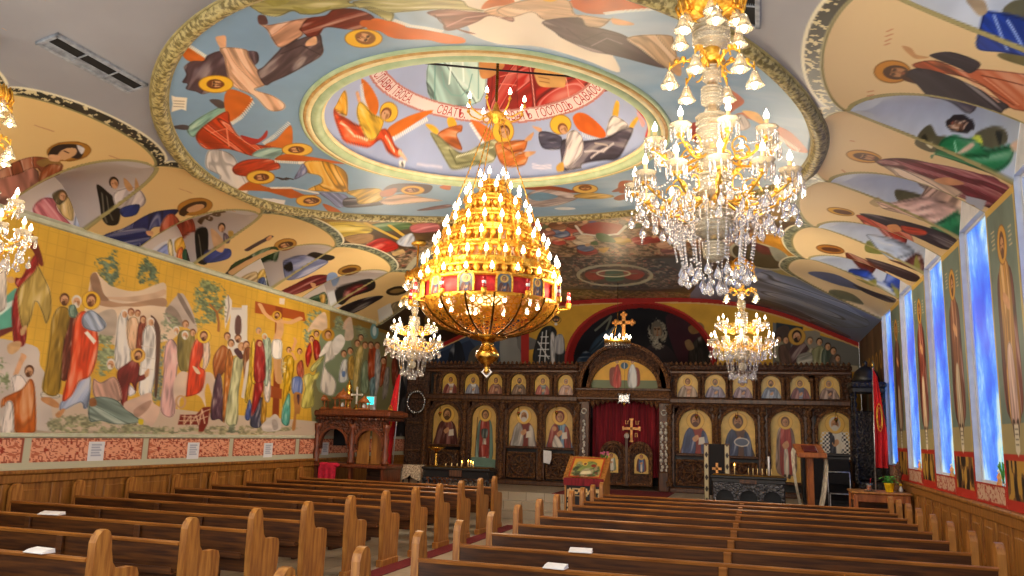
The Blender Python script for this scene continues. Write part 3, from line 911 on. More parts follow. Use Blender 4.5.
ART_COVES = '''
@ 780,0,4.115
L #c4825c 5 440,130 462,120
L #c4825c 5 436,150 462,140
L #c4825c 5 434,170 456,160
L #c4825c 5 432,185 450,178
L #c4825c 5 362,378 384,374
L #c4825c 5 360,395 384,390
L #c4825c 5 360,410 380,408
P #c89460 503,188 540,198 562,225 614,235 560,242 518,212
E #8a5a1c 462,295,77,48
E #c8862a 462,295,72,43
D 478,298,54,32,0,-169 #4a2c1c #b8845a
P #4a2c1c 500,310 560,330 560,345 510,330
F #b8542c 545,265 640,248 752,290 822,283 1060,310 1200,330 1200,620 1060,500 940,442 800,332 600,292
F #3c3440 518,310 570,280 722,320 900,410 944,440 912,463 800,453 700,422 558,342
F #3c3440 618,225 700,213 802,245 824,270 782,302 740,282 640,242
L #e0a080 4 780,330 900,420
L #e0a080 4 840,320 980,430
L #702c18 4 740,310 850,360 960,430
L #702c18 4 830,310 1000,350
@ 890,0,4.43
P #5c5a44 498,52 528,8 580,-6 640,-6 640,90 560,80
P #6a6440 488,235 640,240 640,300 500,262
F #2447b0 408,68 450,43 640,95 640,250 500,232 383,212
P #a89478 338,-4 410,-4 432,45 400,68 370,42
L #90a8e0 3 460,60 520,220
L #90a8e0 3 520,80 590,210
@ 780,120,4.117
E #8a5a1c 345,150,74,26,8
E #cc9030 345,150,70,22,8
D 355,152,54,16,8,-164 #5a3a28 #b8845a
P #4a2c20 390,165 470,175 480,200 420,190
F #6e2432 398,170 520,158 740,210 900,245 900,370 700,302 600,252 480,212
F #d8bca8 428,190 520,208 642,265 722,290 735,312 600,282 480,232
L #c4825c 4 290,85 305,88
L #c4825c 4 255,205 268,215
@ 880,100,4.43
F #7a2438 58,265 150,268 565,375 472,468 350,402 200,342
F #dcc4b0 58,300 200,338 352,400 342,428 200,393 88,342
P #c89068 238,355 300,343 374,370 300,378
Q #a8b0c4 380,423 472,445 457,482 368,457
P #5c5840 158,200 168,150 220,108 252,150 292,160 232,232
P #24261c 175,180 200,150 215,200
P #d8d4b8 200,190 235,185 225,215
P #5c5840 418,150 500,108 557,130 557,192 470,202
P #24261c 510,130 540,140 530,185
P #5c5840 390,290 500,300 500,330
F #1f7a48 232,260 260,190 320,148 380,158 432,158 472,210 583,190 583,250 520,303 400,293 238,242
L #9ad8b0 4 330,180 340,240
L #0c4a28 4 380,240 480,240
P #c8d04a 408,160 440,148 454,190
D 355,105,64,40,0,23 #2c2420 #d8b89c
E #2c2420 352,76,40,14
L #6a4a3a 4 335,100 345,100
L #6a4a3a 4 358,104 368,106
P #d8b8a0 338,230 400,178 417,190 380,228
P #d8b8a0 578,192 640,163 660,195 590,208
@ 780,120,4.117
P #5c5840 478,290 580,303 600,330 500,340
P #a8946c 368,340 400,318 428,345 400,358
F #dcb8a0 413,335 580,308 800,350 800,420 640,392 560,402 428,367
@ 880,100,4.43
P #5c5840 73,395 180,423 82,443
F #e0b8a8 -20,450 180,423 332,460 353,480 242,543 100,503
F #1f7a50 228,560 330,488 383,530 392,580 250,580
@ 860,160,3.6
F #2a8050 255,232 350,183 388,272 300,252
P #8c8c80 368,190 425,198 417,284 385,272
P #e4e4ea 425,190 450,190 450,290 420,284
@ 780,120,4.117
E #8a5a1c 250,377,58,16,10
E #d0a030 250,377,54,13,10
E #5a3020 258,379,40,9,10
F #b8402c 318,390 430,418 545,480 522,498 420,462 340,422
F #30283a 328,385 480,408 722,488 682,533 560,482 428,432
P #c88a5a 440,435 480,430 500,455 460,460
F #c0402c 500,435 600,455 590,475 520,465
@ 740,220,4.433
E #7a4a1c 400,130,64,20,8
E #a8702c 400,130,60,16,8
E #5a3424 404,131,44,9,8
F #7a3420 468,145 560,178 645,215 600,218 508,190
F #3a2a34 556,168 700,208 795,250 760,272 640,222
P #7a8040 563,90 640,128 622,152 558,140
F #b8c8dc 568,60 775,130 700,173 660,170 588,100
F #6a3830 656,175 780,138 810,225
P #8a8840 780,150 800,200 770,210
F #2c50c0 488,215 560,218 642,260 755,290 742,324 640,282 498,242
P #8a8840 513,260 602,258 582,292
P #8a8840 668,280 735,330 700,345
P #5a6484 300,235 420,240 560,310 660,345 600,330 440,290
P #6a6a50 398,310 500,328 545,374 420,342
F #3a3444 500,285 600,320 690,350 660,365 560,325
@ 0,80,3.84
L #c4946c 5 135,172 155,180
L #c4946c 5 160,182 205,196
L #c4946c 5 422,290 460,304
E #8a5a20 265,272,86,38,-3
E #a8742a 265,272,82,34,-3
P #2c2020 185,290 200,260 240,245 310,250 320,280 300,300 240,290 205,300
E #d0a478 258,282,40,20,-20
P #d8d4d8 295,248 325,262 312,285
L #4a2c20 4 248,272 262,278
F #c08070 -60,400 10,360 150,350 160,412 192,422 100,455 -60,500
F #a0583c -60,390 10,335 100,298 172,293 238,320 228,362 170,412 155,350 60,360
P #8a6a3a 140,310 175,298 222,302 234,330 200,335 158,330
P #d2a078 190,285 230,290 225,312 190,305
F #98502e 155,350 235,325 225,365 172,412
@ 0,100,4.115
P #201c1a 398,345 440,368 492,430 488,502 440,512 413,432
L #6a6456 4 420,380 440,500
L #6a6456 4 440,390 465,490
F #c8bcc0 468,378 560,358 602,410 572,442 490,442
F #2a3a80 498,442 572,428 562,467 508,478
H 470,340,22,-20 #2c1c14
P #c09060 512,320 548,360 530,372 512,345
P #c09060 558,320 574,362 556,372
@ 80,170,4.8
L #c4946c 4 478,90 500,98
L #c4946c 4 510,100 535,110
L #c4946c 4 705,185 745,200
E #8a5a20 552,175,86,42,-8
E #a8742a 552,175,82,38,-8
P #3a2416 475,210 490,180 540,155 600,150 605,175 570,190 520,205 500,220
E #c89a70 555,182,44,16,-15
F #28306c 105,320 220,268 330,208 400,193 474,193 402,262 332,302 322,352 240,374
F #28306c 105,320 300,270 340,330 250,372 180,350
F #c0563c 383,280 450,208 552,258 532,293 440,303
P #d2a078 318,290 350,290 348,315 325,310
L #5a4028 6 575,250 620,215 690,200
R #5a4028 620,232,12,9,0,5
R #5a4028 655,213,12,9,0,5
Q #a8a0b4 288,345 372,333 350,367 300,368
P #1c1a18 553,290 612,278 612,442 568,442
L #6a6456 4 570,310 590,430
F #3c4a94 598,390 660,378 722,378 713,423 608,443
P #c8a078 628,280 660,300 694,350 682,393 640,352
F #6a5a6a 690,300 720,320 715,350 690,340
H 680,275,20,10 #2c1c14
P #b8964a 712,292 735,290 735,320 718,320
@ 230,220,5.237
E #7a4a1c 290,128,60,32,-10
E #b08034 290,128,56,28,-10
D 292,130,40,18,-10,-27 #4a2a18 #c89a70
F #2c4a28 -10,262 100,188 180,146 253,148 253,192 200,212 100,262 10,302
F #1c1c1c -30,280 60,222 120,200 60,280 -10,310
L #c8a070 10 20,272 100,222 230,165
L #4a3a3c 16 90,155 190,100 215,85
P #c89060 190,98 215,78 218,95 200,108
P #1c1818 398,190 450,168 545,190 522,212 430,207
F #7c84b0 276,232 300,198 400,183 503,210 503,232 400,293 308,313
P #1c1818 280,235 320,215 330,255 300,260
E #6a4418 625,262,62,27,-10
E #98702c 625,262,57,22,-10
E #4a2a18 625,262,40,12,-10
F #702024 265,375 340,333 440,288 513,288 534,312 430,353 338,388
P #7a90b8 508,290 560,283 574,302 530,318
P #c89a70 420,330 450,335 440,360
P #201c1a 550,370 640,325 745,308 753,362 640,402 588,442
F #6a1c20 600,370 690,330 720,360 640,400 600,420
Q #d8d8dc 508,375 545,363 588,447 545,463
E #2a2014 875,370,58,23,-8
E #8a7040 875,370,40,11,-8
F #241c20 566,465 700,408 804,400 700,463 618,493
Q #d0d0cc 773,470 842,433 853,492 780,533
F #8a7a5a 845,440 900,425 900,480 860,490
@ 0,0,1
'''
ART_BACK = '''
@ 0,0,1
Q #3c4c66 436,420 436,345 470,330 520,318 524,420
Q #26344e 440,420 440,352 470,340 500,380 500,420
P #8a8a88 500,340 515,335 522,370 505,385
P #5a5248 470,352 485,345 490,370 470,372
P #6a6a6a 520,335 545,345 520,350
F #1c2030 450,350 462,345 468,400 446,400
F #4a4034 476,360 495,350 500,400 474,400
Q #a8221c 521,318 529,316 529,420 521,420
@ 430,290,6.4
F #20242c 668,470 678,330 720,245 780,230 812,270 800,330 850,300 862,360 850,470
Q #1a1c22 760,300 790,296 792,360 762,360
F #cfd0d4 770,290 796,288 800,470 776,470
L #e8e8ea 6 690,330 760,440
L #e8e8ea 6 720,270 700,460
L #e8e8ea 6 745,260 735,460
L #e8e8ea 6 690,380 760,380
L #e8e8ea 6 695,420 765,425
L #e8e8ea 6 700,340 760,340
L #e8e8ea 6 710,300 756,300
E #6a4a20 806,192,34,26
E #d8a838 806,192,30,24
D 806,186,26,20,0,-90 #20242c #c89468
E #dddddd 806,218,10,9
F #a8a8b0 800,300 850,290 856,400 800,400
# apse conch
@ 0,0,1
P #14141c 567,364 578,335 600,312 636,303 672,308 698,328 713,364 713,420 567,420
@ 550,290,2.926
F #33485c 90,200 120,130 190,90 200,130 160,170 130,230
F #22344a 60,220 90,170 130,220 80,230
L #7a7a6a 5 120,110 150,85 170,70 150,105
P #3a1c28 330,70 420,90 480,170 480,220 380,225
P #2a2228 240,230 270,150 330,150 370,230
T #8a8478 276,92 300,72 326,90 330,118 318,150 300,160 284,150 272,118
D 300,104,20,25,0,-90 #6a645a #94806a
T #8a8478 286,122 314,122 311,148 300,158 289,148
F #3a3430 400,160 440,130 470,190 460,225 400,225
P #8a7050 385,140 402,135 415,160 395,165
P #8a6a40 400,100 440,95 450,115 410,120
# right scene: a supper table with seated figures
Q #6a6a66 652,235 652,95 930,172 930,240
Q #23303a 662,95 740,108 740,130 662,130
P #4a3a34 660,120 700,110 700,200 660,210
Q #b0a890 730,205 900,222 905,240 725,235
Q #8a8478 745,120 790,118 792,190 745,190
@ 640,300,2.742
F #5a3a3c 405,145 430,115 455,120 470,160 440,175 410,172
F #a89c80 450,160 470,130 490,150 480,176
F #8a8468 365,120 395,115 400,165 370,165
F #6a4a3c 380,130 400,125 415,170 385,172
F #9a9a70 470,140 500,125 510,165 480,176
F #4a5a4c 500,140 520,130 530,176 500,176
F #7a6a60 525,150 545,150 550,176 520,176
F #b8b4a8 435,150 470,145 470,176 432,176
H 430,100,15,0 #2c1c14 #c89a40 #2c1c14
H 380,108,10,0 #3a2418
H 360,118,10,0 #3a2418
H 400,110,10,0 #4a3424
H 466,112,10,0 #6a5a48
H 492,115,10,0 #2c1c14
H 515,128,10,0 #3a2418
H 530,140,10,0 #3a2418
H 542,160,9,0 #3a2418
@ 0,0,1
'''
# ------------------------------------------------------------------ painting on surfaces
_lat = rng.random((128, 128))
def vnoise(x, y):
    x = np.asarray(x, float); y = np.asarray(y, float)
    xi = np.floor(x).astype(int); yi = np.floor(y).astype(int)
    fx = x - xi; fy = y - yi; fx = fx * fx * (3 - 2 * fx); fy = fy * fy * (3 - 2 * fy)
    a = _lat[xi % 128, yi % 128]; b_ = _lat[(xi + 1) % 128, yi % 128]; c = _lat[xi % 128, (yi + 1) % 128]; d = _lat[(xi + 1) % 128, (yi + 1) % 128]
    return (a * (1 - fx) + b_ * fx) * (1 - fy) + (c * (1 - fx) + d * fx) * fy
def fbm(x, y, o=4):
    t = 0; amp = 0.5; s = 0
    for k in range(o):
        t = t + amp * vnoise(x * 2 ** k + 17 * k, y * 2 ** k + 31 * k); s += amp; amp *= 0.55
    return t / s
def smooth_closed(P, n=5):
    P = np.asarray(P, float); N = len(P); out = []
    for i in range(N):
        p0, p1, p2, p3 = P[i - 1], P[i], P[(i + 1) % N], P[(i + 2) % N]
        for k in range(n):
            t = k / n
            out.append(0.5 * (2 * p1 + (p2 - p0) * t + (2 * p0 - 5 * p1 + 4 * p2 - p3) * t * t + (3 * p1 - p0 - 3 * p2 + p3) * t ** 3))
    return np.array(out)

class Canvas:
    """colour samples on the vertices of a surface grid; shapes are given in the surface's own (u, v)"""
    def __init__(s, us, vs, base='#888888'):
        s.us = np.asarray(us, float); s.vs = np.asarray(vs, float)
        s.W, s.H = len(us), len(vs)
        s.img = np.empty((s.H, s.W, 3)); s.img[:] = srgb(base)
        s.map = None
        s.o = (0, 0, 1)
    def grid(s):
        return np.meshgrid(s.us, s.vs)
    def idx(s, P):
        P = np.asarray(P, float).reshape(-1, 2)
        if s.map is not None:
            q = np.stack([s.o[0] + P[:, 0] / s.o[2], s.o[1] + P[:, 1] / s.o[2]], -1)
            P = s.map(q)
        def ex(v, g):
            n = len(g); i = np.interp(v, g, np.arange(n))
            i = np.where(v < g[0], (v - g[0]) / (g[1] - g[0]), i)
            return np.where(v > g[-1], n - 1 + (v - g[-1]) / (g[-1] - g[-2]), i)
        return np.stack([ex(P[:, 0], s.us), ex(P[:, 1], s.vs)], -1)
    def _sdf(s, Q, pad=2):
        x0 = max(0, int(np.floor(Q[:, 0].min())) - pad); x1 = min(s.W, int(np.ceil(Q[:, 0].max())) + pad + 1)
        y0 = max(0, int(np.floor(Q[:, 1].min())) - pad); y1 = min(s.H, int(np.ceil(Q[:, 1].max())) + pad + 1)
        if x1 <= x0 or y1 <= y0: return None
        X, Y = np.meshgrid(np.arange(x0, x1, dtype=float), np.arange(y0, y1, dtype=float))
        ins = np.zeros(X.shape, bool); dist = np.full(X.shape, 1e9)
        A = Q; B = np.roll(Q, -1, 0)
        for (ax, ay), (bx, by) in zip(A, B):
            dx, dy = bx - ax, by - ay; l2 = dx * dx + dy * dy
            if l2 < 1e-12: continue
            if abs(dy) > 1e-12:
                c = ((ay > Y) != (by > Y)) & (X < dx * (Y - ay) / dy + ax); ins ^= c
            t = np.clip(((X - ax) * dx + (Y - ay) * dy) / l2, 0, 1)
            dist = np.minimum(dist, (X - ax - t * dx) ** 2 + (Y - ay - t * dy) ** 2)
        sd = np.sqrt(dist); sd = np.where(ins, -sd, sd)
        return (x0, x1, y0, y1, X, Y, sd)
    def blend(s, reg, alpha, col):
        x0, x1, y0, y1 = reg
        sub = s.img[y0:y1, x0:x1]; a = alpha[..., None]
        s.img[y0:y1, x0:x1] = sub * (1 - a) + col * a
    def poly(s, pts, color, mode='P', pre=False):
        Q = np.asarray(pts, float) if pre else s.idx(pts)
        if mode != 'Q': Q = smooth_closed(Q)
        r = s._sdf(Q)
        if r is None: return
        x0, x1, y0, y1, X, Y, sd = r
        a = np.clip(0.5 - sd, 0, 1); c = srgb(color)
        col = np.broadcast_to(c, X.shape + (3,)).copy()
        size = math.sqrt(max(4.0, (x1 - x0) * (y1 - y0)))
        if mode == 'F':
            C = Q - Q.mean(0); w, v = np.linalg.eigh(C.T @ C); ax = v[:, 1]; ay = v[:, 0]
            u = ((X - Q[:, 0].mean()) * ax[0] + (Y - Q[:, 1].mean()) * ax[1]); t = ((X - Q[:, 0].mean()) * ay[0] + (Y - Q[:, 1].mean()) * ay[1])
            L = max(3, math.sqrt(w[0] / len(Q))); sd0 = hash(color + str(len(pts))) % 97 if False else (int(Q[0, 0] * 7 + Q[0, 1] * 3) % 97)
            f = vnoise(t / L * 2.2 + 0.35 * np.sin(u / L * 0.7) + sd0, u / L * 0.28 + sd0) - 0.5
            g = vnoise(t / L * 5.5 + sd0, u / L * 0.5 + 9) - 0.5
            m = 1.3 * f + 0.55 * g
            col = col * (1 + np.clip(m, -0.6, 0)[..., None] * 0.5) + (np.clip(m - 0.1, 0, 1) * 0.7)[..., None] * (np.array([1, .97, .9]) - col)
            tw = max(0.035, 0.85 / L); st = float(np.clip((L - 7) / 10, 0, 1))
            ln = np.clip(1.3 - np.abs(f - 0.02) / tw, 0, 1); hl = np.clip(1.3 - np.abs(f - 0.04 - 2.2 * tw) / tw, 0, 1)
            col = col * (1 - 0.45 * st * ln[..., None]); col = col + 0.36 * st * hl[..., None] * (1 - col)
            k = np.clip(1 - np.abs(sd + 0.8) / 0.9, 0, 1) * 0.55
            col = col * (1 - k[..., None] * 0.65)
        elif mode == 'T':
            n = fbm(X / 5.0, Y / 5.0, 3); n2 = vnoise(X / 2.2 + 5, Y / 2.2)
            a = np.clip((n - 0.33) * 6, 0, 1) * np.clip(0.5 - sd / 3 - (n2 - .5) * 1.6, 0, 1)
            col = (col * 0.8 + 0.2 * srgb('#a8a68c')) * (0.78 + 0.5 * n2[..., None])
        elif mode == 'M':
            n = fbm(X / 9.0, Y / 5.0, 3)[..., None]; n2 = fbm(X / 6.0 + 40, Y / 4.0, 3)[..., None]; n3 = vnoise(X / 4 + 9, Y / 3)[..., None]
            col = col * (0.35 + 1.3 * n)
            col = np.where(n2 > 0.58, col * 0.4 + 0.6 * srgb('#c8a488'), col); col = np.where(n2 < 0.38, col * 0.35 + 0.65 * srgb('#3a3028'), col)
            col = np.where((n3 > 0.8), col * 0.5 + 0.5 * srgb('#a83c30'), col)
            a = np.clip(0.5 - sd / 4, 0, 1)
        elif mode in 'PQ':
            if mode == 'P':
                col = col * (0.93 + 0.14 * vnoise(X / max(4, size / 5), Y / max(4, size / 5)))[..., None]
        s.blend((x0, x1, y0, y1), a, np.clip(col, 0, 1))
    def ell(s, cx, cy, rx, ry, rot, color, ring=False):
        a = np.linspace(0, 2 * PI, 28, endpoint=False); c_, s_ = math.cos(math.radians(rot)), math.sin(math.radians(rot))
        P = np.stack([cx + rx * np.cos(a) * c_ - ry * np.sin(a) * s_, cy + rx * np.cos(a) * s_ + ry * np.sin(a) * c_], -1)
        if ring: s.line(np.vstack([P, P[:1]]), ring, color)
        else: s.poly(s.idx(P), color, 'Q', True)
    def line(s, pts, w, color):
        Q = s.idx(pts); off = np.asarray(pts, float).copy(); off[:, 0] += w
        off2 = np.asarray(pts, float).copy(); off2[:, 1] += w
        Wd = max(0.6, 0.25 * (np.linalg.norm(s.idx(off) - Q, axis=1).mean() + np.linalg.norm(s.idx(off2) - Q, axis=1).mean()))
        x0 = max(0, int(Q[:, 0].min() - Wd - 2)); x1 = min(s.W, int(Q[:, 0].max() + Wd + 3)); y0 = max(0, int(Q[:, 1].min() - Wd - 2)); y1 = min(s.H, int(Q[:, 1].max() + Wd + 3))
        if x1 <= x0 or y1 <= y0: return
        X, Y = np.meshgrid(np.arange(x0, x1, dtype=float), np.arange(y0, y1, dtype=float)); d2 = np.full(X.shape, 1e9)
        for (ax, ay), (bx, by) in zip(Q[:-1], Q[1:]):
            dx, dy = bx - ax, by - ay; l2 = max(1e-9, dx * dx + dy * dy)
            t = np.clip(((X - ax) * dx + (Y - ay) * dy) / l2, 0, 1); d2 = np.minimum(d2, (X - ax - t * dx) ** 2 + (Y - ay - t * dy) ** 2)
        s.blend((x0, x1, y0, y1), np.clip(Wd + 0.5 - np.sqrt(d2), 0, 1), srgb(color))
    def head(s, x, y, r, ang=0, hair='#4a2c1c', halo=None, beard=None, skin='#d2a078', veil=False):
        """a painted head: halo, hair, face, beard; ang turns its up direction (0 = up the picture)"""
        q = math.radians(ang); ux, uy = math.sin(q), -math.cos(q)
        if halo: s.ell(x, y, r * 1.62, r * 1.62, 0, '#a8782c'); s.ell(x, y, r * 1.52, r * 1.52, 0, halo)
        s.ell(x + ux * r * .14, y + uy * r * .14, r * .88, r * 1.04, ang, hair)
        if not veil: pass
        s.ell(x - ux * r * .12, y - uy * r * .12, r * .68, r * .88, ang, skin)
        if beard: s.ell(x - ux * r * .62, y - uy * r * .62, r * .55, r * .5, ang, beard)
        rx_, ry_ = -uy, ux
        if s.map is None or r / s.o[2] > 4.6:
            for k in (-1, 1):
                s.ell(x + ux * r * .06 + rx_ * k * r * .24, y + uy * r * .06 + ry_ * k * r * .24, r * .13, r * .06, ang, '#5a3424')
        s.poly([(x + rx_ * r * .1 + ux * r * .1, y + ry_ * r * .1 + uy * r * .1), (x + rx_ * r * .55, y + ry_ * r * .55), (x + rx_ * r * .35 - ux * r * .8, y + ry_ * r * .35 - uy * r * .8), (x + rx_ * r * .12 - ux * r * .5, y + ry_ * r * .12 - uy * r * .5)], '#a8744c')
    def run(s, text):
        for ln in text.strip().split('\n'):
            t = ln.split()
            if not t or t[0] == '#': continue
            op = t[0]
            if op == '@':
                a = [float(v) for v in t[1].split(',')]; s.o = tuple(a); continue
            if op in 'PQFTM':
                v = [float(q) for tok in t[2:] for q in tok.split(',')]; s.poly(np.array(v).reshape(-1, 2), t[1], op)
            elif op == 'E':
                v = [float(q) for q in t[2].split(',')]; s.ell(*v[:4], v[4] if len(v) > 4 else 0, t[1])
            elif op == 'R':
                v = [float(q) for q in t[2].split(',')]; s.ell(*v[:4], v[4] if len(v) > 4 else 0, t[1], ring=v[5] if len(v) > 5 else 4)
            elif op == 'L':
                v = [float(q) for tok in t[3:] for q in tok.split(',')]; s.line(np.array(v).reshape(-1, 2), float(t[2]), t[1])
            elif op == 'W':   # feather fringe: white strokes along a line, third value = length and direction
                v = [float(q) for tok in t[3:] for q in tok.split(',')]; lx, ly = [float(q) for q in t[2].split(',')]
                P = np.array(v).reshape(-1, 2); n = max(4, int(np.linalg.norm(np.diff(P, axis=0), axis=1).sum() / (0.55 * math.hypot(lx, ly) + 1e-6)))
                tt = np.linspace(0, len(P) - 1, n); xs = np.interp(tt, np.arange(len(P)), P[:, 0]); ys = np.interp(tt, np.arange(len(P)), P[:, 1])
                for a_, b_ in zip(xs, ys): s.line([(a_, b_), (a_ + lx, b_ + ly)], math.hypot(lx, ly) * 0.22, t[1])
            elif op == 'D':   # painted face: ellipse of the head, then the direction of its crown
                v = [float(q) for q in t[1].split(',')]; cx, cy, rx, ry, rot, ang = v
                cr_, sr_ = math.cos(math.radians(rot)), math.sin(math.radians(rot)); ca, sa = math.cos(math.radians(ang)), math.sin(math.radians(ang))
                def pt(a, b_):   # head frame (a to the crown, b across) -> squashed ellipse frame
                    x, y = a * ca - b_ * sa, a * sa + b_ * ca
                    x, y = x * cr_ + y * sr_, -x * sr_ + y * cr_
                    x, y = x * rx, y * ry
                    return (cx + x * cr_ - y * sr_, cy + x * sr_ + y * cr_)
                def oval(a, b_, ra, rb, col): s.poly([pt(a + ra * math.cos(q), b_ + rb * math.sin(q)) for q in np.linspace(0, 2 * PI, 20, endpoint=False)], col, 'Q')
                oval(.02, 0, 1, .92, t[2]); oval(-.14, .05, .74, .6, '#9a6a44'); oval(-.12, 0, .74, .56, t[3])
                if len(t) <= 4: oval(-.74, .0, .3, .42, t[2]); oval(-.56, 0, .1, .2, '#a05a40')
                oval(.62, 0, .26, .62, t[2])
                for q in (-.27, .27):
                    s.line([pt(.2, q - .17), pt(.23, q), pt(.17, q + .17)], .09 * min(rx, ry), '#3a2014'); oval(.08, q, .06, .14, '#2a1810')
                s.line([pt(.1, .03), pt(-.3, .1), pt(-.32, -.05)], .08 * min(rx, ry), '#8a5a38')
            elif op == 'H':   # H x,y,r,ang hair [halo] [beard]
                v = [float(q) for q in t[1].split(',')]
                g = lambda i: None if len(t) <= i or t[i] == '-' else t[i]
                s.head(v[0], v[1], v[2], v[3] if len(v) > 3 else 0, g(2) or '#4a2c1c', g(3), g(4), g(5) or '#d2a078')
    def mesh(s, name, fn, mat, parent=None, keep=None, flip=False):
        """links the grid as one mesh; fn(U, V) -> X, Y, Z"""
        U, V = s.grid(); X, Y, Z = fn(U, V)
        co = np.stack([np.broadcast_to(X, U.shape), np.broadcast_to(Y, U.shape), np.broadcast_to(Z, U.shape)], -1).reshape(-1, 3)
        return grid_mesh(name, co, s.W, s.H, s.img.reshape(-1, 3), mat, parent, keep, flip)
def grid_mesh(name, co, W, H, colors, mat, parent=None, keep=None, flip=False):
    i = np.arange(W * H).reshape(H, W)
    q = np.stack([i[:-1, :-1], i[:-1, 1:], i[1:, 1:], i[1:, :-1]], -1)
    if keep is not None:
        q = q[keep[:-1, :-1] & keep[:-1, 1:] & keep[1:, 1:] & keep[1:, :-1]]
    q = q.reshape(-1, 4)
    if flip: q = q[:, ::-1]
    c = np.clip(colors, 0, 1)
    if keep is not None:
        used = np.unique(q); re = np.full(W * H, -1); re[used] = np.arange(len(used)); q = re[q]; co = co[used]; c = c[used]
    me = bpy.data.meshes.new(name); n = len(q)
    me.vertices.add(len(co)); me.vertices.foreach_set('co', co.astype(np.float32).ravel())
    me.loops.add(n * 4); me.loops.foreach_set('vertex_index', q.astype(np.int32).ravel())
    me.polygons.add(n); me.polygons.foreach_set('loop_start', np.arange(0, n * 4, 4, dtype=np.int32))
    try: me.polygons.foreach_set('loop_total', np.full(n, 4, dtype=np.int32))
    except Exception: pass
    me.polygons.foreach_set('use_smooth', np.ones(n, bool))
    me.update(calc_edges=True)
    at_ = me.attributes.new('Paint', 'FLOAT_COLOR', 'POINT')
    l = np.where(c <= 0.04045, c / 12.92, ((c + 0.055) / 1.055) ** 2.4)
    at_.data.foreach_set('color', np.concatenate([l, np.ones((len(l), 1))], 1).astype(np.float32).ravel())
    me.materials.append(mat)
    o = bpy.data.objects.new(name, me); COL.objects.link(o)
    if parent is not None: o.parent = parent
    return o
def ypix(Y):        # pixel -> (x, z) on the plane y = Y
    def f(P):
        d = rays(P[:, 0], P[:, 1]); t = Y / d[:, 1]; return np.stack([d[:, 0] * t, EYE + d[:, 2] * t], -1)
    return f
def xpix(X):        # pixel -> (y, z) on the plane x = X
    def f(P):
        d = rays(P[:, 0], P[:, 1]); t = X / d[:, 0]; return np.stack([d[:, 1] * t, EYE + d[:, 2] * t], -1)
    return f
def logspace(y0, y1, d0, k):
    """positions from y0 to y1 whose spacing grows in proportion to the distance"""
    n = int(math.log(y1 / y0) / k) + 1
    return y0 * np.exp(np.linspace(0, math.log(y1 / y0), n))
# ------------------------------------------------------------------ the room
XL, XR, CX = -8.85, 2.4, -3.17
YB, YF = 21.5, 0.4            # back wall, entrance end left unbuilt so the world fill enters
ZS, ZSL = 4.26, 4.28          # springing of the vault, right and left
CUSPS = np.array([1.15, 3.41, 5.67, 7.93, 10.2, 12.45, 14.72])
PITCH = 2.26
RING_Y, RING_R = 9.2, 3.88
DOME_Y, DOME_R = 8.99, 2.14
YEND = 17.5                   # where the side vaults end
def zv(x):
    d = np.abs(np.asarray(x, float) - CX)
    z = 5.43 - 0.54 * (d / 4.05) ** 3
    return np.where(d > 4.05, 4.89 - (d - 4.05) * 0.45, z)
def side(x): return np.where(np.asarray(x) > CX, 1.0, -1.0)
def cusp_d(y):
    k = np.argmin(np.abs(np.asarray(y)[..., None] - CUSPS), -1); return y - CUSPS[k]
def edge(y):
    """distance of the side vault's scalloped edge from the nave axis"""
    y = np.asarray(y, float)
    f = (cusp_d(y) / PITCH) % 1.0
    f = np.where(y > CUSPS[-1], np.clip((y - CUSPS[-1]) / PITCH, 0, 1), f)
    d = 4.05 - 0.30 * np.clip(4 * f * (1 - f), 0, 1) ** 0.6
    late = y > CUSPS[-1] + PITCH / 2
    d2 = 3.75 + np.clip((y - CUSPS[-1] - PITCH / 2) / (YEND - CUSPS[-1] - PITCH / 2), 0, 2) ** 2.2 * 1.9
    return np.where(late, d2, d)
def cove(x, y):
    """height, s (0 wall .. 1 edge), lunette depth 0..1 (0 = outside lunettes)"""
    x = np.asarray(x, float); y = np.asarray(y, float)
    wall = np.where(x > CX, XR - CX, CX - XL); d = np.abs(x - CX); e = np.minimum(edge(y), wall - 1e-3)
    s = (wall - d) / (wall - e)
    ss = np.clip(s, -0.3, 1)
    g = 1 - (1 - np.clip(ss, 0, 1)) ** 1.8 + np.minimum(ss, 0) * 1.8
    ze = np.where(e < 4.05, 5.43 - 0.54 * (e / 4.05) ** 3, 4.89 - (e - 4.05) * 0.45)
    zs = np.where(x > CX, ZS, ZSL); zc = zs + (ze - zs) * g
    dy = np.abs(cusp_d(y)); sc = (wall - d) / (wall - 4.05)
    w = 0.61 * np.clip(1 - np.clip(sc, 0, 1) ** 2.6, 0, 1) ** 0.72 + 1e-6
    lun = np.clip(1 - (dy / w) ** 2, 0, 1) * (sc < 1) * (y < 16.3)
    zl = zc + (4.89 - zc) * lun ** 1.25
    return np.where(lun > 0, np.maximum(zc, zl), zc), s, lun, w, dy
def ceil_h(x, y):
    d = np.abs(np.asarray(x, float) - CX)
    z, s, lun, w, dy = cove(x, y)
    inside = d < np.minimum(edge(y), 99)
    return np.where(inside | (np.asarray(y) > YEND), zv(x), z)
def ceilpix(P):
    """pixel -> plan position where the line of sight meets the vault"""
    d = rays(P[:, 0], P[:, 1]); d = d / d[:, 1:2]
    t = np.full(len(d), 3.2); step = 0.03; done = np.zeros(len(d), bool)
    while not done.all() and t.min() < 30:
        x = d[:, 0] * t; z = EYE + d[:, 2] * t
        hit = z >= ceil_h(np.clip(x, XL - .3, XR + .3), t)
        done |= hit | (t > 27)
        t = np.where(done, t, t + step)
    for k in range(2):
        x = d[:, 0] * t; e = EYE + d[:, 2] * t - ceil_h(np.clip(x, XL - .3, XR + .3), t)
        t = t - np.clip(e / np.maximum(0.05, d[:, 2]), -0.03, 0.03)
    return np.stack([d[:, 0] * t, t], -1)

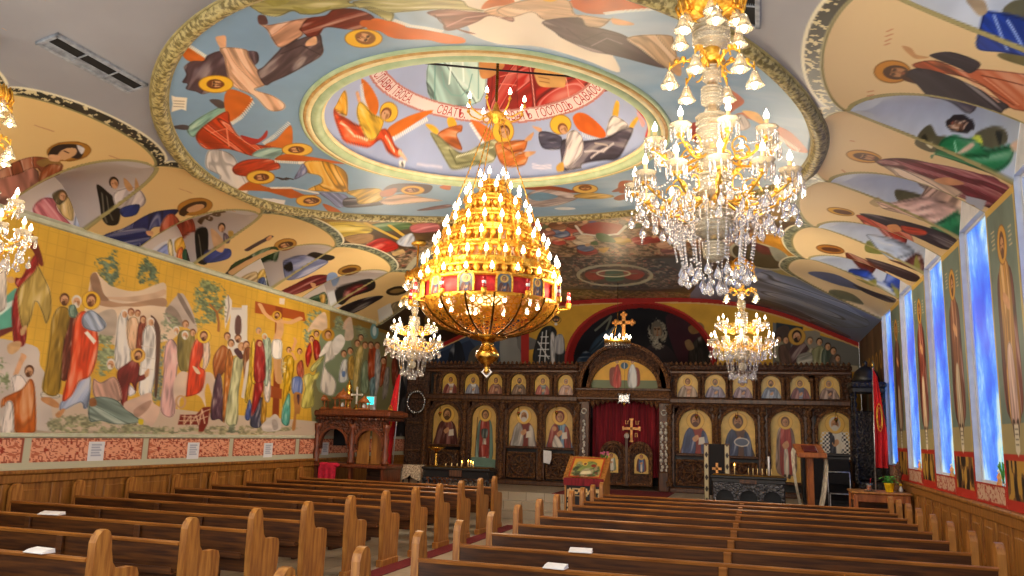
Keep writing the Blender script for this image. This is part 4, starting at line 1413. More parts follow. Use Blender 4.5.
# ---- ceiling: one painted canvas in plan, cut into the vault and the two side vaults
SP = 0.0118
cxs = np.arange(XL, XR + SP / 2, SP); cxs[-1] = XR
cys = np.concatenate([np.arange(2.0, 4.6, 0.05), logspace(4.6, YB, 0, 0.0021)])
cc = Canvas(cxs, cys, '#8e8e94'); cc.map = ceilpix
UX, UY = cc.grid()
D = np.abs(UX - CX)
zc_, s_, lun_, w_, dy_ = cove(UX, UY)
INC = (D >= edge(UY)) & (UY < YEND)
def setc(mask, col): cc.img[mask] = col if not isinstance(col, str) else srgb(col)
nz = fbm(UX * 1.3, UY * 1.3, 4)[..., None]
cc.img *= 0.93 + 0.12 * nz
# crossing of the far vault: dark brown painted ground
cc.run(ART_FAR_BG)  # bluish right end is part fresco, part window reflection painted in
cr_ = random.Random(21); cc.o = (0, 0, 1)
for k in range(46):   # crowd painted on the far crossing
    px_ = 512 + 185 * cr_.random(); py_ = 222 + 30 * cr_.random(); s_ = 3.5 + 3 * cr_.random()
    col_ = cr_.choice(['#b8463c', '#c89878', '#6a7a9a', '#d8c4a8', '#8a5a3c', '#5a6a48', '#c8a040', '#9a8a7c', '#a86a60'])
    cc.poly([(px_ - s_ * 1.6, py_), (px_ - s_, py_ - s_ * .7), (px_ + s_, py_ - s_ * .6), (px_ + s_ * 1.7, py_ + s_ * .2), (px_, py_ + s_ * .6)], col_, 'F')
    cc.ell(px_ + s_ * .4, py_ - s_ * .7, s_ * .5, s_ * .28, 0, '#d0a47c')
cc.run('''P #9a443c 582,226 600,222 622,226 616,234 588,234
L #d8d4c8 2 576,226 582,234 600,236 618,234 626,226
P #4a6a3c 596,234 606,234 616,242 600,241''')
# side vaults
RT = UX > CX
setc(INC & RT, '#dfc494'); setc(INC & ~RT, '#dcbc82')
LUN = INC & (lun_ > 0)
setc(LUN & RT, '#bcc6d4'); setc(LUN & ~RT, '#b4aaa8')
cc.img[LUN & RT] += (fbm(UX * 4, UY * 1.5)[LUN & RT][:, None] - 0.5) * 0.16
cc.run(ART_COVES)
gd = np.abs(dy_ - w_) / np.sqrt(1 + np.minimum(3, np.abs(np.gradient(w_, SP, axis=1))) ** 2 * 0.8)
ga = np.clip((0.034 - gd) / 0.012, 0, 1) * (INC & (D > 4.0) & (UY < 16.3)); ga = ga[..., None]
cc.img = cc.img * (1 - ga) + ga * np.where((gd > 0.022)[..., None], srgb('#7c744a'), srgb('#a39a68'))
setc(INC & (s_ < 0.03) & (lun_ <= 0), '#b8924e')
# ring painting
RR = np.hypot(UX - CX, UY - RING_Y); AN = RR < RING_R
keep_img = cc.img.copy()
cl = np.clip((fbm(UX * .7 + 5, UY * 2.2) - .42) * 3, 0, 1)[..., None] * np.clip((UX[..., None] - CX + 1.5) / 4, 0, 1)
sky = srgb('#7f9fbc') * (0.9 + 0.2 * nz); sky = sky * (1 - .6 * cl) + .6 * cl * srgb('#cfd4d8')
cc.img[AN] = sky[AN]
cc.run(ART_RING)
cc.img[~AN] = keep_img[~AN]
# ornamental border along the scalloped edge
bw = 0.15
B = (D < edge(UY)) & (D > edge(UY) - bw) & (UY < YEND) & ~AN
n1 = vnoise(UX * 27, UY * 27); n2 = vnoise(UX * 44 + 7, UY * 44)
pat = np.where((n1 + 0.6 * n2)[..., None] > 0.99, srgb('#cabc92'), srgb('#2c2a24'))
far = np.clip((UY - 9.5) / 1.2, 0, 1)[..., None]
pat2 = np.where((n1 > 0.5)[..., None], srgb('#8a8e74'), srgb('#4a5244'))
cc.img[B] = (pat * (1 - far) + pat2 * far)[B]
for off_, col_ in ((bw, '#d8d0b4'), (0.0, '#8a8258')):
    q_ = D - (edge(UY) - off_); q_ = np.abs(q_) / np.sqrt(1 + np.minimum(4, np.abs(np.gradient(edge(UY), axis=0) / np.gradient(UY, axis=0))) ** 2)
    a_ = (np.clip((0.022 - q_) / 0.012, 0, 1) * ((UY < YEND) & ~AN))[..., None]; cc.img = cc.img * (1 - a_) + a_ * srgb(col_)

def ceilmesh(name, sel_cols, mat, label=None):
    a, b_ = sel_cols
    c2 = Canvas(cxs[a:b_], cys); c2.img = cc.img[:, a:b_]
    U, V = c2.grid()
    keep = np.hypot(U - CX, V - DOME_Y) > DOME_R - 0.03
    o = c2.mesh(name, lambda U, V: (U, V, ceil_h(U, V)), mat, keep=keep, flip=True)
    return finish(o, label, None, None, 'structure')
iL = int(np.searchsorted(cxs, CX - 3.75)); iR = int(np.searchsorted(cxs, CX + 3.75))
ceilmesh('ceiling_side_vault', (0, iL + 1), fresco)
ceilmesh('ceiling', (iL, iR + 1), fresco_gloss)
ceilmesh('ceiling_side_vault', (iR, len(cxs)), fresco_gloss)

# ---- mouldings of the great ring and the dome rim
def ring_trim(name, cy, prof, mats, seg=160, rise=0.0):
    m = MB()
    for (r, dz, rad, mat) in prof:
        pts = []
        for k in range(seg):
            a = 2 * PI * k / seg; x = CX + r * math.cos(a); y = cy + r * math.sin(a)
            pts.append((x, y, float(ceil_h(np.array(x), np.array(y))) + dz))
        m.tube(pts, rad, mat, 8, closed=True)
    o = m.build(name); return finish(o, None, None, None, 'structure')
ring_trim('trim_1', RING_Y, [(RING_R, -0.0, 0.085, tanm), (RING_R + 0.08, 0.01, 0.024, olivem), (RING_R - 0.08, 0.01, 0.024, olivem)], None)
ring_trim('trim_2', DOME_Y, [(DOME_R + 0.1, -0.0, 0.03, greenm), (DOME_R + 0.06, -0.012, 0.028, tanm2), (DOME_R + 0.02, -0.015, 0.036, creamm), (DOME_R - 0.06, -0.005, 0.07, greenm), (DOME_R - 0.13, 0.02, 0.03, creamm)], None)
# ---- dome
DZ = 5.43; R0 = 2.07; HD = 1.3; RS = (R0 * R0 + HD * HD) / (2 * HD); DC = DZ + HD - RS
def domepix(P):
    d = rays(P[:, 0], P[:, 1]); o_ = CAM - np.array([CX, DOME_Y, DC])
    a = (d * d).sum(1); b2 = 2 * (d @ o_); c = o_ @ o_ - RS * RS
    t = (-b2 + np.sqrt(np.maximum(1e-6, b2 * b2 - 4 * a * c))) / (2 * a)
    q = CAM + d * t[:, None]; return q[:, :2]
dx_ = np.arange(-2.12, 2.121, 0.0115)
dc = Canvas(dx_ + CX, dx_ + DOME_Y, '#a4b2d6'); dc.map = domepix
GX, GY = dc.grid(); GR = np.hypot(GX - CX, GY - DOME_Y)
dc.img *= (0.92 + 0.16 * fbm(GX * 1.5, GY * 1.5))[..., None]
dc.run(ART_DOME1)
RB0, RB1 = 1.36, 1.515
dc.img[(GR > RB0) & (GR < RB1)] = srgb('#efdcd8')
dc.img[(np.abs(GR - RB0) < 0.012) | (np.abs(GR - RB1) < 0.012)] = srgb('#c08078')
dc.run(ART_DOME2)
domo = dc.mesh('ceiling_dome', lambda U, V: (U, V, DC + np.sqrt(np.maximum(1e-4, RS * RS - (U - CX) ** 2 - (V - DOME_Y) ** 2))), fresco, keep=GR < R0 + 0.02, flip=True)
finish(domo, None, None, None, 'structure')
# lettering on the dome's band, reading from inside, feet towards the centre-outside
def ribbon_text(txt, p0, p1, mat, name):
    """letters stand on the band with their feet outwards, running the way the band reads from below"""
    cu = bpy.data.curves.new(name, 'FONT'); cu.body = txt; cu.size = 0.15; cu.extrude = 0.0
    o = bpy.data.objects.new(name, cu); COL.objects.link(o)
    dg = bpy.context.evaluated_depsgraph_get(); me = bpy.data.meshes.new_from_object(o.evaluated_get(dg))
    COL.objects.unlink(o); bpy.data.objects.remove(o)
    bm = bmesh.new(); bm.from_mesh(me)
    bmesh.ops.triangulate(bm, faces=bm.faces); bmesh.ops.subdivide_edges(bm, edges=[e for e in bm.edges if e.calc_length() > 0.03], cuts=1)
    xs = [v.co.x for v in bm.verts]; x0, x1 = min(xs), max(xs)
    A = [PI / 2 + math.atan2(-(q[0] - CX), q[1] - DOME_Y) for q in domepix(np.array([p0, p1], float))]
    for v in bm.verts:
        a = A[0] + (A[1] - A[0]) * (v.co.x - x0) / (x1 - x0); r = RB1 - 0.03 - v.co.y * 1.02
        v.co = (CX + r * math.cos(a), DOME_Y + r * math.sin(a), DC + math.sqrt(max(1e-4, RS * RS - r * r)) - 0.006)
    bm.to_mesh(me); bm.free(); me.materials.clear(); me.materials.append(mat)
    o2 = bpy.data.objects.new(name, me); COL.objects.link(o2); return finish(o2, None, None, None, 'structure')
redink = flat_mat('red_lettering', '#b02a2c', 0.6)
for txt, p0, p1 in (('СЛАВЫ', (367, 80), (388, 92)), ('ТВОЕА.', (391, 93), (411, 101)), ('СВАТЪ,', (438, 108), (466, 112)), ('СВАТЪ', (505, 113), (531, 112)), ('ГОСПОДЬ', (536, 111), (572, 105)), ('САВАОΘЪ', (577, 104), (612, 92)), ('ИСП', (616, 91), (630, 84))):
    ribbon_text(txt, p0, p1, redink, 'trim_3')

# ---- left wall with its mural, ornamental dado and lunette fields
wy = logspace(5.2, YB, 0, 0.0022); wz = np.arange(1.10, 4.96, 0.0105)
wl = Canvas(wy, wz, '#d8aa3a'); wl.map = xpix(XL)
WY, WZ = wl.grid()
wl.img *= (0.9 + 0.2 * fbm(WY * 2, WZ * 2))[..., None] * (1 - 0.05 * ((np.mod(WY, 0.16) < 0.012) | (np.mod(WZ, 0.16) < 0.012)))[..., None]
wl.run(ART_MURAL)  # far end has light falloff painted in as darker ochre
up = WZ > ZSL - 0.04
low = wl.img[~up].copy()
wl.img[up] = srgb('#c8bcb4')
wl.run(ART_LUNETTES_L)
wl.img[~up] = low
wl.img[(WZ < 1.56)] = srgb('#c2c0a6')
bays = [5.9, 8.12, 10.2, 12.28, 14.42, 16.6, 18.8, 21.0]
for a, b_ in zip(bays[:-1], bays[1:]):
    m = (WY > a + 0.06) & (WY < b_ - 0.06) & (WZ > 1.19) & (WZ < 1.49)
    q1 = np.abs(np.sin((WY - a) * PI / (b_ - a) * 5)); q2 = np.abs(np.sin((WZ - 1.34) * PI / 0.15))
    pn = vnoise((np.abs(WY - (a + b_) / 2)) * 17, np.abs(WZ - 1.34) * 24 + 3 * (q1 > .5))
    base = np.where((np.abs(pn - 0.5) < 0.055)[..., None], srgb('#9a3a26'), srgb('#e8a584'))
    rim = (WY < a + 0.085) | (WY > b_ - 0.085) | (WZ < 1.205) | (WZ > 1.475)
    base = np.where((pn > 0.78)[..., None], srgb('#c06a4c'), base)
    wl.img[m] = base[m]
    wl.img[m & rim & (np.mod(WY * 9, 1) < .6)] = srgb('#9a4a34')
finish(wl.mesh('wall_left', lambda U, V: (XL + 0 * U, U, V), fresco, flip=True), None, None, None, 'structure')
m = MB(); m.prism([(XL, ZSL - 0.06), (XL + 0.05, ZSL - 0.05), (XL + 0.07, ZSL), (XL + 0.05, ZSL + 0.02), (XL + 0.03, ZSL + 0.05), (XL, ZSL + 0.05)], 'y', YF, YB, palegreen)
m.prism([(XL, 1.50), (XL + 0.03, 1.51), (XL + 0.03, 1.55), (XL, 1.56)], 'y', YF, 17, palegreen)
finish(m.build('trim_4'), None, None, None, 'structure')
# near stretch of the left wall outside the picture, and the wainscot
m = MB(); m.box(XL - 0.05, XL, YF, 5.2, 1.1, 4.9, plaster); finish(m.build('wall_left_entrance'), None, None, None, 'structure')
def wainscot(name, x, sgn, y0, y1, top, step, mat):
    m = MB()
    X = lambda a, b_: (min(x + sgn * a, x + sgn * b_), max(x + sgn * a, x + sgn * b_))
    m.box(*X(-0.06, 0.02), y0, y1, 0, top, mat)
    m.box(*X(0, 0.075), y0, y1, top - 0.05, top, mat, 0.012)
    m.box(*X(0, 0.05), y0, y1, top - 0.16, top - 0.05, mat, 0.01)
    m.box(*X(0, 0.05), y0, y1, 0.0, 0.16, mat, 0.01)
    y = y0
    while y < y1:
        m.box(*X(0, 0.04), y, y + 0.1, 0.16, top - 0.16, mat, 0.008)
        m.box(*X(0, 0.03), y + 0.16, min(y1, y + step - 0.06), 0.26, top - 0.24, mat, 0.02)
        y += step
    return finish(m.build(name), None, None, None, 'structure')
wainscot('baseboard_left', XL, 1, YF, YB, 1.10, 0.74, wains)
wainscot('baseboard_right', XR, -1, YF, 18.9, 1.13, 0.56, wains)

# ---- right wall: painted piers, deep window bays
WT = 4.34
def pier(n, yc, seed, robe, under, mantle):
    y0, y1 = yc - 0.52, yc + 0.52
    us = np.arange(y0, y1 + 0.001, 0.0125); vs = np.arange(1.13, ZS + 0.03, 0.0125)
    c = Canvas(us, vs, '#66786f')
    U, V = c.grid(); c.img *= (0.88 + 0.24 * fbm(U * 4 + seed, V * 2))[..., None]
    def fill(msk, col): c.img[msk] = srgb(col)
    fill(V < 1.98, '#9c9066'); fill((np.abs(U - yc) > 0.47), '#b8a468')
    fill(V > ZS - 0.07, '#c0a050')
    fill((V > 1.62) & (V < 1.68), '#a8281c'); fill(V < 1.62, '#5a3a24')
    n_ = vnoise(U * 16 + seed, V * 5)
    c.img[V < 1.62] = np.where((n_ > 0.55)[..., None], srgb('#b08a3c'), np.where((n_ < 0.35)[..., None], srgb('#241a14'), srgb('#6a4a2a')))[V < 1.62]
    fill(V < 1.24, '#b02c20'); fill((V < 1.62) & (np.abs(U - yc) > 0.45), '#b02c20')
    def F(col, *p): c.poly([(yc + a, b_) for a, b_ in p], col, 'F')
    F(mantle, (-.22, 3.5), (.22, 3.5), (.3, 2.9), (.26, 2.1), (-.26, 2.1), (-.3, 2.9))
    F(robe, (-.12, 3.6), (.12, 3.6), (.2, 3.3), (.18, 2.6), (.16, 2.0), (-.16, 2.0), (-.18, 2.6), (-.2, 3.3))
    F(under, (-.08, 2.7), (.1, 2.7), (.12, 1.95), (-.12, 1.95))
    c.poly([(yc - .1, 2.02), (yc - .02, 2.0), (yc - .03, 1.86), (yc - .09, 1.86)], '#3a2418'); c.poly([(yc + .02, 2.0), (yc + .1, 2.02), (yc + .09, 1.86), (yc + .03, 1.86)], '#3a2418')
    c.poly([(yc - .1, 3.2), (yc + .06, 3.3), (yc + .1, 3.22), (yc - .06, 3.1)], '#c89468')
    c.ell(yc, 3.78, .17, .21, 0, '#8a5a1c'); c.ell(yc, 3.78, .155, .195, 0, '#c8963c'); c.ell(yc, 3.79, .085, .13, 0, '#5a3218'); c.ell(yc, 3.76, .06, .1, 0, '#bc8a60'); c.ell(yc, 3.69, .05, .06, 0, '#5a3218')
    for sy in (-1, 1):
        c.line([(yc - .025 * sy, 3.78), (yc - .04 * sy, 3.78)], 0.012, '#2a1810')
    for k in range(5): c.line([(yc - .34 + .03 * (k % 2), 3.9 - .045 * k), (yc - .24, 3.9 - .045 * k)], 0.012, '#c8b890'); c.line([(yc + .24, 3.98 - .045 * k), (yc + .36 - .03 * (k % 2), 3.98 - .045 * k)], 0.012, '#c8b890')
    c.poly([(yc - .07, 1.98), (yc + .07, 1.98), (yc + .07, 1.72), (yc, 1.66), (yc - .07, 1.72)], '#cfc8b4', 'Q')
    for k in range(4): c.line([(yc - .045, 1.93 - .05 * k), (yc + .045, 1.93 - .05 * k)], 0.01, '#6a6458')
    o = c.mesh('wall_right_pier', lambda U, V: (XR + 0 * U, U, V), fresco)
    me = MB(); me.box(XR + 0.004, XR + 0.14, y0, y1, 0, ZS + 0.7, plaster)
    finish(o, None, None, None, 'structure'); finish(me.build('wall_right_jamb'), None, None, None, 'structure')
piers = [(2.28, '#8a5a2c'), (4.54, '#8a5a2c'), (6.80, '#8a4a2c'), (9.06, '#c08a3a'), (11.32, '#8a4a22'), (13.58, '#9a4a3a'), (15.85, '#6a3a2a')]
for k, (yc, rb) in enumerate(piers):
    pier(k, yc, k * 13.0, rb, ['#b8a890', '#d8c0a0', '#b0a08a', '#c8a8a0'][k % 4], ['#5a2018', '#5e2420', '#402418', '#6a2a22'][k % 4])
wins = [3.41, 5.67, 7.93, 10.19, 12.45, 14.72, 16.95]
for k, yc in enumerate(wins):
    h = 0.61
    us = np.arange(yc - h, yc + h + .001, 0.0125); vs = np.arange(1.13, 1.36, 0.0125)
    c = Canvas(us, vs, '#c8a890'); U, V = c.grid()
    pn = vnoise(U * 22, V * 26); c.img = np.where((np.abs(pn - .5) < .1)[..., None], srgb('#a03a30'), c.img); c.img[(V > 1.33) | (V < 1.16)] = srgb('#a8281c'); c.img[np.abs(U - yc) > h - 0.04] = srgb('#b02c20')
    finish(c.mesh('wall_right_apron', lambda U, V: (XR + 0 * U, U, V), fresco), None, None, None, 'structure')
    m = MB()
    m.box(XR + 0.002, XR + 0.14, yc - h, yc + h, 1.10, 1.345, plaster)
    m.box(XR + 0.003, XR + 0.14, yc - h, yc + h, WT, 5.0, plaster)
    finish(m.build('wall_right_bay'), None, None, None, 'structure')
    w = thing('window_%d' % (k + 1), None, None, (XR + 0.085, yc, 1.345)); w['kind'] = 'structure'
    m = MB(); m.box(0.0, 0.012, -h, h, 0, WT - 1.345, winglass); m.build('pane', w)
    m = MB()
    for a in (-h, h - 0.035): m.box(-0.02, 0.02, a, a + 0.035, 0, WT - 1.345, plaster, .005)
    for a in (0, WT - 1.345 - 0.035): m.box(-0.02, 0.02, -h + .035, h - .035, a, a + 0.035, plaster, .005)
    m.build('window_frame', w)
us = np.arange(17.56, YB, 0.03); vs = np.arange(0.0, 4.5, 0.03); c = Canvas(us, vs, '#6a5038'); U, V = c.grid()
c.img *= (.6 + .8 * fbm(U * 2, V * 1.2))[..., None]
for k in range(6):
    yy = 17.9 + .6 * k; c.poly([(yy - .2, 1.4), (yy - .22, 2.9), (yy, 3.3), (yy + .22, 2.9), (yy + .2, 1.4)], ['#8a4a34', '#5a6a7a', '#9a8458', '#6a3a34', '#7a7a6a', '#8a6a4a'][k], 'F'); c.ell(yy, 3.45, .16, .2, 0, '#c8963c'); c.ell(yy, 3.45, .09, .13, 0, '#5a3a24')
m = MB(); m.box(XR + .004, XR + .14, 17.56, YB, 0, 4.6, plaster); finish(m.build('wall_right_backing'), None, None, None, 'structure')
finish(c.mesh('wall_right_end', lambda U, V: (XR + 0 * U, U, V), fresco), None, None, None, 'structure')

# ---- back wall: gold ground, red border, painted apse conch
ACX, AZ0, AR = -3.06, 2.7, 1.94
ACZ = 3.74
bx = np.arange(XL, XR + .01, 0.015); bz = np.arange(2.2, 5.5, 0.015)
bc = Canvas(bx, bz, '#d2a234'); bc.map = ypix(YB)
BX, BZ = bc.grid()
bc.img *= (0.88 + 0.24 * fbm(BX * 2, BZ * 2))[..., None]
bc.run(ART_BACK)
top = zv(BX)
bc.img[(BZ > top - 0.12)] = srgb('#a8221c'); bc.img[np.abs(BZ - (top - 0.13)) < 0.018] = srgb('#d8b070')
rr = np.hypot((BX - ACX), np.maximum(0, BZ - ACZ) * (AR / 1.54))
ins = (rr < AR) & (BZ < 5.4)
bc.img[(np.abs(rr - AR) < 0.08) & (BZ < 5.4)] = srgb('#a8221c')
dep = np.where(ins, 1.3 * np.sqrt(np.clip(1 - (rr / AR) ** 2, 0, 1)), 0.0)
keep = BZ < top + 0.03
finish(bc.mesh('wall_back', lambda U, V: (U, YB + dep, V), fresco, keep=keep), None, None, None, 'structure')
m = MB(); m.box(XL, XR, YB, YB + 0.05, 0, 2.2, blackwood); finish(m.build('wall_back_base'), None, None, None, 'structure')

# ---- floor, raised sanctuary platform
m = MB(); m.box(XL - 0.3, XR + 0.4, YF, YB + 1.4, -0.06, 0, tile); finish(m.build('floor'), None, None, None, 'structure')
m = MB()
for k, y in enumerate((16.35, 16.68, 17.0)):
    m.box(XL, XR, y, YB, 0.0 + k * 0.165, 0.165 * (k + 1), tile)
finish(m.build('floor_platform'), None, None, None, 'structure')
# ------------------------------------------------------------------ pews
ORD = ['first', 'second', 'third', 'fourth', 'fifth', 'sixth', 'seventh', 'eighth', 'ninth', 'tenth', 'eleventh', 'twelfth']
def pew_end(x0, x1):
    m = MB()
    prof = [(0.02, 0.0), (0.0, 0.5), (0.0, 0.86), (0.02, 0.91), (0.06, 0.945), (0.10, 0.95), (0.135, 0.93), (0.155, 0.88), (0.165, 0.80), (0.19, 0.70), (0.23, 0.655), (0.30, 0.645), (0.40, 0.645), (0.45, 0.63), (0.475, 0.58), (0.475, 0.45), (0.46, 0.30), (0.46, 0.0)]
    prof = [(a + 0.02, b_) for a, b_ in prof]
    m.prism(prof, 'x', x0, x1, oak)
    m.box(x0 - 0.012, x1 + 0.012, 0.0, 0.5, 0.0, 0.09, oak, 0.008)
    return m
def make_pew(L, name='church_pew', posts=(), pm=None):
    t = thing(name, 'pew', 'pew')
    pew_end(0.0, 0.065).build('end_panel', t); pew_end(L - 0.065, L).build('end_panel', t)
    m = MB(); m.prism([(0.045, 0.36), (0.075, 0.36), (0.055, 0.735), (0.025, 0.735)], 'x', 0.065, L - 0.065, pew_dark); m.build('backrest', t)
    m = MB(); m.prism([(0.005, 0.725), (0.065, 0.72), (0.072, 0.738), (0.06, 0.752), (0.015, 0.756), (0.002, 0.745)], 'x', 0.065, L - 0.065, pew_rail); m.build('top_rail', t)
    m = MB(); m.prism([(0.07, 0.40), (0.44, 0.43), (0.465, 0.445), (0.455, 0.46), (0.07, 0.435)], 'x', 0.065, L - 0.065, pew_rail); m.build('seat', t)
    m = MB(); m.box(0.065, L - 0.065, -0.06, 0.03, 0.50, 0.515, pew_dark); m.box(0.065, L - 0.065, -0.062, -0.05, 0.515, 0.555, pew_dark); m.build('book_rack', t)
    for p in posts:
        m = MB(); m.box(p - 0.035, p + 0.035, -0.012, 0.03, 0.05, 0.725, pm or pew_rail, 0.006); m.box(p - 0.03, p + 0.03, 0.05, 0.43, 0.0, 0.40, pew_dark, 0.01); m.build('support', t)
    return t
LY = [4.1, 5.05, 6.05, 7.0, 7.95, 8.92, 9.88, 10.85, 11.75, 12.7, 13.65, 14.45]
RY = [4.25, 5.2, 6.2, 7.12, 8.05, 8.98, 9.92, 10.82, 11.72, 12.5, 13.3, 14.1]
PEWL = make_pew(4.12, posts=(1.4, 2.8), pm=pew_dark); PEWR = make_pew(4.62, posts=(2.35,))
def row_label(k, n, blk, beside):
    r = n - 1 - k
    o = ORD[r] + ' row from the altar' if r < 7 else ORD[k] + ' row counted from the back'
    return 'varnished oak pew of the %s, %s' % (blk, o)
pews = []
for k, y in enumerate(LY):
    lb = row_label(k, 12, 'block along the mural wall', '')
    o = PEWL if k == 0 else dup(PEWL, (0, 0, 0))
    o.location = (-8.78, y - 0.1, 0); o['label'] = lb; o['group'] = 'pews of the mural side block'
for k, y in enumerate(RY):
    lb = row_label(k, 12, 'block along the window wall', '')
    o = PEWR if k == 0 else dup(PEWR, (0, 0, 0))
    o.location = (-2.66, y - 0.1, 0); o['label'] = lb; o['group'] = 'pews of the window side block'
# red runners along the aisle ends of the pews
m = MB(); m.box(-4.65, -4.4, 3.6, 15.2, 0, 0.012, carpetm); finish(m.build('carpet_runner'), 'dark red carpet strip along the aisle ends of the mural side pews', 'carpet', None)
m = MB(); m.box(-2.95, -2.68, 3.6, 14.8, 0, 0.012, carpetm); finish(m.build('carpet_runner'), 'dark red carpet strip along the aisle ends of the window side pews', 'carpet', None)
m = MB(); m.box(-5.0, -1.6, 17.15, 19.2, 0.495, 0.507, carpetm); m.build('x') if False else None
m = MB(); m.prism([(-4.25, 17.02), (-1.9, 17.02), (-1.9, 19.3), (-4.25, 19.3)], 'z', 0.495, 0.505, carpetm); finish(m.build('carpet'), 'dark red carpet on the platform before the altar doors', 'carpet')
# leaflets lying in the racks and on the top rails
def leaflet(px, py, rowY, w, rot, lb):
    p = at(px, py, rowY); t = thing('leaflet', lb, 'leaflet', (p.x, rowY, 0.758), rot, 'leaflets left on the pews')
    m = MB(); m.box(-w / 2, w / 2, -.062, .055, 0, .006, paper, .001); m.build('sheet', t)
    m = MB(); m.prism([(-.062, .006), (.055, .006), (.05, .03), (-.02, .022)], 'x', -w / 2 + .004, w / 2 - .004, paper); m.build('fold', t)
for px, py, k, w, rot, lb in (
    (581, 537, 3, .2, 0.1, 'white leaflet on a pew rail, the one nearest the icon stand'),
    (556, 551, 2, .17, -0.1, 'white leaflet on a pew rail, second from the icon stand'),
    (531, 566, 1, .2, 0.05, 'white leaflet on a pew rail, third from the icon stand'),
    (624, 574, 1, .2, 0.0, 'white leaflet on a pew rail at the bottom of the photo'),
    (803, 556, 2, .2, 0.0, 'white leaflet on a pew rail in the middle of the window side')):
    leaflet(px, py, RY[k] - 0.062, w, rot, lb)
for px, py, k, w, rot, lb in ((52, 513, 3, .24, 0.2, 'white leaflet on a pew rail near the mural wall'), (40, 549, 1, .2, -.1, 'white leaflet on the nearest mural side pew rail')):
    leaflet(px, py, LY[k] - 0.062, w, rot, lb)

# ------------------------------------------------------------------ painted icons
def saint_canvas(w, h, robe, mantle, hair, style, beard=None, ground='#d2a136', n=0.011, hat=None):
    us = np.arange(0, w + n / 2, n); vs = np.arange(0, h + n / 2, n)
    c = Canvas(us, vs, ground); U, V = c.grid(); c.img *= (0.9 + 0.2 * fbm(U * 9 + hash_(robe), V * 9))[..., None]
    u = lambda a, b_: (w * a, h * b_)
    def F(col, *p, m='F'): c.poly([u(*q) for q in p], col, m)
    if style == 'bust':
        F(robe, (.05, -.05), (.12, .3), (.3, .48), (.42, .54), (.58, .54), (.7, .48), (.88, .3), (.95, -.05))
        F(mantle, (.05, -.05), (.12, .3), (.3, .47), (.45, .3), (.4, -.05)); F(mantle, (.62, -.05), (.66, .25), (.72, .46), (.88, .3), (.95, -.05))
        P('P', c, u, '#c89468', (.45, .2), (.58, .3), (.62, .22), (.52, .13))
        hx, hy, r = .5, .66, .125
    elif style == 'half':
        F(robe, (.08, -.05), (.1, .2), (.2, .48), (.38, .6), (.62, .6), (.8, .48), (.9, .2), (.92, -.05))
        F(mantle, (.08, -.05), (.1, .2), (.2, .48), (.38, .58), (.5, .3), (.45, -.05)); F(mantle, (.7, -.05), (.66, .2), (.7, .52), (.85, .4), (.92, -.05))
        P('P', c, u, '#c89468', (.4, .34), (.55, .42), (.6, .34), (.48, .26))
        P('Q', c, u, '#d8cfc0', (.58, .2), (.78, .22), (.76, .38), (.6, .36))
        hx, hy, r = .5, .74, .13
    else:
        F(mantle, (.2, .12), (.18, .5), (.3, .76), (.7, .76), (.82, .5), (.8, .12))
        F(robe, (.33, .1), (.3, .5), (.36, .77), (.64, .77), (.7, .5), (.67, .1))
        F(ground if False else '#e0d4c0', (.42, .1), (.44, .45), (.56, .45), (.58, .1))
        P('P', c, u, '#c89468', (.38, .52), (.55, .58), (.6, .5), (.46, .46))
        for a in (.4, .55): P('P', c, u, '#3a2820', (a, .1), (a + .08, .1), (a + .07, .05), (a, .05))
        hx, hy, r = .5, .84, .1
    r = r * min(w, h * .62) / .62 * 1.05
    c.ell(w * hx, h * hy, r * 1.5, r * 1.5, 0, '#b07c30'); c.ell(w * hx, h * hy, r * 1.42, r * 1.42, 0, '#e2b654')
    c.ell(w * hx, h * hy + r * .1, r * .85, r * 1.05, 0, hair); c.ell(w * hx, h * hy - r * .05, r * .58, r * .8, 0, '#c08c60')
    c.ell(w * hx + r * .2, h * hy - r * .1, r * .3, r * .6, 0, '#a06e48')
    if beard: c.ell(w * hx, h * hy - r * .62, r * .5, r * .45, 0, beard)
    for k in (-1, 1): c.ell(w * hx + k * r * .24, h * hy + r * .02, r * .13, r * .07, 0, '#3a2418')
    return c
def P(mode, c, u, col, *p): c.poly([u(*q) for q in p], col, mode)
def hash_(s): return sum(ord(q) * (i + 1) for i, q in enumerate(s)) % 53
def icon_mesh(name, c, x0, z0, y, w, h, spring, parent, label, mat=None):
    """arched painted panel; spring = height where the arch begins"""
    U, V = c.grid(); r = w / 2
    top = np.where(V > spring, np.hypot(U - r, V - spring) < r + 0.004, True)
    off = parent.location if parent else Vector((0, 0, 0))
    o = c.mesh(name, lambda U, V: (x0 + U - off.x, y - off.y + 0 * U, z0 + V - off.z), mat or iconpaint, parent, keep=top)
    if label: o['label'] = label
    return o

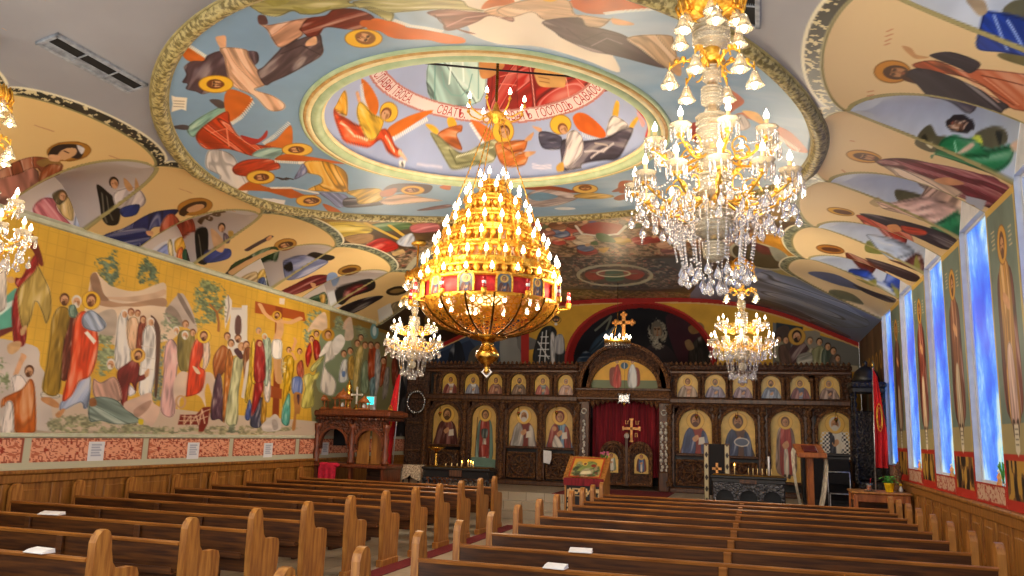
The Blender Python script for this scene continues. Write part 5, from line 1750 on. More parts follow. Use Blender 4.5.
# ------------------------------------------------------------------ iconostasis
YI = 19.5
I = lambda px, py: at(px, py, YI)
ZP = 0.495
ico = thing('iconostasis', 'carved dark walnut icon screen with two rows of gold icons before the altar', 'icon screen', (-2.9, YI, ZP))
xa, xb = -8.3, 2.0
zc1 = I(640, 365).z; zc0 = I(640, 373).z            # upper cornice
zm1 = I(640, 397.5).z; zm0 = I(640, 403).z            # middle beam
zl1 = I(640, 449).z; zl0 = ZP + 0.1
PXc = (578, 670)
xd0, xd1 = I(578.5, 420).x, I(670, 420).x             # central bay
def spans(f): f(xa, xd0); f(xd1, xb)
for a, b_ in ((xa, xd0), (xd1, xb)):
    m = MB()
    m.box(a, b_, YI - 0.16, YI + 0.16, zc0 + 0.06, zc1, carved, 0.03); m.box(a, b_, YI - 0.11, YI + 0.14, zc0 - 0.02, zc0 + 0.06, plainwood, 0.02)
    n = int((b_ - a) / 0.11)
    for k in range(n):
        x = a + (k + .5) * (b_ - a) / n; m.lathe([(0.03, 0), (0.045, 0.03), (0.02, 0.07), (0.0, 0.09)], carved2, 6, (x, YI - 0.08, zc1 - 0.005))
    m.build('cornice', ico, world=True)
for a, b_ in ((xa, xd0), (xd1, xb)):
    m = MB()
    m.box(a, b_, YI - 0.14, YI + 0.16, zm0, zm1, plainwood, 0.025); m.box(a, b_, YI - 0.1, YI + 0.14, zm0 - 0.05, zm0, carved2, 0.01)
    m.build('beam', ico, world=True)
for a, b_ in ((xa, xd0), (xd1, xb)):
    m = MB()
    m.box(a, b_, YI - 0.16, YI + 0.2, ZP, ZP + 0.12, plainwood, 0.02); m.box(a, b_, YI + 0.10, YI + 0.16, ZP + 0.12, zc0, blackwood)
    m.build('plinth', ico, world=True)
upper = [(442.3, 458), (464.8, 480.5), (487.6, 503.3), (511, 527), (534.6, 550.4), (557.8, 573.6), (677, 698.4), (704.7, 725.7), (732.5, 752.5), (761, 781), (789.8, 810.4), (818.4, 839.6)]
lower = [(433, 459.7, 444), (472, 497.3, 468), (509, 538, 446), (545.6, 573.4, 447.5), (679, 712, 453.5), (721, 755, 456), (770.4, 800.6, 482), (817.6, 852.8, 459)]
pal = [('#d8ccc0', '#8a3c34'), ('#d0d0d4', '#8a8ca0'), ('#7a4a3c', '#a86a50'), ('#5a4636', '#7a5a44'), ('#6a7a80', '#a84a40'), ('#b08070', '#c09a8c'), ('#b8846c', '#a8907c'), ('#7a7c98', '#90849c'), ('#8a7a90', '#a08494'), ('#7888a8', '#8a9ab4'), ('#5a6a90', '#8a4a4c'), ('#6a4a44', '#b09080')]
prev = {0: xa, 1: xd1}
def split_edges(L, a, b_):
    e = [a] + [(L[k][1] + L[k + 1][0]) / 2 for k in range(len(L) - 1)] + [b_]; return e
for half, (x0, x1) in enumerate(((I(436.5, 385).x, xd0), (xd1, I(850, 390).x))):
    pan = MB()
    L = upper[:6] if half == 0 else upper[6:]
    X = [(I(a, 385 + 2 * half).x, I(b_, 385 + 2 * half).x) for a, b_ in L]; E = split_edges(X, x0, x1)
    for k, (a, b_) in enumerate(X):
        r = (b_ - a) / 2; z0 = zm1 + 0.03; zs = z0 + 0.30; zt = zs + r
        pan.archplate(E[k], E[k + 1], zm1, zc0 - 0.02, a, b_, z0, zs, YI - 0.06, YI + 0.02, carved)
        pan.archband((a + b_) / 2, zs, r, r + 0.045, YI - 0.1, YI - 0.05, carved2, legs=0.27)
        rb, mt = pal[k + 6 * half]
        c = saint_canvas(b_ - a, zt - z0, rb, mt, ['#5a3418', '#6a5a4c', '#4a2c18', '#4a3020', '#5a3a20', '#8a7a6c'][k % 6], 'bust', [None, '#6a5a4c', None, '#4a3020', None, None][k % 6], ground='#d8b050' if half == 0 else '#dcb868', n=0.0105)
        icon_mesh('icon', c, a, z0, YI + 0.03, b_ - a, zt - z0, zs - z0, ico, 'small gold arched icon with a half-figure saint, upper row place %d from the mural side' % (k + 1 + 6 * half))
    for x in E:
        for s_ in (-0.05, 0.05) if E[0] < x < E[-1] else (0,):
            col = MB(); col.lathe([(0.045, 0), (0.045, 0.04), (0.028, 0.06), (0.032, 0.2), (0.026, 0.42), (0.045, 0.45), (0.05, 0.5)], carved2, 8, (x + s_, YI - 0.10, zm1), twist=0); col.build('small_column', ico, world=True)
    pan.build('upper_arcade', ico, world=True)
sty = [('half', '#6a2a24', '#5a2a24', '#5a3a20', '#5a3a20'), ('stand', '#a83c30', '#6a8c80', '#4a2c18', None), ('half', '#9a3428', '#b8b0a8', '#d8d4cc', '#d8d4cc'), ('half', '#4a78a0', '#8a2c24', '#6a1c1c', None),
       ('half', '#b83c30', '#44507c', '#5a3018', '#5a3018'), ('half', '#7a5240', '#3c4668', '#5a3a20', '#5a3a20'), ('stand', '#b03c34', '#a08070', '#5a3418', None), ('half', '#d0ccc4', '#24263a', '#cfcac0', '#cfcac0')]
lab = ['monk in a dark red mantle', 'standing soldier saint in armour', 'white-bearded bishop', 'woman in a red veil holding a child', 'man blessing in red and blue', 'bearded man with a pale dish', 'standing youth in a long robe', 'bishop in a chequered black and white robe']
for half, (x0, x1) in enumerate(((I(427, 420).x, xd0), (xd1, xb))):
    pan = MB()
    L = lower[:4] if half == 0 else lower[4:]
    X = [(I(a, 425 + 3 * half).x, I(b_, 425 + 3 * half).x) for a, b_, _ in L]; E = split_edges(X, x0, x1)
    for k, (a, b_) in enumerate(X):
        r = (b_ - a) / 2; zt = I(640, 408).z + 0.0; zs = zt - r
        z0 = I((L[k][0] + L[k][1]) / 2, L[k][2]).z
        pan.archplate(E[k], E[k + 1], z0 - 0.05, zm0 - 0.05, a, b_, z0, zs, YI - 0.06, YI + 0.02, carved)
        pan.archband((a + b_) / 2, zs, r, r + 0.06, YI - 0.11, YI - 0.05, carved2, legs=min(0.6, zs - z0))
        pan.box(a - 0.07, b_ + 0.07, YI - 0.13, YI, z0 - 0.06, z0, plainwood, 0.02)
        st, rb, mt, hr, bd = sty[k + 4 * half]
        c = saint_canvas(b_ - a, zt - z0, rb, mt, hr, st, bd, ground='#cfa85c' if half == 0 else '#dcb660', n=0.012)
        if k + 4 * half == 7:
            U, V = c.grid(); w_ = c.us[-1]; h_ = c.vs[-1]
            msk = ((np.floor(U / .045) + np.floor(V / .045)) % 2 < 1) & (V < .58 * h_) & (np.abs(U - w_ / 2) > .16 * w_) & (np.abs(U - w_ / 2) < (.46 - .3 * np.clip(V / h_ - .3, 0, 1)) * w_)
            c.img[msk] = srgb('#e4e0d8'); c.ell(w_ * .45, h_ * .4, .02, .1, 0, '#20202c')
        if k + 4 * half == 5: c.ell(c.us[-1] * .6, c.vs[-1] * .3, .17, .1, 0, '#d8d0c4'); c.ell(c.us[-1] * .6, c.vs[-1] * .3, .145, .08, 0, '#5a6478')
        if k + 4 * half == 3: c.poly([(c.us[-1] * .25, .0), (c.us[-1] * .35, .3), (c.us[-1] * .6, .1), (c.us[-1] * .6, 0)], '#d8ccc0', 'F'); c.ell(c.us[-1] * .32, c.vs[-1] * .45, .05, .06, 0, '#c08c60')
        if k + 4 * half == 1:
            c.poly([(0, 0), (c.us[-1], 0), (c.us[-1], .2), (0, .25)], '#6a8a7c'); c.line([(c.us[-1] * .15, .3), (c.us[-1] * .2, c.vs[-1] * .8)], .02, '#5a3a20')
            c.poly([(c.us[-1] * .36, .55), (c.us[-1] * .64, .55), (c.us[-1] * .66, .3), (c.us[-1] * .34, .3)], '#a83428', 'F'); c.poly([(c.us[-1] * .38, .95), (c.us[-1] * .62, .95), (c.us[-1] * .6, .75), (c.us[-1] * .4, .75)], '#44504c', 'F')
        icon_mesh('icon', c, a, z0, YI + 0.03, b_ - a, zt - z0, zs - z0, ico, 'large gold arched icon of a ' + lab[k + 4 * half])
        if L[k][2] < 462:   # carved lattice panel with a rosette under the icon
            low = MB(); p0, p1 = E[k] + 0.13, E[k + 1] - 0.13; q0, q1 = ZP + 0.16, z0 - 0.14
            low.box(p0, p1, YI - 0.02, YI + 0.05, q0, q1, carved); 
            for (u0, u1, v0, v1) in ((p0, p1, q0, q0 + .05), (p0, p1, q1 - .05, q1), (p0, p0 + .05, q0, q1), (p1 - .05, p1, q0, q1)): low.box(u0, u1, YI - 0.07, YI, v0, v1, carved2, .015)
            cx_, cz_ = (p0 + p1) / 2, (q0 + q1) / 2; rr_ = min(p1 - p0, q1 - q0) * .36
            low.tube([(cx_ + rr_ * math.cos(t), YI - .05, cz_ + rr_ * math.sin(t)) for t in np.linspace(0, 2 * PI, 20, endpoint=False)], .02, carved2, 6, closed=True)
            for t in range(8):
                a_ = t * PI / 4; low.tube([(cx_, YI - .045, cz_), (cx_ + rr_ * math.cos(a_), YI - .05, cz_ + rr_ * math.sin(a_))], .018, carved2, 5)
            for sx in (-1, 1):
                for sz in (-1, 1): low.ball((cx_ + sx * (p1 - p0) * .38, YI - .04, cz_ + sz * (q1 - q0) * .36), .05, carved2, 6, 4)
            low.build('lattice_panel', ico, world=True)
    for x in E:
        prof = [(0.09, 0), (0.09, 0.1), (0.06, 0.13)]
        z = 0.13; H_ = zm0 - 0.05 - (ZP + 0.12)
        prof += [(0.055 + 0.016 * math.sin(t * 2.2), 0.13 + (H_ - 0.36) * t / 22) for t in range(23)] + [(0.06, H_ - 0.2), (0.1, H_ - 0.14), (0.075, H_ - 0.1), (0.1, H_)]
        col = MB(); col.lathe(prof, carved2, 10, (x, YI - 0.12, ZP + 0.12), flute=0.10, fn=5, twist=9); col.build('twisted_column', ico, world=True)
        pan.box(x - 0.1, x + 0.1, YI - 0.07, YI + 0.05, ZP + 0.1, zm0 - 0.03, plainwood)
        pan.ball((x, YI - 0.15, zm0 - 0.22), 0.06, carved2, 8, 5)
    pan.build('lower_arcade', ico, world=True)
# dark wing between the screen and the mural wall
m = MB(); x0, x1 = -8.8, I(428, 420).x
m.box(x0, x1, YI - 0.05, YI + 0.1, ZP, zc0, carved); m.box(x0, x1, YI - 0.12, YI, zm0, zm1, plainwood, .02)
for z in (1.2, 1.9, 2.6): m.box(x0 + .05, x1 - .05, YI - 0.09, YI - .04, z, z + .05, carved2, .01)
m.build('side_wing', ico, world=True)
m = MB(); x0, x1 = I(852, 390).x, xb
m.box(x0, x1, YI - 0.09, YI + 0.02, zm1, zc0, carved); m.build('side_wing', ico, world=True)
# central bay: pillars, door opening, curtain, doors, arch with its painted lunette, cross
ZB1, ZB0 = I(625, 389.5).z, I(625, 399.5).z
pl = [(579.5, 590), (659, 670)]
for a, b_ in pl:
    m = MB(); X0, X1 = I(a, 430).x, I(b_, 430).x
    m.box(X0, X1, YI - 0.14, YI + 0.14, ZP, ZP + 0.45, plainwood, .02); m.box(X0 + .01, X1 - .01, YI - 0.1, YI + 0.1, ZP + .45, ZB0, plainwood, .01)
    m.box(X0 - .02, X1 + .02, YI - 0.16, YI + 0.1, ZB0 - .08, ZB0, carved2, .02)
    m.build('door_pillar', ico, world=True)
    cx_ = (X0 + X1) / 2; zt = I(625, 421).z; zb_ = I(625, 470).z
    n = 16
    for s_ in (-1, 1) if a > 600 else (0,):
        m = MB()
        for k in range(n):
            z = zb_ + (zt - zb_) * (k + .5) / n
            m.ball((cx_ + s_ * .055 + 0.02 * math.sin(k * 1.9), YI - .11, z), .032 + .012 * math.sin(k * 2.7), silver_white, 6, 4, 1.2)
        m.build('white_carving', ico, world=True)['label'] = 'white openwork carving on the dark door pillar'
    m = MB()
    m.tube([(cx_ + .06 * math.cos(t), YI - .12, I(625, 412).z + .06 * math.sin(t)) for t in np.linspace(0, 2 * PI, 14, endpoint=False)], .016, silver_white, 5, closed=True)
    m.build('white_ring', ico, world=True)
m = MB(); X0, X1 = I(578.5, 395).x, I(670.5, 395).x
m.box(X0, X1, YI - 0.17, YI + 0.16, ZB0, ZB1, carved2, .02); m.box(X0 - .03, X1 + .03, YI - 0.2, YI + .1, ZB1 - .04, ZB1 + .02, plainwood, .015); m.box(X0, X1, YI - 0.19, YI, ZB0 - .02, ZB0 + .04, plainwood, .015)
m.build('door_lintel', ico, world=True)
acx = I(624.4, 389).x; r1 = (I(670, 389).x - I(578.5, 389).x) / 2; r0 = (I(658, 389).x - I(590.6, 389).x) / 2; rz = I(624, 344).z - ZB1
m = MB(); zz = ZB1 + 0.02
N = 28
def half_ell(rx, rzz): return [(acx + rx * math.cos(PI * k / N), zz + rzz * math.sin(PI * k / N)) for k in range(N + 1)]
def ell_band(m, ra, rb, za, zb_, y0, y1, mat):
    A = half_ell(ra, za); B_ = half_ell(rb, zb_); n = N + 1
    vs = [(p[0], y, p[1]) for y in (y0, y1) for q in (A, B_) for p in q]; fs = []
    for i in range(N): fs += [(i, i + 1, n + i + 1, n + i), (2 * n + i + 1, 2 * n + i, 3 * n + i, 3 * n + i + 1), (i + 1, i, 2 * n + i, 2 * n + i + 1), (n + i, n + i + 1, 3 * n + i + 1, 3 * n + i)]
    fs += [(0, n, 3 * n, 2 * n), (N, 2 * n + N, 3 * n + N, n + N)]
    m.add(vs, fs, mat)
ri = r0; rzi = I(624, 360).z - zz
ell_band(m, ri, ri + .09, rzi, rzi + .08, YI - .16, YI + .05, carved2); ell_band(m, ri + .09, r1 - .09, rzi + .08, rz - .08, YI - .1, YI + .05, carved); ell_band(m, r1 - .09, r1, rz - .08, rz, YI - .2, YI + .1, carved2)
m.box(acx - r1, acx + r1, YI + .06, YI + .1, zz, zz + 0.3, blackwood)
m.box(acx - r1 - .02, acx - ri - .02, YI - .1, YI + .08, zz, I(580, 362).z, carved, .02); m.box(acx + ri + .02, acx + r1 + .02, YI - .1, YI + .08, zz, I(580, 362).z, carved, .02)
m.build('pediment_arch', ico, world=True)
us = np.arange(0, 2 * ri, .013); vs = np.arange(0, rzi, .013); c = Canvas(us, vs, '#dca628'); U, V = c.grid(); W_ = 2 * ri
c.img *= (.92 + .16 * fbm(U * 5, V * 5))[..., None]; c.img[V < .2] = srgb('#66704a')
c.poly([(W_ * .3, .08), (W_ * .28, .45), (W_ * .36, .52), (W_ * .44, .45), (W_ * .44, .08)], '#7a2c1c', 'P'); c.poly([(W_ * .56, .08), (W_ * .56, .45), (W_ * .64, .52), (W_ * .72, .45), (W_ * .72, .08)], '#7a2c1c', 'P')
c.poly([(W_ * .33, .05), (W_ * .34, .4), (W_ * .4, .6), (W_ * .44, .4), (W_ * .45, .05)], '#b83424', 'F'); c.poly([(W_ * .56, .05), (W_ * .56, .4), (W_ * .62, .62), (W_ * .68, .4), (W_ * .68, .05)], '#d8dcdc', 'F')
for x in (.39, .62): c.ell(W_ * x, .66, .075, .075, 0, '#e8bc48'); c.ell(W_ * x, .66, .04, .055, 0, '#7a4a28'); c.ell(W_ * x, .65, .028, .04, 0, '#c8946c')
c.ell(W_ * .5, rzi - .14, .09, .08, 0, '#28506a'); c.line([(W_ * .5, rzi - .2), (W_ * .5, rzi - .08)], .02, '#e8e8e8')
off = ico.location
o = c.mesh('pediment_icon', lambda U, V: (acx - ri + U - off.x, -0.02 + 0 * U, zz + V - off.z), iconpaint, ico, keep=((U - ri) / ri) ** 2 + (V / rzi) ** 2 < 1.0); o['label'] = 'gold half-round icon of two seated figures'
m = MB(); ct = I(623.8, 313).z; cb = I(623.8, 344).z; cm_ = I(623.8, 322.5).z; aw = (I(634, 322).x - I(613.4, 322).x) / 2; cxx = I(623.8, 322).x
m.box(cxx - .045, cxx + .045, YI - .03, YI + .03, cb - .05, ct - .03, crossw, .01); m.box(cxx - aw + .03, cxx + aw - .03, YI - .03, YI + .03, cm_ - .045, cm_ + .045, crossw, .01)
for (x, z) in ((cxx, ct - .04), (cxx - aw + .05, cm_), (cxx + aw - .05, cm_)):
    for dx, dz in ((0, .05), (0, -.05), (.05, 0), (-.05, 0)): m.ball((x + dx, YI, z + dz), .042, crossw, 8, 5)
m.build('crowning_cross', ico, world=True)['label'] = 'pale gilded budded cross above the arch'
# curtain
X0, X1 = I(591, 430).x, I(659.5, 430).x; zt = ZB0 - .02; n = 90
vs = []; fs = []
for i in range(n + 1):
    x = X0 + (X1 - X0) * i / n; y = YI + .2 + .035 * math.sin(i * .9) + .02 * math.sin(i * .37 + 1)
    vs += [(x, y, ZP + .3), (x, y, zt)]
    if i: fs.append((2 * i - 2, 2 * i, 2 * i + 1, 2 * i - 1))
m = MB(); m.add(vs, fs, velvet, True); cur = m.build('altar_curtain', ico, world=True); cur['label'] = 'crimson velvet curtain'
m = MB(); cx_ = I(630.5, 428).x; cz_ = I(630.5, 428.5).z; y = YI + .14
m.box(cx_ - .03, cx_ + .03, y, y + .012, cz_ - .3, cz_ + .22, crossw); m.box(cx_ - .2, cx_ + .2, y, y + .012, cz_ - .03, cz_ + .03, crossw)
for dx, dz in ((0, .22), (0, -.3), (.2, 0), (-.2, 0)): m.box(cx_ + dx - (.05 if dx == 0 else .02), cx_ + dx + (.05 if dx == 0 else .02), y - .002, y + .012, cz_ + dz - (.05 if dz == 0 else .02), cz_ + dz + (.05 if dz == 0 else .02), crossw)
for sx, ch in ((-.15, 'IC'), (.1, 'XC')):
    for k in range(2):
        m.box(cx_ + sx + k * .055, cx_ + sx + k * .055 + .015, y, y + .01, cz_ + .1, cz_ + .19, crossw); m.box(cx_ + sx + k * .055, cx_ + sx + k * .055 + .04, y, y + .01, cz_ + .1 + .075 * (k % 2), cz_ + .115 + .075 * (k % 2), crossw)
for sx in (-.14, .08): m.box(cx_ + sx, cx_ + sx + .02, y, y + .01, cz_ - .2, cz_ - .1, crossw); m.box(cx_ + sx, cx_ + sx + .07, y, y + .01, cz_ - .12, cz_ - .1, crossw); m.box(cx_ + sx + .05, cx_ + sx + .07, y, y + .01, cz_ - .2, cz_ - .1, crossw)
m.build('embroidered_cross', cur if False else ico, world=True)
m = MB(); X0, X1 = I(591, 405).x, I(659.5, 405).x
for k in range(14):
    t = (k + .5) / 14; x = X0 + (X1 - X0) * t; d = .06 + .22 * abs(2 * t - 1) ** 2.5
    m.lathe([(.0, -d), (.05, -d * .6), (.075, -.03), (.06, 0)], carved2, 6, (x, YI - .05, ZB0 + .0))
m.build('carved_valance', ico, world=True)
for (a, b_, ia, ib) in ((600.2, 626.8, 604.8, 618.4), (627.2, 652.5, 634.6, 648.6)):
    X0, X1 = I(a, 470).x, I(b_, 470).x; r = (X1 - X0) / 2; zt = I(626, 441).z; zs = zt - r; z0 = ZP + .1
    d = MB(); cx_ = (X0 + X1) / 2
    out = [(X0, z0), (X1, z0), (X1, zs)] + [(cx_ + r * math.cos(PI * k / 14), zs + r * math.sin(PI * k / 14)) for k in range(1, 14)] + [(X0, zs)]
    d.prism(out, 'y', YI - .02, YI + .04, carved); d.archband(cx_, zs, r - .07, r, YI - .06, YI, carved2, legs=zs - z0)
    d.box(X0 + .05, X1 - .05, YI - .05, YI, z0, z0 + .07, carved2, .01)
    for k in range(5): d.tube([(X0 + .1 + (X1 - X0 - .2) * k / 4, YI - .03, zs + .02), (cx_, YI - .03, zt - .06)], .015, carved2, 5)
    dd = d.build('altar_door', ico, world=True)
    u0, u1 = I(ia, 463).x, I(ib, 463).x; z1 = I(626, 453).z; zb_ = I(626, 473).z; w_ = u1 - u0
    c = saint_canvas(w_, z1 - zb_, '#e0dccc' if a < 610 else '#3a5a90', '#8a9a80' if a < 610 else '#7a3028', '#6a3a20', 'stand', None, '#d8b460', .011)
    icon_mesh('door_icon', c, u0, zb_, YI - .035, w_, z1 - zb_, z1 - zb_ - w_ / 2, ico, 'small arched icon on the altar door, ' + ('angel in white' if a < 610 else 'woman in blue'))
m = MB(); cx_ = I(627, 437).x; z = I(627, 436).z
m.tube([(cx_ + .05 * math.cos(t), YI - .06, z + .05 * math.sin(t)) for t in np.linspace(0, 2 * PI, 12, endpoint=False)], .014, silver_white, 5, closed=True); m.box(cx_ - .012, cx_ + .012, YI - .07, YI - .05, z - .05, z + .05, silver_white); m.box(cx_ - .05, cx_ + .05, YI - .07, YI - .05, z - .012, z + .012, silver_white); m.box(cx_ - .03, cx_ + .03, YI - .08, YI - .03, ZP + .1, z - .05, plainwood)
m.build('door_mullion', ico, world=True)
# ------------------------------------------------------------------ furniture before the screen
def paint_panel(name, w, h, fn, parent, loc, rot, mat=None, n=0.012):
    """small painted rectangle standing in its own x-z plane"""
    c = Canvas(np.arange(0, w + n / 2, n), np.arange(0, h + n / 2, n), '#808080'); fn(c, w, h)
    o = c.mesh(name, lambda U, V: (U - w / 2, 0 * U, V), mat or iconpaint, parent); o.location = loc; o.rotation_euler = rot; return o
# icon stand in the aisle
t = thing('icon_stand', 'sloping wooden icon stand with embroidered black front, standing in the aisle', 'icon stand', (-3.18, 15.55, 0), math.radians(-4))
m = MB()
for x0, x1 in ((-.38, -.33), (.33, .38)): m.prism([(-.25, 0), (.25, 0), (.25, 1.27), (.2, 1.33), (-.27, .93), (-.25, .9)], 'x', x0, x1, oak)
m.box(-.33, .33, .2, .24, .1, 1.25, oak); m.box(-.36, .36, -.24, .24, .0, .1, oak, .01); m.build('body', t)
m = MB(); m.prism([(-.275, .90), (-.26, .93), (.2, 1.33), (.215, 1.30), (-.24, .9)], 'x', -.41, .41, oak); m.build('sloping_top', t)
def fr(c, w, h):
    U, V = c.grid(); c.img[:] = srgb('#131018'); k = vnoise(U * 28, V * 28); e = ((np.abs(U - w / 2) > w * .32) | (V > h * .74)) & (k > .42); c.img[e] = srgb('#cfae7a'); c.img[(np.abs(U - w / 2) > w * .47) | (V > h * .94)] = srgb('#131018')
    c.poly([(w * .5, .2), (w * .6, .34), (w * .5, .48), (w * .4, .34)], '#cdb88a', 'Q')
paint_panel('embroidered_front', .68, .74, fr, t, (0, -.262, .06), (0, 0, 0))['label'] = 'black cloth front with gold embroidery'
m = MB(); m.prism([(-.30, .80), (-.285, .80), (-.262, .935), (-.28, .94)], 'x', -.39, .39, velvet); m.build('red_band', t)
def fi(c, w, h):
    U, V = c.grid(); c.img[:] = srgb('#d0a040'); c.img[(np.abs(U - w / 2) > w * .46) | (np.abs(V - h / 2) > h * .45)] = srgb('#b8442a')
    c.poly([(w * .1, h * .1), (w * .9, h * .1), (w * .85, h * .6), (w * .5, h * .5), (w * .2, h * .8)], '#5a7048', 'M'); c.poly([(w * .2, h * .3), (w * .6, h * .35), (w * .8, h * .7), (w * .5, h * .8)], '#8a9a58', 'F')
    c.poly([(w * .35, h * .15), (w * .7, h * .2), (w * .6, h * .45), (w * .4, h * .4)], '#d8cfa8', 'F'); c.ell(w * .42, h * .68, .05, .05, 0, '#e8c060'); c.ell(w * .42, h * .68, .03, .035, 0, '#7a4a2c'); c.ell(w * .7, h * .6, .05, .04, 0, '#8a2c24')
paint_panel('icon', .62, .54, fi, t, (0, -.262, .955), (math.radians(-49), 0, 0))['label'] = 'colourful painted icon'
m = MB()
for k in range(9):
    a = k * 2.4; x = .28 + .05 * math.cos(a); y = .19 + .04 * math.sin(a); m.tube([(x, y, 1.3), (x + .02 * math.cos(a), y, 1.37 + .02 * (k % 3))], .006, leafm, 4); m.ball((x + .02 * math.cos(a), y, 1.385 + .02 * (k % 3)), .022, pinkm, 6, 4)
m.build('flowers', t)['label'] = 'pink flowers'

def candle(x, y, z, h, lit, lb, grp, r=.008, mat=None):
    m = MB(); m.cyl((0, 0, 0), r, h, mat or cream_wax, 8)
    o = thing('candle', lb, 'candle', (x, y, z), 0, grp); m.build('wax', o)
    m = MB(); m.tube([(0, 0, h), (0, 0, h + .012)], .0015, black_cloth, 4); m.build('wick', o)
    if lit:
        m = MB(); m.lathe([(.001, 0), (.009, .012), (.006, .03), (.0005, .048)], flame, 8, (0, 0, h + .006)); m.build('flame', o)
    return o
# candle table near the mural
def candle_table(lb, loc, w, h, d, arches):
    t = thing('candle_table', lb, 'candle table', loc)
    m = MB(); m.box(-w / 2, w / 2, -d / 2, d / 2, h - .05, h, blackwood, .012); m.box(-w / 2 + .04, w / 2 - .04, -d / 2 + .04, d / 2 - .04, h, h + .02, brass_dark, .005); m.build('tray', t)
    m = MB()
    if arches:
        n = arches; s = (w - .1) / n
        for k in range(n):
            x = -w / 2 + .05 + s * k; m.archplate(x, x + s, h - .42, h - .1, x + .05, x + s - .05, h - .42, h - .42 + .02, -d / 2 + .01, -d / 2 + .04, carvedgrey)
        m.box(-w / 2 + .02, w / 2 - .02, -d / 2, -d / 2 + .05, h - .12, h - .05, blackwood, .01); m.box(-.15, .15, -d / 2 - .01, -d / 2, h - .13, h - .06, plainwood, .004)
        m.box(-w / 2 + .04, w / 2 - .04, d / 2 - .06, d / 2 - .03, .1, h - .05, blackwood)
    else:
        m.box(-w / 2 + .03, w / 2 - .03, -d / 2 + .03, d / 2 - .03, h - .2, h - .05, black_cloth)
        for k in range(13):
            x = -w / 2 + .07 + k * (w - .14) / 12; m.tube([(x + .045 * math.cos(a), -d / 2 + .02, h - .28 + .06 * math.sin(a)) for a in np.linspace(0, 2 * PI, 10, endpoint=False)], .012, carvedgrey, 5, closed=True)
        m.box(-w / 2 + .03, w / 2 - .03, -d / 2 + .02, -d / 2 + .035, h - .38, h - .34, carvedgrey); m.box(-.13, .13, -d / 2 + .0, -d / 2 + .03, h - .17, h - .05, plainwood, .004)
    m.build('apron', t)
    for sx in (-1, 1):
        for sy in (-1, 1):
            m = MB(); m.lathe([(.03, 0), (.04, .05), (.028, .12), (.035, h * .5), (.028, h - .15), (.04, h - .05)], blackwood, 8, (sx * (w / 2 - .06), sy * (d / 2 - .06), 0)); m.build('leg', t)
    return t
candle_table('long black candle table with looped apron beside the mural side icons', (-5.83, 15.6, 0), 1.46, 1.02, .42, 0)
for k, (px, lit, hh) in enumerate(((452, 0, .06), (457, 0, .06), (462, 1, .07), (468, 1, .09), (471, 1, .08), (473, 1, .06), (446, 0, .05))):
    p = at(px, 465, 15.6); candle(p.x, 15.58 + .03 * (k % 2), 1.04, hh, lit, 'small %s candle on the mural side candle table, %s from its left end' % ('lit' if lit else 'unlit', ['second', 'third', 'fourth', 'fifth', 'sixth', 'last', 'first'][k]), 'candles on the mural side table', .012)
candle_table('long black candle table with three carved arches before the window side icons', (-.22, 15.6, 0), 1.32, 1.1, .42, 3)
for k in range(6):
    p = at(748.5 + 4.6 * k, 474, 15.6); candle(p.x, 15.58, 1.12, .12, 0, 'thin unlit taper on the window side candle table, %s of the six in line' % ORD[k], 'tapers on the window side table')
p = at(734.7, 474, 15.55); candle(p.x, 15.5, 1.12, .15, 1, 'single lit yellow taper on the window side candle table', 'tapers on the window side table', .011)
p = at(769, 474, 15.6); candle(p.x, 15.6, 1.12, .34, 0, 'tall white candle at the end of the window side candle table', None, .016, paper)
# tall black banner panel between two patterned posts
t = thing('memorial_stand', 'tall black panel with gold cross between two patterned posts by the candle table', 'banner stand', (-.79, 16.0, 0))
def post(c, w, h):
    U, V = c.grid(); c.img[:] = srgb('#b4a684'); q = np.mod(V, .21) - .105; c.img[(np.abs(q) * .6 + np.abs(U - w / 2) < .035)] = srgb('#241c18'); c.img[np.abs(U - w / 2) > w * .4] = srgb('#6a5a3c')
for x in (-.19, .19):
    m = MB(); m.box(x - .05, x + .05, -.03, .03, 0, 1.66, plainwood, .01); q = m.build('post', t); paint_panel('post_pattern', .085, 1.55, post, q, (x, -.033, .08), (0, 0, 0), None, .01)
m = MB(); m.box(-.14, .14, -.015, .015, .7, 1.65, black_cloth); m.build('black_panel', t); m = MB(); m.box(-.14, .14, -.02, .02, .05, .12, plainwood, .01); m.build('lower_bar', t)
m = MB(); m.box(-.022, .022, -.03, -.016, 1.06, 1.3, crossw); m.box(-.085, .085, -.03, -.016, 1.17, 1.215, crossw); m.build('cross', t)
for x in (-.19, .19):
    m = MB(); m.box(x - .07, x + .07, -.15, .15, 0, .06, plainwood, .015); m.build('foot', t)
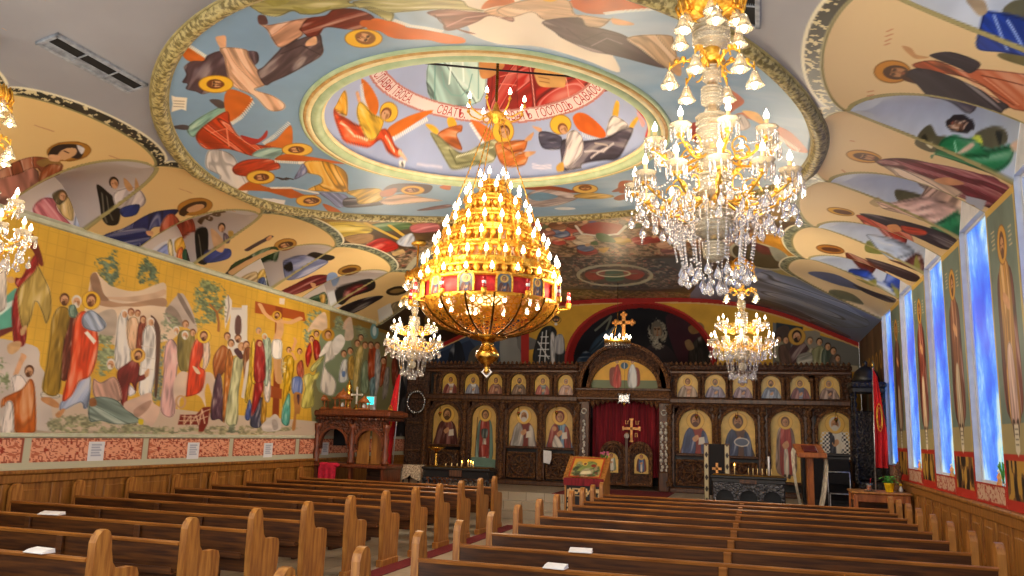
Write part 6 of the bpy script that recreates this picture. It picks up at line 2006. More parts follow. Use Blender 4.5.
# reading stand draped with white cloth
t = thing('reading_stand', 'wooden reading stand with white cloth strips hanging down both sides', 'lectern', (.86, 16.02, 0), math.radians(8))
m = MB(); m.box(-.06, .06, -.06, .06, .06, 1.5, oakred, .012); m.build('column', t)
m = MB(); m.box(-.26, .26, -.06, .06, 0, .08, oakred, .02); m.box(-.06, .06, -.26, .26, 0, .08, oakred, .02); m.build('base', t)
m = MB(); m.prism([(-.26, 1.5), (-.25, 1.46), (.24, 1.66), (.24, 1.70)], 'x', -.25, .25, oakred); m.box(-.25, .25, -.27, -.24, 1.47, 1.55, oakred, .005); m.build('sloping_desk', t)
for sx in (-1, 1):
    vs = []; fs = []; n = 14
    for i in range(n + 1):
        z = 1.60 - 1.05 * i / n; 
        for j in range(5): vs.append((sx * (.262 + .02 * (i > 0) + .012 * math.sin(j * 1.7 + i * .3) - .10 * (i / n) ** 2), -.17 + .085 * j + .01 * math.sin(i), z + .05 * (j - 2) * .25))
    for i in range(n):
        for j in range(4): fs.append((i * 5 + j, i * 5 + j + 1, i * 5 + j + 6, i * 5 + j + 5))
    m = MB(); m.add(vs, fs, white_cloth, True); m.build('cloth_strip', t)
b_ = thing('book', 'closed dark red book lying on the sloping reading stand', 'book', (.86, 16.0, 1.6), math.radians(8))
m = MB(); m.box(-.12, .12, -.13, .13, 0, .035, darkred, .006); m.build('cover', b_).rotation_euler = (.38, 0, 0)
m = MB(); m.box(-.112, .124, -.122, .122, .006, .029, paper, .002); m.build('pages', b_).rotation_euler = (.38, 0, 0)
# throne by the window wall
t = thing('bishop_throne', 'tall dark carved throne with domed crown against the window wall', 'throne', (2.08, 17.7, ZP))
m = MB(); m.box(-.3, .3, -.35, .35, 0, .14, blackwood, .02); m.box(-.27, .27, -.3, .3, .14, .5, carveddark, .02); m.build('seat', t)
m = MB(); m.box(-.27, .27, .26, .34, .5, 1.9, carveddark, .02); m.build('backrest', t)
for sx in (-1, 1):
    m = MB(); m.prism([(-.3, .5), (.3, .5), (.3, 1.1), (.1, 1.0), (-.1, .85), (-.3, .82)], 'x', sx * .28 - .03, sx * .28 + .03, carveddark); m.build('armrest', t)
    for y in (-.28, .28):
        m = MB(); pr = [(.045, 0), (.045, .1)] + [(.032 + .01 * math.sin(k * 1.6), .1 + .05 * k) for k in range(34)] + [(.05, 1.84), (.05, 1.92)]; m.lathe(pr, carveddark, 8, (sx * .26, y, .46), flute=.12, fn=4, twist=12); m.build('column', t)
m = MB(); m.box(-.33, .33, -.37, .37, 2.34, 2.46, carveddark, .03); m.box(-.3, .3, -.34, .34, 2.25, 2.34, blackwood, .01); m.build('canopy', t)
m = MB(); m.lathe([(.25, 2.46), (.26, 2.52), (.22, 2.66), (.12, 2.76), (.03, 2.8), (.03, 2.84), (.045, 2.87), (.0, 2.91)], blackwood, 16); m.build('dome', t)
# flags
def flag(lb, x, y, z0, ztop, lean, span, zlow, sgn):
    t = thing('flag', lb, 'flag', (x, y, z0))
    H = ztop - z0
    m = MB(); m.tube([(0, 0, .04), (lean, 0, H)], .013, steel, 8); m.build('pole', t)
    m = MB(); m.lathe([(.16, 0), (.16, .02), (.05, .05), (.025, .1)], brass_dark, 16); m.build('base', t)
    m = MB(); m.lathe([(.012, 0), (.03, .04), (.02, .08), (.001, .16)], brass, 8, (lean, 0, H)); m.build('finial', t)
    vs = []; fs = []; n = 26; k = 12; zt = H - .02
    for i in range(n + 1):
        f = i / n; z = zt + (zlow - z0 - zt) * f; w = (.05 + span * min(1, f * 1.4 + .1)); xo = lean * z / H
        for j in range(k + 1):
            u = j / k; vs.append((xo + sgn * (w * u), -.02 - .05 * math.sin(u * 14 + f * 1.5) * (.3 + f) - .02 * u, z - .16 * u * (1 - f)))
    for i in range(n):
        for j in range(k): fs.append((i * (k + 1) + j, i * (k + 1) + j + 1, (i + 1) * (k + 1) + j + 1, (i + 1) * (k + 1) + j))
    m = MB(); m.add(vs, fs, flagred, True); c = m.build('cloth', t)
    m = MB(); xo = lean * (ztop - z0) * .55 / H
    for s_ in (1, .72): m.tube([(xo + sgn * span * .55 + s_ * span * .3 * math.cos(a), -.10, (zt * .5 + (zlow - z0) * .5) + s_ * .26 * math.sin(a)) for a in np.linspace(0, 2 * PI, 20, endpoint=False)], .008, goldthread, 5, closed=True)
    m.build('emblem', t)['label'] = 'gold embroidered round emblem'
flag('red flag with gold emblem beside the carved shrine', -7.62, 16.2, 0, 3.02, .12, .2, .98, -1)
flag('red flag with gold emblem in front of the throne', 2.06, 16.95, ZP - .165, 3.2, .06, .17, 1.3, 1)
# low table with a cup and a plant by the window wall
t = thing('side_table', 'honey wood table by the window wall behind the front pews', 'table', (1.9, 15.1, 0))
m = MB(); m.box(-.47, .44, -.42, .42, .93, .965, oak, .012); m.build('tabletop', t)
m = MB(); m.box(-.42, .4, -.38, .38, .80, .93, oakred, .008); m.box(-.42, .4, .3, .36, .2, .8, pew_dark); m.build('apron', t)
for sx in (-.41, .38):
    for sy in (-.36, .36): m = MB(); m.box(sx - .035, sx + .035, sy - .035, sy + .035, 0, .93, oakred, .008); m.build('leg', t)
p = at(869.5, 492, 14.9)
t = thing('votive_cup', 'clear cup holding a red orange drink on the side table', 'cup', (p.x, 14.9, .977))
m = MB(); m.lathe([(.036, 0), (.042, .06), (.05, .12), (.047, .12), (.039, .06), (.033, .006)], crystal, 14); m.build('cup', t)
m = MB(); m.lathe([(.03, .008), (.037, .06), (.044, .108), (.0, .11)], orangem, 14); m.build('drink', t)
m = MB(); m.tube([(.01, 0, .1), (.03, .01, .2)], .005, flagred, 6); m.build('straw', t)
t = thing('dish', 'round glass dish under the cup on the side table', 'dish', (p.x + .0, 14.9, .965)); m = MB(); m.lathe([(.05, 0), (.06, .004), (.09, .011), (.092, .014), (.06, .008), (.0, .008)], cutglass, 20); m.build('plate', t)
p = at(889.5, 489, 14.95)
t = thing('potted_plant', 'small green plant in a bright yellow pot on the side table', 'potted plant', (p.x, 14.95, .965))
m = MB(); m.lathe([(.055, 0), (.06, .01), (.078, .12), (.084, .125), (.084, .145), (.072, .145), (.07, .13)], yellowm, 16); m.build('pot', t)
m = MB(); r_ = random.Random(3)
for k in range(34):
    a = r_.random() * 2 * PI; l = .05 + .09 * r_.random(); h = .15 + .1 * r_.random(); x, y = math.cos(a), math.sin(a)
    m.tube([(0, 0, .12), (x * l * .5, y * l * .5, h)], .003, leafm, 4); m.add([(x * l * .4, y * l * .4, h - .01), (x * l - y * .025, y * l + x * .025, h + .02), (x * l * 1.5, y * l * 1.5, h - .005), (x * l + y * .025, y * l - x * .025, h + .02)], [(0, 1, 2, 3)], leafm)
m.build('leaves', t)
p = at(899, 489, 15.2); t = thing('figurine', 'small white and yellow ornament behind the yellow pot', 'ornament', (p.x + .03, 15.2, .965)); m = MB(); m.lathe([(.03, 0), (.035, .03), (.02, .07), (.012, .09)], paper, 10); m.ball((0, 0, .11), .024, yellowm, 8, 5); m.build('body', t)
p = at(911, 478, 15.35)
t = thing('carved_lampstand', 'dark carved wooden stand at the back of the side table', 'ornament', (2.24, 15.36, .965)); m = MB(); m.lathe([(.09, 0), (.09, .03), (.05, .06), (.06, .14), (.035, .2), (.065, .28), (.03, .36), (.05, .4), (.02, .46), (.0, .5)], carved2, 10, flute=.1, fn=5); m.build('body', t)
# dark cupboard and pale chair beside the throne
t = thing('cupboard', 'plain black cupboard below the chequered bishop icon', 'cupboard', (1.25, 17.7, ZP)); m = MB(); m.box(-.44, .4, -.3, .3, 0, .08, blackwood); m.box(-.46, .42, -.32, .32, .08, .98, blackwood, .01); m.box(-.49, .45, -.36, .34, .98, 1.03, blackwood, .012); m.build('body', t)
for sx in (-.44, .0): m = MB(); m.box(sx, sx + .41, -.335, -.32, .14, .93, black_cloth, .008); q = m.build('door', t); m = MB(); m.ball((sx + .06 + (.33 if sx < 0 else 0), -.345, .55), .015, brass_dark, 8, 5); m.build('knob', q)
t = thing('folding_chair', 'pale metal chair standing before the black cupboard', 'chair', (1.45, 16.98, ZP - .165))
m = MB(); m.box(-.2, .2, -.2, .2, .44, .465, black_cloth, .01); m.build('seat', t)
for sx in (-.2, .2): m = MB(); m.tube([(sx, -.2, 0), (sx, -.19, .45)], .012, steel, 6); m.build('leg', t); m = MB(); m.tube([(sx, .2, 0), (sx, .2, .5), (sx, .24, .85)], .012, steel, 6); m.build('leg', t)
m = MB(); m.tube([(-.2, -.2, .46), (.2, -.2, .46)], .012, steel, 6); m.build('front_rail', t); m = MB(); m.tube([(-.2, .24, .85), (.2, .24, .85)], .012, steel, 6); m.build('top_rail', t); m = MB(); m.box(-.19, .19, .225, .235, .62, .82, black_cloth, .004); m.build('backrest', t)

# ------------------------------------------------------------------ carved shrine by the mural wall
SX, SY = -8.0, 15.45
t = thing('carved_shrine', 'carved wooden canopy shrine with arches against the mural wall', 'shrine', (SX, SY, 0))
m = MB(); m.box(-.83, .8, -.42, .42, 1.9, 1.97, carved2r, .02); m.box(-.88, .86, -.47, .47, 1.97, 2.09, redwood, .03); m.box(-.8, .77, -.4, .4, 2.09, 2.12, redwood, .01)
for k in range(22): m.ball((-.8 + k * .075, -.43, 1.92), .03, carved2r, 6, 4)
m.build('canopy', t)
m = MB()
for a, b_ in ((-.8, -.02), (.02, .78)): m.archplate(a, b_, 1.3, 1.9, a + .1, b_ - .1, 1.3, 1.42, -.38, -.3, carved2r); m.archband((a + b_) / 2, 1.42, (b_ - a) / 2 - .1, (b_ - a) / 2 - .05, -.41, -.36, redwood)
m.build('arches', t)
for x in (-.8, 0, .76):
    m = MB(); m.lathe([(.085, 0), (.085, .06), (.06, .09), (.08, .2), (.055, .3), (.075, .5), (.05, .62), (.08, .72), (.085, .8)], redwood, 10, (x, -.36, 1.02), flute=.06, fn=6); m.build('column', t)
m = MB(); m.box(-.86, .83, -.44, .42, .94, 1.02, redwood, .02); m.box(-.8, .77, -.4, .4, .0, .1, redwood, .01); m.build('counter', t)
for bx_ in ((-.8, -.74, -.4, .4, .1, .94, redwood), (.71, .77, -.4, .4, .1, .94, redwood), (-.02, .04, -.4, -.3, .1, .94, redwood), (.04, .71, .3, .36, .1, .94, pew_dark)): m = MB(); m.box(*bx_); m.build('lower_side', t)
m = MB(); m.box(.08, .36, -.28, -.25, 1.02, 1.86, wains, .01); m.box(.40, .68, -.28, -.25, 1.02, 1.86, wains, .01); m.build('back_panel', t)
m = MB(); m.box(-.74, -.06, .2, .24, 1.36, 1.9, black_cloth); m.build('dark_recess', t)
q = thing('cloth', 'bright crimson cloth hanging over the lower shelf of the shrine', 'cloth', (-8.38, 14.92, .95)); vs = []; fs = []
for i in range(13):
    for j in range(9): vs.append((-.2 + .4 * i / 12 * (1 - .0 * j), -.06 - .03 * math.sin(i * 1.6) * j / 8 - .03, .0 - .4 * j / 8 + .07 * (1 - j / 8) * math.sin(PI * i / 12)))
for i in range(12):
    for j in range(8): fs.append((i * 9 + j, i * 9 + j + 1, (i + 1) * 9 + j + 1, (i + 1) * 9 + j))
m = MB(); m.add(vs, fs, crimson, True); m.build('drape', q)
m = MB(); m.box(-.22, .22, -.06, .04, .0, .085, crimson, .03); m.build('folded_top', q)
def kiosk(x, lb, s):
    t = thing('wooden_kiosk', lb, 'model shrine', (x, SY - .12, 2.12), 0, 'model shrines on the canopy')
    m = MB(); m.box(-.13 * s, .13 * s, -.1 * s, .1 * s, 0, .04 * s, oakred, .01)
    m.build('base', t)
    for sx in (-1, 1):
        for sy in (-1, 1): m = MB(); m.cyl((sx * .1 * s, sy * .075 * s, .04 * s), .014 * s, .13 * s, oakred, 6); m.build('post', t)
    m = MB(); m.box(-.14 * s, .14 * s, -.11 * s, .11 * s, .17 * s, .19 * s, oakred, .004); m.lathe([(.15 * s, .19 * s), (.1 * s, .26 * s), (.03 * s, .31 * s), (.012 * s, .34 * s), (.0, .37 * s)], oakred, 8, flute=.05, fn=4); m.build('roof', t)
    m = MB(); m.lathe([(.03, 0), (.04, .03), (.02, .09)], paper, 8, (0, 0, .04 * s)); m.build('lamp', t)
for px, s_, lb in ((322, 1.0, 'small wooden model shrine on the canopy end nearest the mural'), (342.5, 1.25, 'larger wooden model shrine in the middle of the canopy'), (364, .85, 'small wooden model shrine on the canopy end beside the flag')): kiosk(at(px, 405, SY - .12).x, lb, s_)
p = at(354, 405, SY); t = thing('altar_cross', 'ornate gilt and white cross standing on the shrine canopy', 'cross', (p.x, SY + .1, 2.12))
m = MB(); m.lathe([(.07, 0), (.06, .03), (.02, .06), (.02, .12)], brass, 10); m.build('foot', t)
m = MB(); m.box(-.018, .018, -.012, .012, .1, .46, silver_white, .004); m.box(-.12, .12, -.012, .012, .3, .335, silver_white, .004)
for x, z in ((0, .46), (-.12, .317), (.12, .317)): m.ball((x, 0, z), .03, silver_white, 6, 4)
m.build('cross', t)
p = at(345, 388, SY); t = thing('censer', 'gilt ornament with pierced crown behind the middle model shrine', 'ornament', (p.x, SY + .18, 2.12)); m = MB(); m.lathe([(.06, 0), (.03, .05), (.08, .2), (.1, .3), (.05, .42), (.07, .48), (.02, .6), (.0, .68)], brass, 12, flute=.1, fn=6); m.build('body', t)
p = at(366.5, 396, SY); t = thing('electric_lamp', 'small box glowing teal behind the model shrine', 'lamp', (p.x + .02, SY + .2, 2.12)); m = MB(); m.box(-.1, .1, -.05, .05, 0, .3, steel, .01); m.build('case', t); m = MB(); m.box(-.08, .08, -.056, -.05, .12, .28, tealglow, .002); m.build('screen', t)
# small draped table, chest and brass candle stand beside the shrine
t = thing('draped_table', 'small table under a pale patterned cloth beside the flag', 'table', (-7.03, 16.1, 0)); 
for sx in (-.17, .17):
    for sy in (-.15, .15): m = MB(); m.cyl((sx, sy, 0), .02, .98, blackwood, 8); m.build('leg', t)
m = MB(); m.box(-.2, .2, -.18, .18, .98, 1.0, blackwood); m.build('tabletop', t)
q = finish(MB().box(0, 0.001, 0, .001, 0, .001, white_cloth).build('x'), None) if False else None
vs = []; fs = []; n = 40
for i in range(n):
    a = 2 * PI * i / n; cx_, cy_ = math.cos(a), math.sin(a); k = 1 / max(abs(cx_), abs(cy_)); dr = .2 + .1 * abs(math.sin(2 * a)); 
    for j, (f, z) in enumerate(((0, 1.008), (1, 1.008), (1.06, .99), (1.12 + .05 * math.sin(6 * a), 1 - dr))): vs.append((cx_ * k * .205 * f, cy_ * k * .185 * f, z))
for i in range(n):
    for j in range(3): fs.append((i * 4 + j, i * 4 + j + 1, ((i + 1) % n) * 4 + j + 1, ((i + 1) % n) * 4 + j))
m = MB(); m.add(vs, fs, patterncloth, True); tc_ = thing('tablecloth', 'pale patterned cloth draped over the small table by the flag', 'tablecloth', (-7.03, 16.1, 0)); m.build('cloth', tc_)
t = thing('wooden_chest', 'plain orange brown wooden box under the brass candle stand', 'box', (-6.5, 16.1, 0)); m = MB(); m.box(-.22, .2, -.2, .2, 0, .9, oakred, .012); m.build('body', t); m = MB(); m.box(-.24, .22, -.22, .22, .9, .935, oakred, .01); m.build('lid', t)
t = thing('brass_candle_stand', 'brass candle stand with a wide round bowl on the wooden box', 'candle stand', (-6.52, 16.05, .935)); m = MB(); m.lathe([(.09, 0), (.08, .03), (.03, .06), (.045, .14), (.025, .22), (.04, .3), (.03, .36)], brass, 14); m.build('stem', t); m = MB(); m.lathe([(.03, .36), (.1, .4), (.18, .45), (.185, .47), (.17, .465), (.05, .42), (.0, .415)], brass, 20); m.build('bowl', t)

# ------------------------------------------------------------------ small things on the walls
for k, (px, py, lb) in enumerate(((96, 451, 'white notice on the ornamental band, nearest the picture edge'), (193, 450.5, 'white notice on the ornamental band under the donkey rider'), (268, 450, 'white notice on the ornamental band under the red robed mourner'), (325, 448.5, 'bluish white notice on the ornamental band inside the shrine arch'))):
    p = atx(px, py, XL); c = Canvas(np.arange(0, .29, .012), np.arange(0, .27, .012), '#e4e6ec'); U, V = c.grid()
    for j in range(5): c.line([(.06, .22 - .036 * j), (.23 - .03 * (j % 2), .22 - .036 * j)], .013, '#8a94b0')
    o = c.mesh('notice', lambda U, V: (0 * U, U - .145, V - .135), iconpaint, None, flip=True); o.location = (XL + .004, p.y, p.z); finish(o, lb, 'notice', 'notices on the mural wall')
p = atx(247, 476, XL + .03); t = thing('wall_outlet', 'white outlet plate on the wainscot below the mural', 'outlet', (XL + .055, p.y, p.z)); m = MB(); m.box(0, .012, -.04, .04, -.07, .07, paper, .004); m.build('plate', t); m = MB(); m.box(.012, .016, -.015, .015, -.035, -.012, ventm); m.box(.012, .016, -.015, .015, .012, .035, ventm); m.build('sockets', t)
p = at(548, 456, YI - .1); m = MB(); m.prism([(-.1, -.16), (.06, -.19), (.1, -.06), (.1, .12), (-.1, .14)], 'y', -.004, .004, paper); o = m.build('notice'); o.location = (p.x, YI - .16, p.z); finish(o, 'torn white paper hanging on the carved screen below the veiled woman icon', 'notice')
for k in range(2, 5):   # things on the window sills
    yc = wins[k + 1]
    t = thing('sill_ornament', 'small orange and white figure on the window sill, %s window from the altar' % ORD[5 - k], 'ornament', (XR + .03, yc - .28, 1.345), 0, 'figures on the window sills'); t.scale = (.62, .62, .62)
    m = MB(); m.lathe([(.05, 0), (.055, .03), (.03, .1), (.045, .15), (.012, .22)], orangeglass, 10); m.build('body', t); m = MB(); m.ball((0, 0, .25), .03, paper, 8, 5); m.build('head', t)
    if k == 2:
        t = thing('sill_sprig', 'green leafy sprig leaning in the window recess, %s window from the altar' % ORD[5 - k], 'plant', (XR + .035, yc - .4, 1.345)); t.scale = (.6, .6, .6)
        m = MB(); m.lathe([(.02, 0), (.03, .04), (.015, .1)], crystal, 8); m.build('vase', t); m = MB()
        for j in range(7): a = j * .9; m.tube([(0, 0, .05), (.03 * math.cos(a), .03 * math.sin(a), .25), (.07 * math.cos(a), .09 * math.sin(a), .36 + .03 * (j % 3))], .005, leafm, 4, r2=.012)
        m.build('leaves', t)
p = at(416, 402, YI - .3); t = thing('wreath', 'pale silvery wreath hanging on the dark wing beside the icon screen', 'wreath', p)
m = MB()
for k in range(26):
    a = 2 * PI * k / 26; m.ball((.24 * math.cos(a), .012 * math.sin(5 * a), .27 * math.sin(a)), .042 + .01 * math.sin(k * 2.1), silver, 6, 4)
m.build('ring', t); m = MB(); m.tube([(0, 0, .27), (0, .16, .5)], .006, brass_dark, 4); m.build('wire', t)
# air vents in the ceiling
def vent(cx, cy, L, W, rot, lb, nlou):
    z = float(ceil_h(np.array(cx), np.array(cy))); t = thing('air_vent', lb, 'air vent', (cx, cy, z - .012), rot)
    dz = float(zv(cx + .05) - zv(cx - .05)) / .1; t.rotation_euler = (0, -math.atan(dz), rot) if False else (0, 0, rot)
    tilt = dz * (1 if True else 0)
    def sh(m):   # follow the slope of the vault
        m.v = [(x, y, zz + tilt * (x * math.cos(rot) - y * math.sin(rot))) for x, y, zz in m.v]; return m
    m = MB(); m.box(-W / 2, W / 2, -L / 2, -L / 2 + .04, -.02, .012, ventm, .004); m.box(-W / 2, W / 2, L / 2 - .04, L / 2, -.02, .012, ventm, .004); m.box(-W / 2, -W / 2 + .04, -L / 2, L / 2, -.02, .012, ventm, .004); m.box(W / 2 - .04, W / 2, -L / 2, L / 2, -.02, .012, ventm, .004); m.box(-W * .12, -W * .06, -L / 2, L / 2, -.018, .01, ventm, .004)
    for f in (-.17, .17): m.box(-W / 2, W / 2, L * f - .008, L * f + .008, -.02, .008, ventm)
    sh(m).build('frame', t)
    m = MB(); m.box(-W / 2 + .03, W / 2 - .03, -L / 2 + .03, L / 2 - .03, .004, .012, ventdark); sh(m).build('duct', t)
    m = MB()
    for k in range(nlou): x = -W / 2 + .05 + (W - .1) * k / (nlou - 1); m.box(x - .004, x + .004, -L / 2 + .04, L / 2 - .04, -.012, .006, ventm if x < -W * .1 else ventdark)
    sh(m).build('louvres', t)
A_ = [ceilpix(np.array([q], float))[0] for q in ((46.5, 36.5), (138.5, 87.5))]
mid = (A_[0] + A_[1]) / 2; dv = A_[1] - A_[0]; vent(mid[0], mid[1], float(np.hypot(*dv)), .26, math.atan2(-dv[0], dv[1]), 'long slotted air vent in the plain ceiling beside the great ring', 14)
q_ = ceilpix(np.array([(738, 6)], float))[0]; vent(q_[0], q_[1] - .25, 1.1, .34, 0.0, 'dark air vent in the ceiling above the near crystal chandelier', 16)

# hanging oil lamps before the icons
def oil_lamp(first, px, py, Y, ztop, lb, s=1.0):
    p = at(px, py, Y)
    if first is None:
        t = thing('oil_lamp', lb, 'oil lamp', p, 0, 'oil lamps hanging before the icons')
        m = MB(); m.lathe([(.0, -.07), (.012, -.06), (.01, -.045), (.036, -.015), (.045, .015), (.042, .03), (.033, .012), (.0, -.02)], brass, 12); m.build('bowl', t)
        m = MB(); m.lathe([(.028, 0), (.03, .03), (.033, .05), (.0, .05)], rubyglass, 10); m.build('glass', t)
        m = MB()
        for k in range(3):
            a = 2 * PI * k / 3; m.tube([(.042 * math.cos(a), .042 * math.sin(a), .025), (.006 * math.cos(a), .006 * math.sin(a), .16)], .004, brass, 4)
        m.lathe([(.022, .15), (.014, .17), (.005, .19)], brass, 8); m.tube([(0, 0, .18), (0, 0, ztop - p.z)], .004, brass_dark, 4); m.tube([(0, 0, ztop - p.z), (0, .19, ztop - p.z + .02)], .004, brass_dark, 4); m.build('chains', t)
        return t
    d = dup(first, p, None, lb); return d
OLs = [(440, 414, 'before the monk icon'), (518.5, 414, 'before the white-bearded bishop icon'), (556.5, 413, 'before the veiled woman icon'), (696.5, 417, 'before the blessing man icon'), (736.5, 417, 'before the icon with the pale dish'), (836, 420, 'before the chequered bishop icon')]
ol = None
for px, py, lb in OLs: 
    q = oil_lamp(ol, px, py, YI - .34, 2.62, 'brass oil lamp hanging by a wire ' + lb); ol = ol or q
p = at(624.3, 398.5, YI - .34)
t = thing('silver_lamp', 'square silver hanging lamp in front of the door lintel', 'hanging lamp', p)
m = MB(); m.box(-.14, .14, -.06, .06, -.1, .1, silver, .02)
for x in (-.13, -.05, .05, .13): m.ball((x, -.06, .1), .03, silver, 6, 4); m.ball((x, -.06, -.1), .03, silver, 6, 4)
m.build('body', t); m = MB(); m.lathe([(.0, -.2), (.03, -.15), (.05, -.1)], brass, 8); m.build('drop', t); m = MB(); m.tube([(0, 0, .1), (0, .12, 1.45)], .004, brass_dark, 4); m.build('wire', t)
# ------------------------------------------------------------------ chandeliers
def candle_bulb(m, c, h=.09, r=.011, b=.017, sleeve=None):
    m.cyl(c, r, h, sleeve or cream_wax, 8)
    m.lathe([(b * .55, 0), (b, b * .9), (b * .8, b * 2.0), (b * .25, b * 3.1), (0.0005, b * 3.8)], bulb, 8, (c[0], c[1], c[2] + h))
def drop(m, c, l, r, mat, n=5):
    m.lathe([(.0005, 0), (r * .35, -l * .25), (r, -l * .68), (r * .7, -l * .88), (.0005, -l)], mat, n, c)
def prismd(m, c, l, r, mat):
    m.lathe([(.0005, 0), (r, -l * .15), (r * .8, -l * .85), (.0005, -l)], mat, 4, c)
# ---- great gilt chandelier in the middle of the nave
GX_, GY_ = -3.17, 9.31
zg = lambda py: at(490, py, GY_).z
t = thing('gilt_chandelier', 'huge tiered gilt chandelier with icon band hanging under the painted dome', 'chandelier', (GX_, GY_, zg(300)))
Z0 = t.location.z
def zr(py): return zg(py) - Z0
def zrf(py, r): return at(490, py, GY_ - .92 * r).z - Z0     # as seen on the near rim of a hoop
tiers = [(.80, zrf(262, .8), 24), (.67, zrf(243, .67), 20), (.55, zrf(227, .55), 18), (.43, zrf(212, .43), 15), (.30, zrf(197, .3), 11), (.13, zrf(184, .13), 6)]
hoop = MB()
for ti, (r, py, n) in enumerate(tiers):
    z = py
    h = MB(); hh = .10 if ti else .16
    h.lathe([(r - .05, -.01), (r - .02, -.03), (r + .02, -.03), (r + .035, -.01), (r + .02, .0), (r + .012, hh * .35), (r + .03, hh * .5), (r + .0, hh * .52), (r - .02, hh * .3), (r - .05, .0)], gold, 48)
    for k in range(n * 2):
        a = PI * k / n; x, y = math.cos(a), math.sin(a)
        h.lathe([(.0, -.13), (.02, -.09), (.045, -.05), (.03, -.01), (.0, .0)], gold, 5, (x * (r + .01), y * (r + .01), z * 0 - .02))
        h.tube([(x * (r + .03), y * (r + .03), .02), (x * (r + .075), y * (r + .075), -.01), (x * (r + .07), y * (r + .07), .045), (x * (r + .045), y * (r + .045), .05)], .009, gold, 5)
        if ti < 5: h.tube([(x * (r - .03), y * (r - .03), .0), (x * (r - .07), y * (r - .07), .09), (x * (tiers[ti + 1][0] + .02), y * (tiers[ti + 1][0] + .02), tiers[ti + 1][1] - z - .06)], .008, gold, 4)
    o = h.build('tier_hoop', t); o.location = (0, 0, z)
    bm_ = MB(); candle_bulb(bm_, (0, 0, 0), .07, .011, .026)
    bm_.lathe([(.006, -.06), (.022, -.03), (.026, 0.0), (.0, .004)], gold, 8)
    b0 = None
    for k in range(n):
        a = 2 * PI * (k + .5 * (ti % 2)) / n; loc = (math.cos(a) * (r + .045), math.sin(a) * (r + .045), z + .05)
        if b0 is None: b0 = bm_.build('candle_lamp', t); b0.location = loc
        else:
            q = b0.copy(); COL.objects.link(q); q.parent = t; q.location = loc
# band of small icons on red
zb0, zb1 = zrf(292, .85), zrf(273, .85); zB = zr(336); kB = (zb0 - zB) / .49
m = MB(); m.lathe([(.80, zb0), (.80, zb1)], redband, 48); m.lathe([(.81, zb0 - .03), (.85, zb0 - .03), (.86, zb0), (.83, zb0 + .015), (.81, zb0 + .01)], gold, 48); m.lathe([(.81, zb1 - .02), (.84, zb1 - .02), (.86, zb1 + .02), (.81, zb1 + .03)], gold, 48); m.build('icon_band', t)
c = saint_canvas(.2, .3, '#3c4a70', '#6a3a30', '#4a2c18', 'bust', None, '#56666e', .0125)
io = None
for k in range(12):
    a = 2 * PI * (k + .0) / 12 - PI / 2
    if io is None:
        U, V = c.grid(); top = np.where(V > .2, np.hypot(U - .1, V - .2) < .104, True)
        io = c.mesh('small_icon', lambda U, V: (U - .1, 0 * U, V), iconpaint, t, keep=top); q = io
    else: q = io.copy(); COL.objects.link(q); q.parent = t
    q.scale = (.82, .82, .74); q.location = (.845 * math.cos(a), .845 * math.sin(a), zb0 + .012); q.rotation_euler = (0, 0, a + PI / 2)
fm = MB(); fm.archband(0, .2, .1, .125, -.02, .02, gold, 12, legs=.2); f0 = None
for k in range(12):
    a = 2 * PI * k / 12 - PI / 2
    if f0 is None: f0 = fm.build('icon_frame', t); q = f0
    else: q = f0.copy(); COL.objects.link(q); q.parent = t
    q.scale = (.82, .82, .74); q.location = (.84 * math.cos(a), .84 * math.sin(a), zb0 + .012); q.rotation_euler = (0, 0, a + PI / 2)
# pierced basket
prof = [(r, zb0 - kB * d) for r, d in ((.86, 0), (.85, .05), (.80, .16), (.70, .28), (.56, .38), (.40, .45), (.24, .49))]
m = MB(); m.lathe(prof, filigree, 64); m.build('pierced_basket', t)
for k in range(16):
    a = 2 * PI * k / 16; m = MB(); m.tube([((r + .008) * math.cos(a), (r + .008) * math.sin(a), z) for r, z in prof], .013, brass_dark, 6); m.build('basket_rib', t)
m = MB(); m.lathe([(.24, zB - 0.00), (.25, zB - 0.02), (.2, zB - 0.04), (.08, zB - 0.07), (.07, zB - 0.11), (.13, zB - 0.19), (.15, zB - 0.25), (.11, zB - 0.31), (.04, zB - 0.35), (.03, zB - 0.41), (.045, zB - 0.44), (.0, zB - 0.48)], brass, 20); m.build('finial', t)
m = MB(); z = zr(372); m.prism([(0, z - .07), (.07, z), (0, z + .07), (-.07, z)], 'y', -.006, .006, paper); m.tube([(0, 0, z + .07), (0, 0, zB - .47)], .004, brass, 4); m.tube([(.035 * math.cos(a), -.008, z + .035 * math.sin(a)) for a in np.linspace(0, 2 * PI, 12, endpoint=False)], .004, ventm, 4, closed=True); m.build('pendant_tag', t)['label'] = 'small white diamond pendant'
lm = MB(); lm.lathe([(.01, -.08), (.03, -.05), (.035, 0), (.0, .002)], gold, 8); lm.cyl((0, 0, 0), .022, .05, rubyglass, 8); lm.cyl((0, 0, .05), .024, .035, paper, 8); lm.cyl((0, 0, .085), .02, .05, rubyglass, 8)
lm.tube([(-.2, 0, .02), (-.12, 0, -.08), (0, 0, -.07)], .009, gold, 5)
l0 = None
for k in range(12):
    a = 2 * PI * (k + .5) / 12 - PI / 2
    if l0 is None: l0 = lm.build('votive_lamp', t); q = l0
    else: q = l0.copy(); COL.objects.link(q); q.parent = t
    q.location = (.98 * math.cos(a), .98 * math.sin(a), zb0 + .02); q.rotation_euler = (0, 0, a)
b2 = MB(); candle_bulb(b2, (0, 0, 0), .05, .012, .024, brass); b0 = None
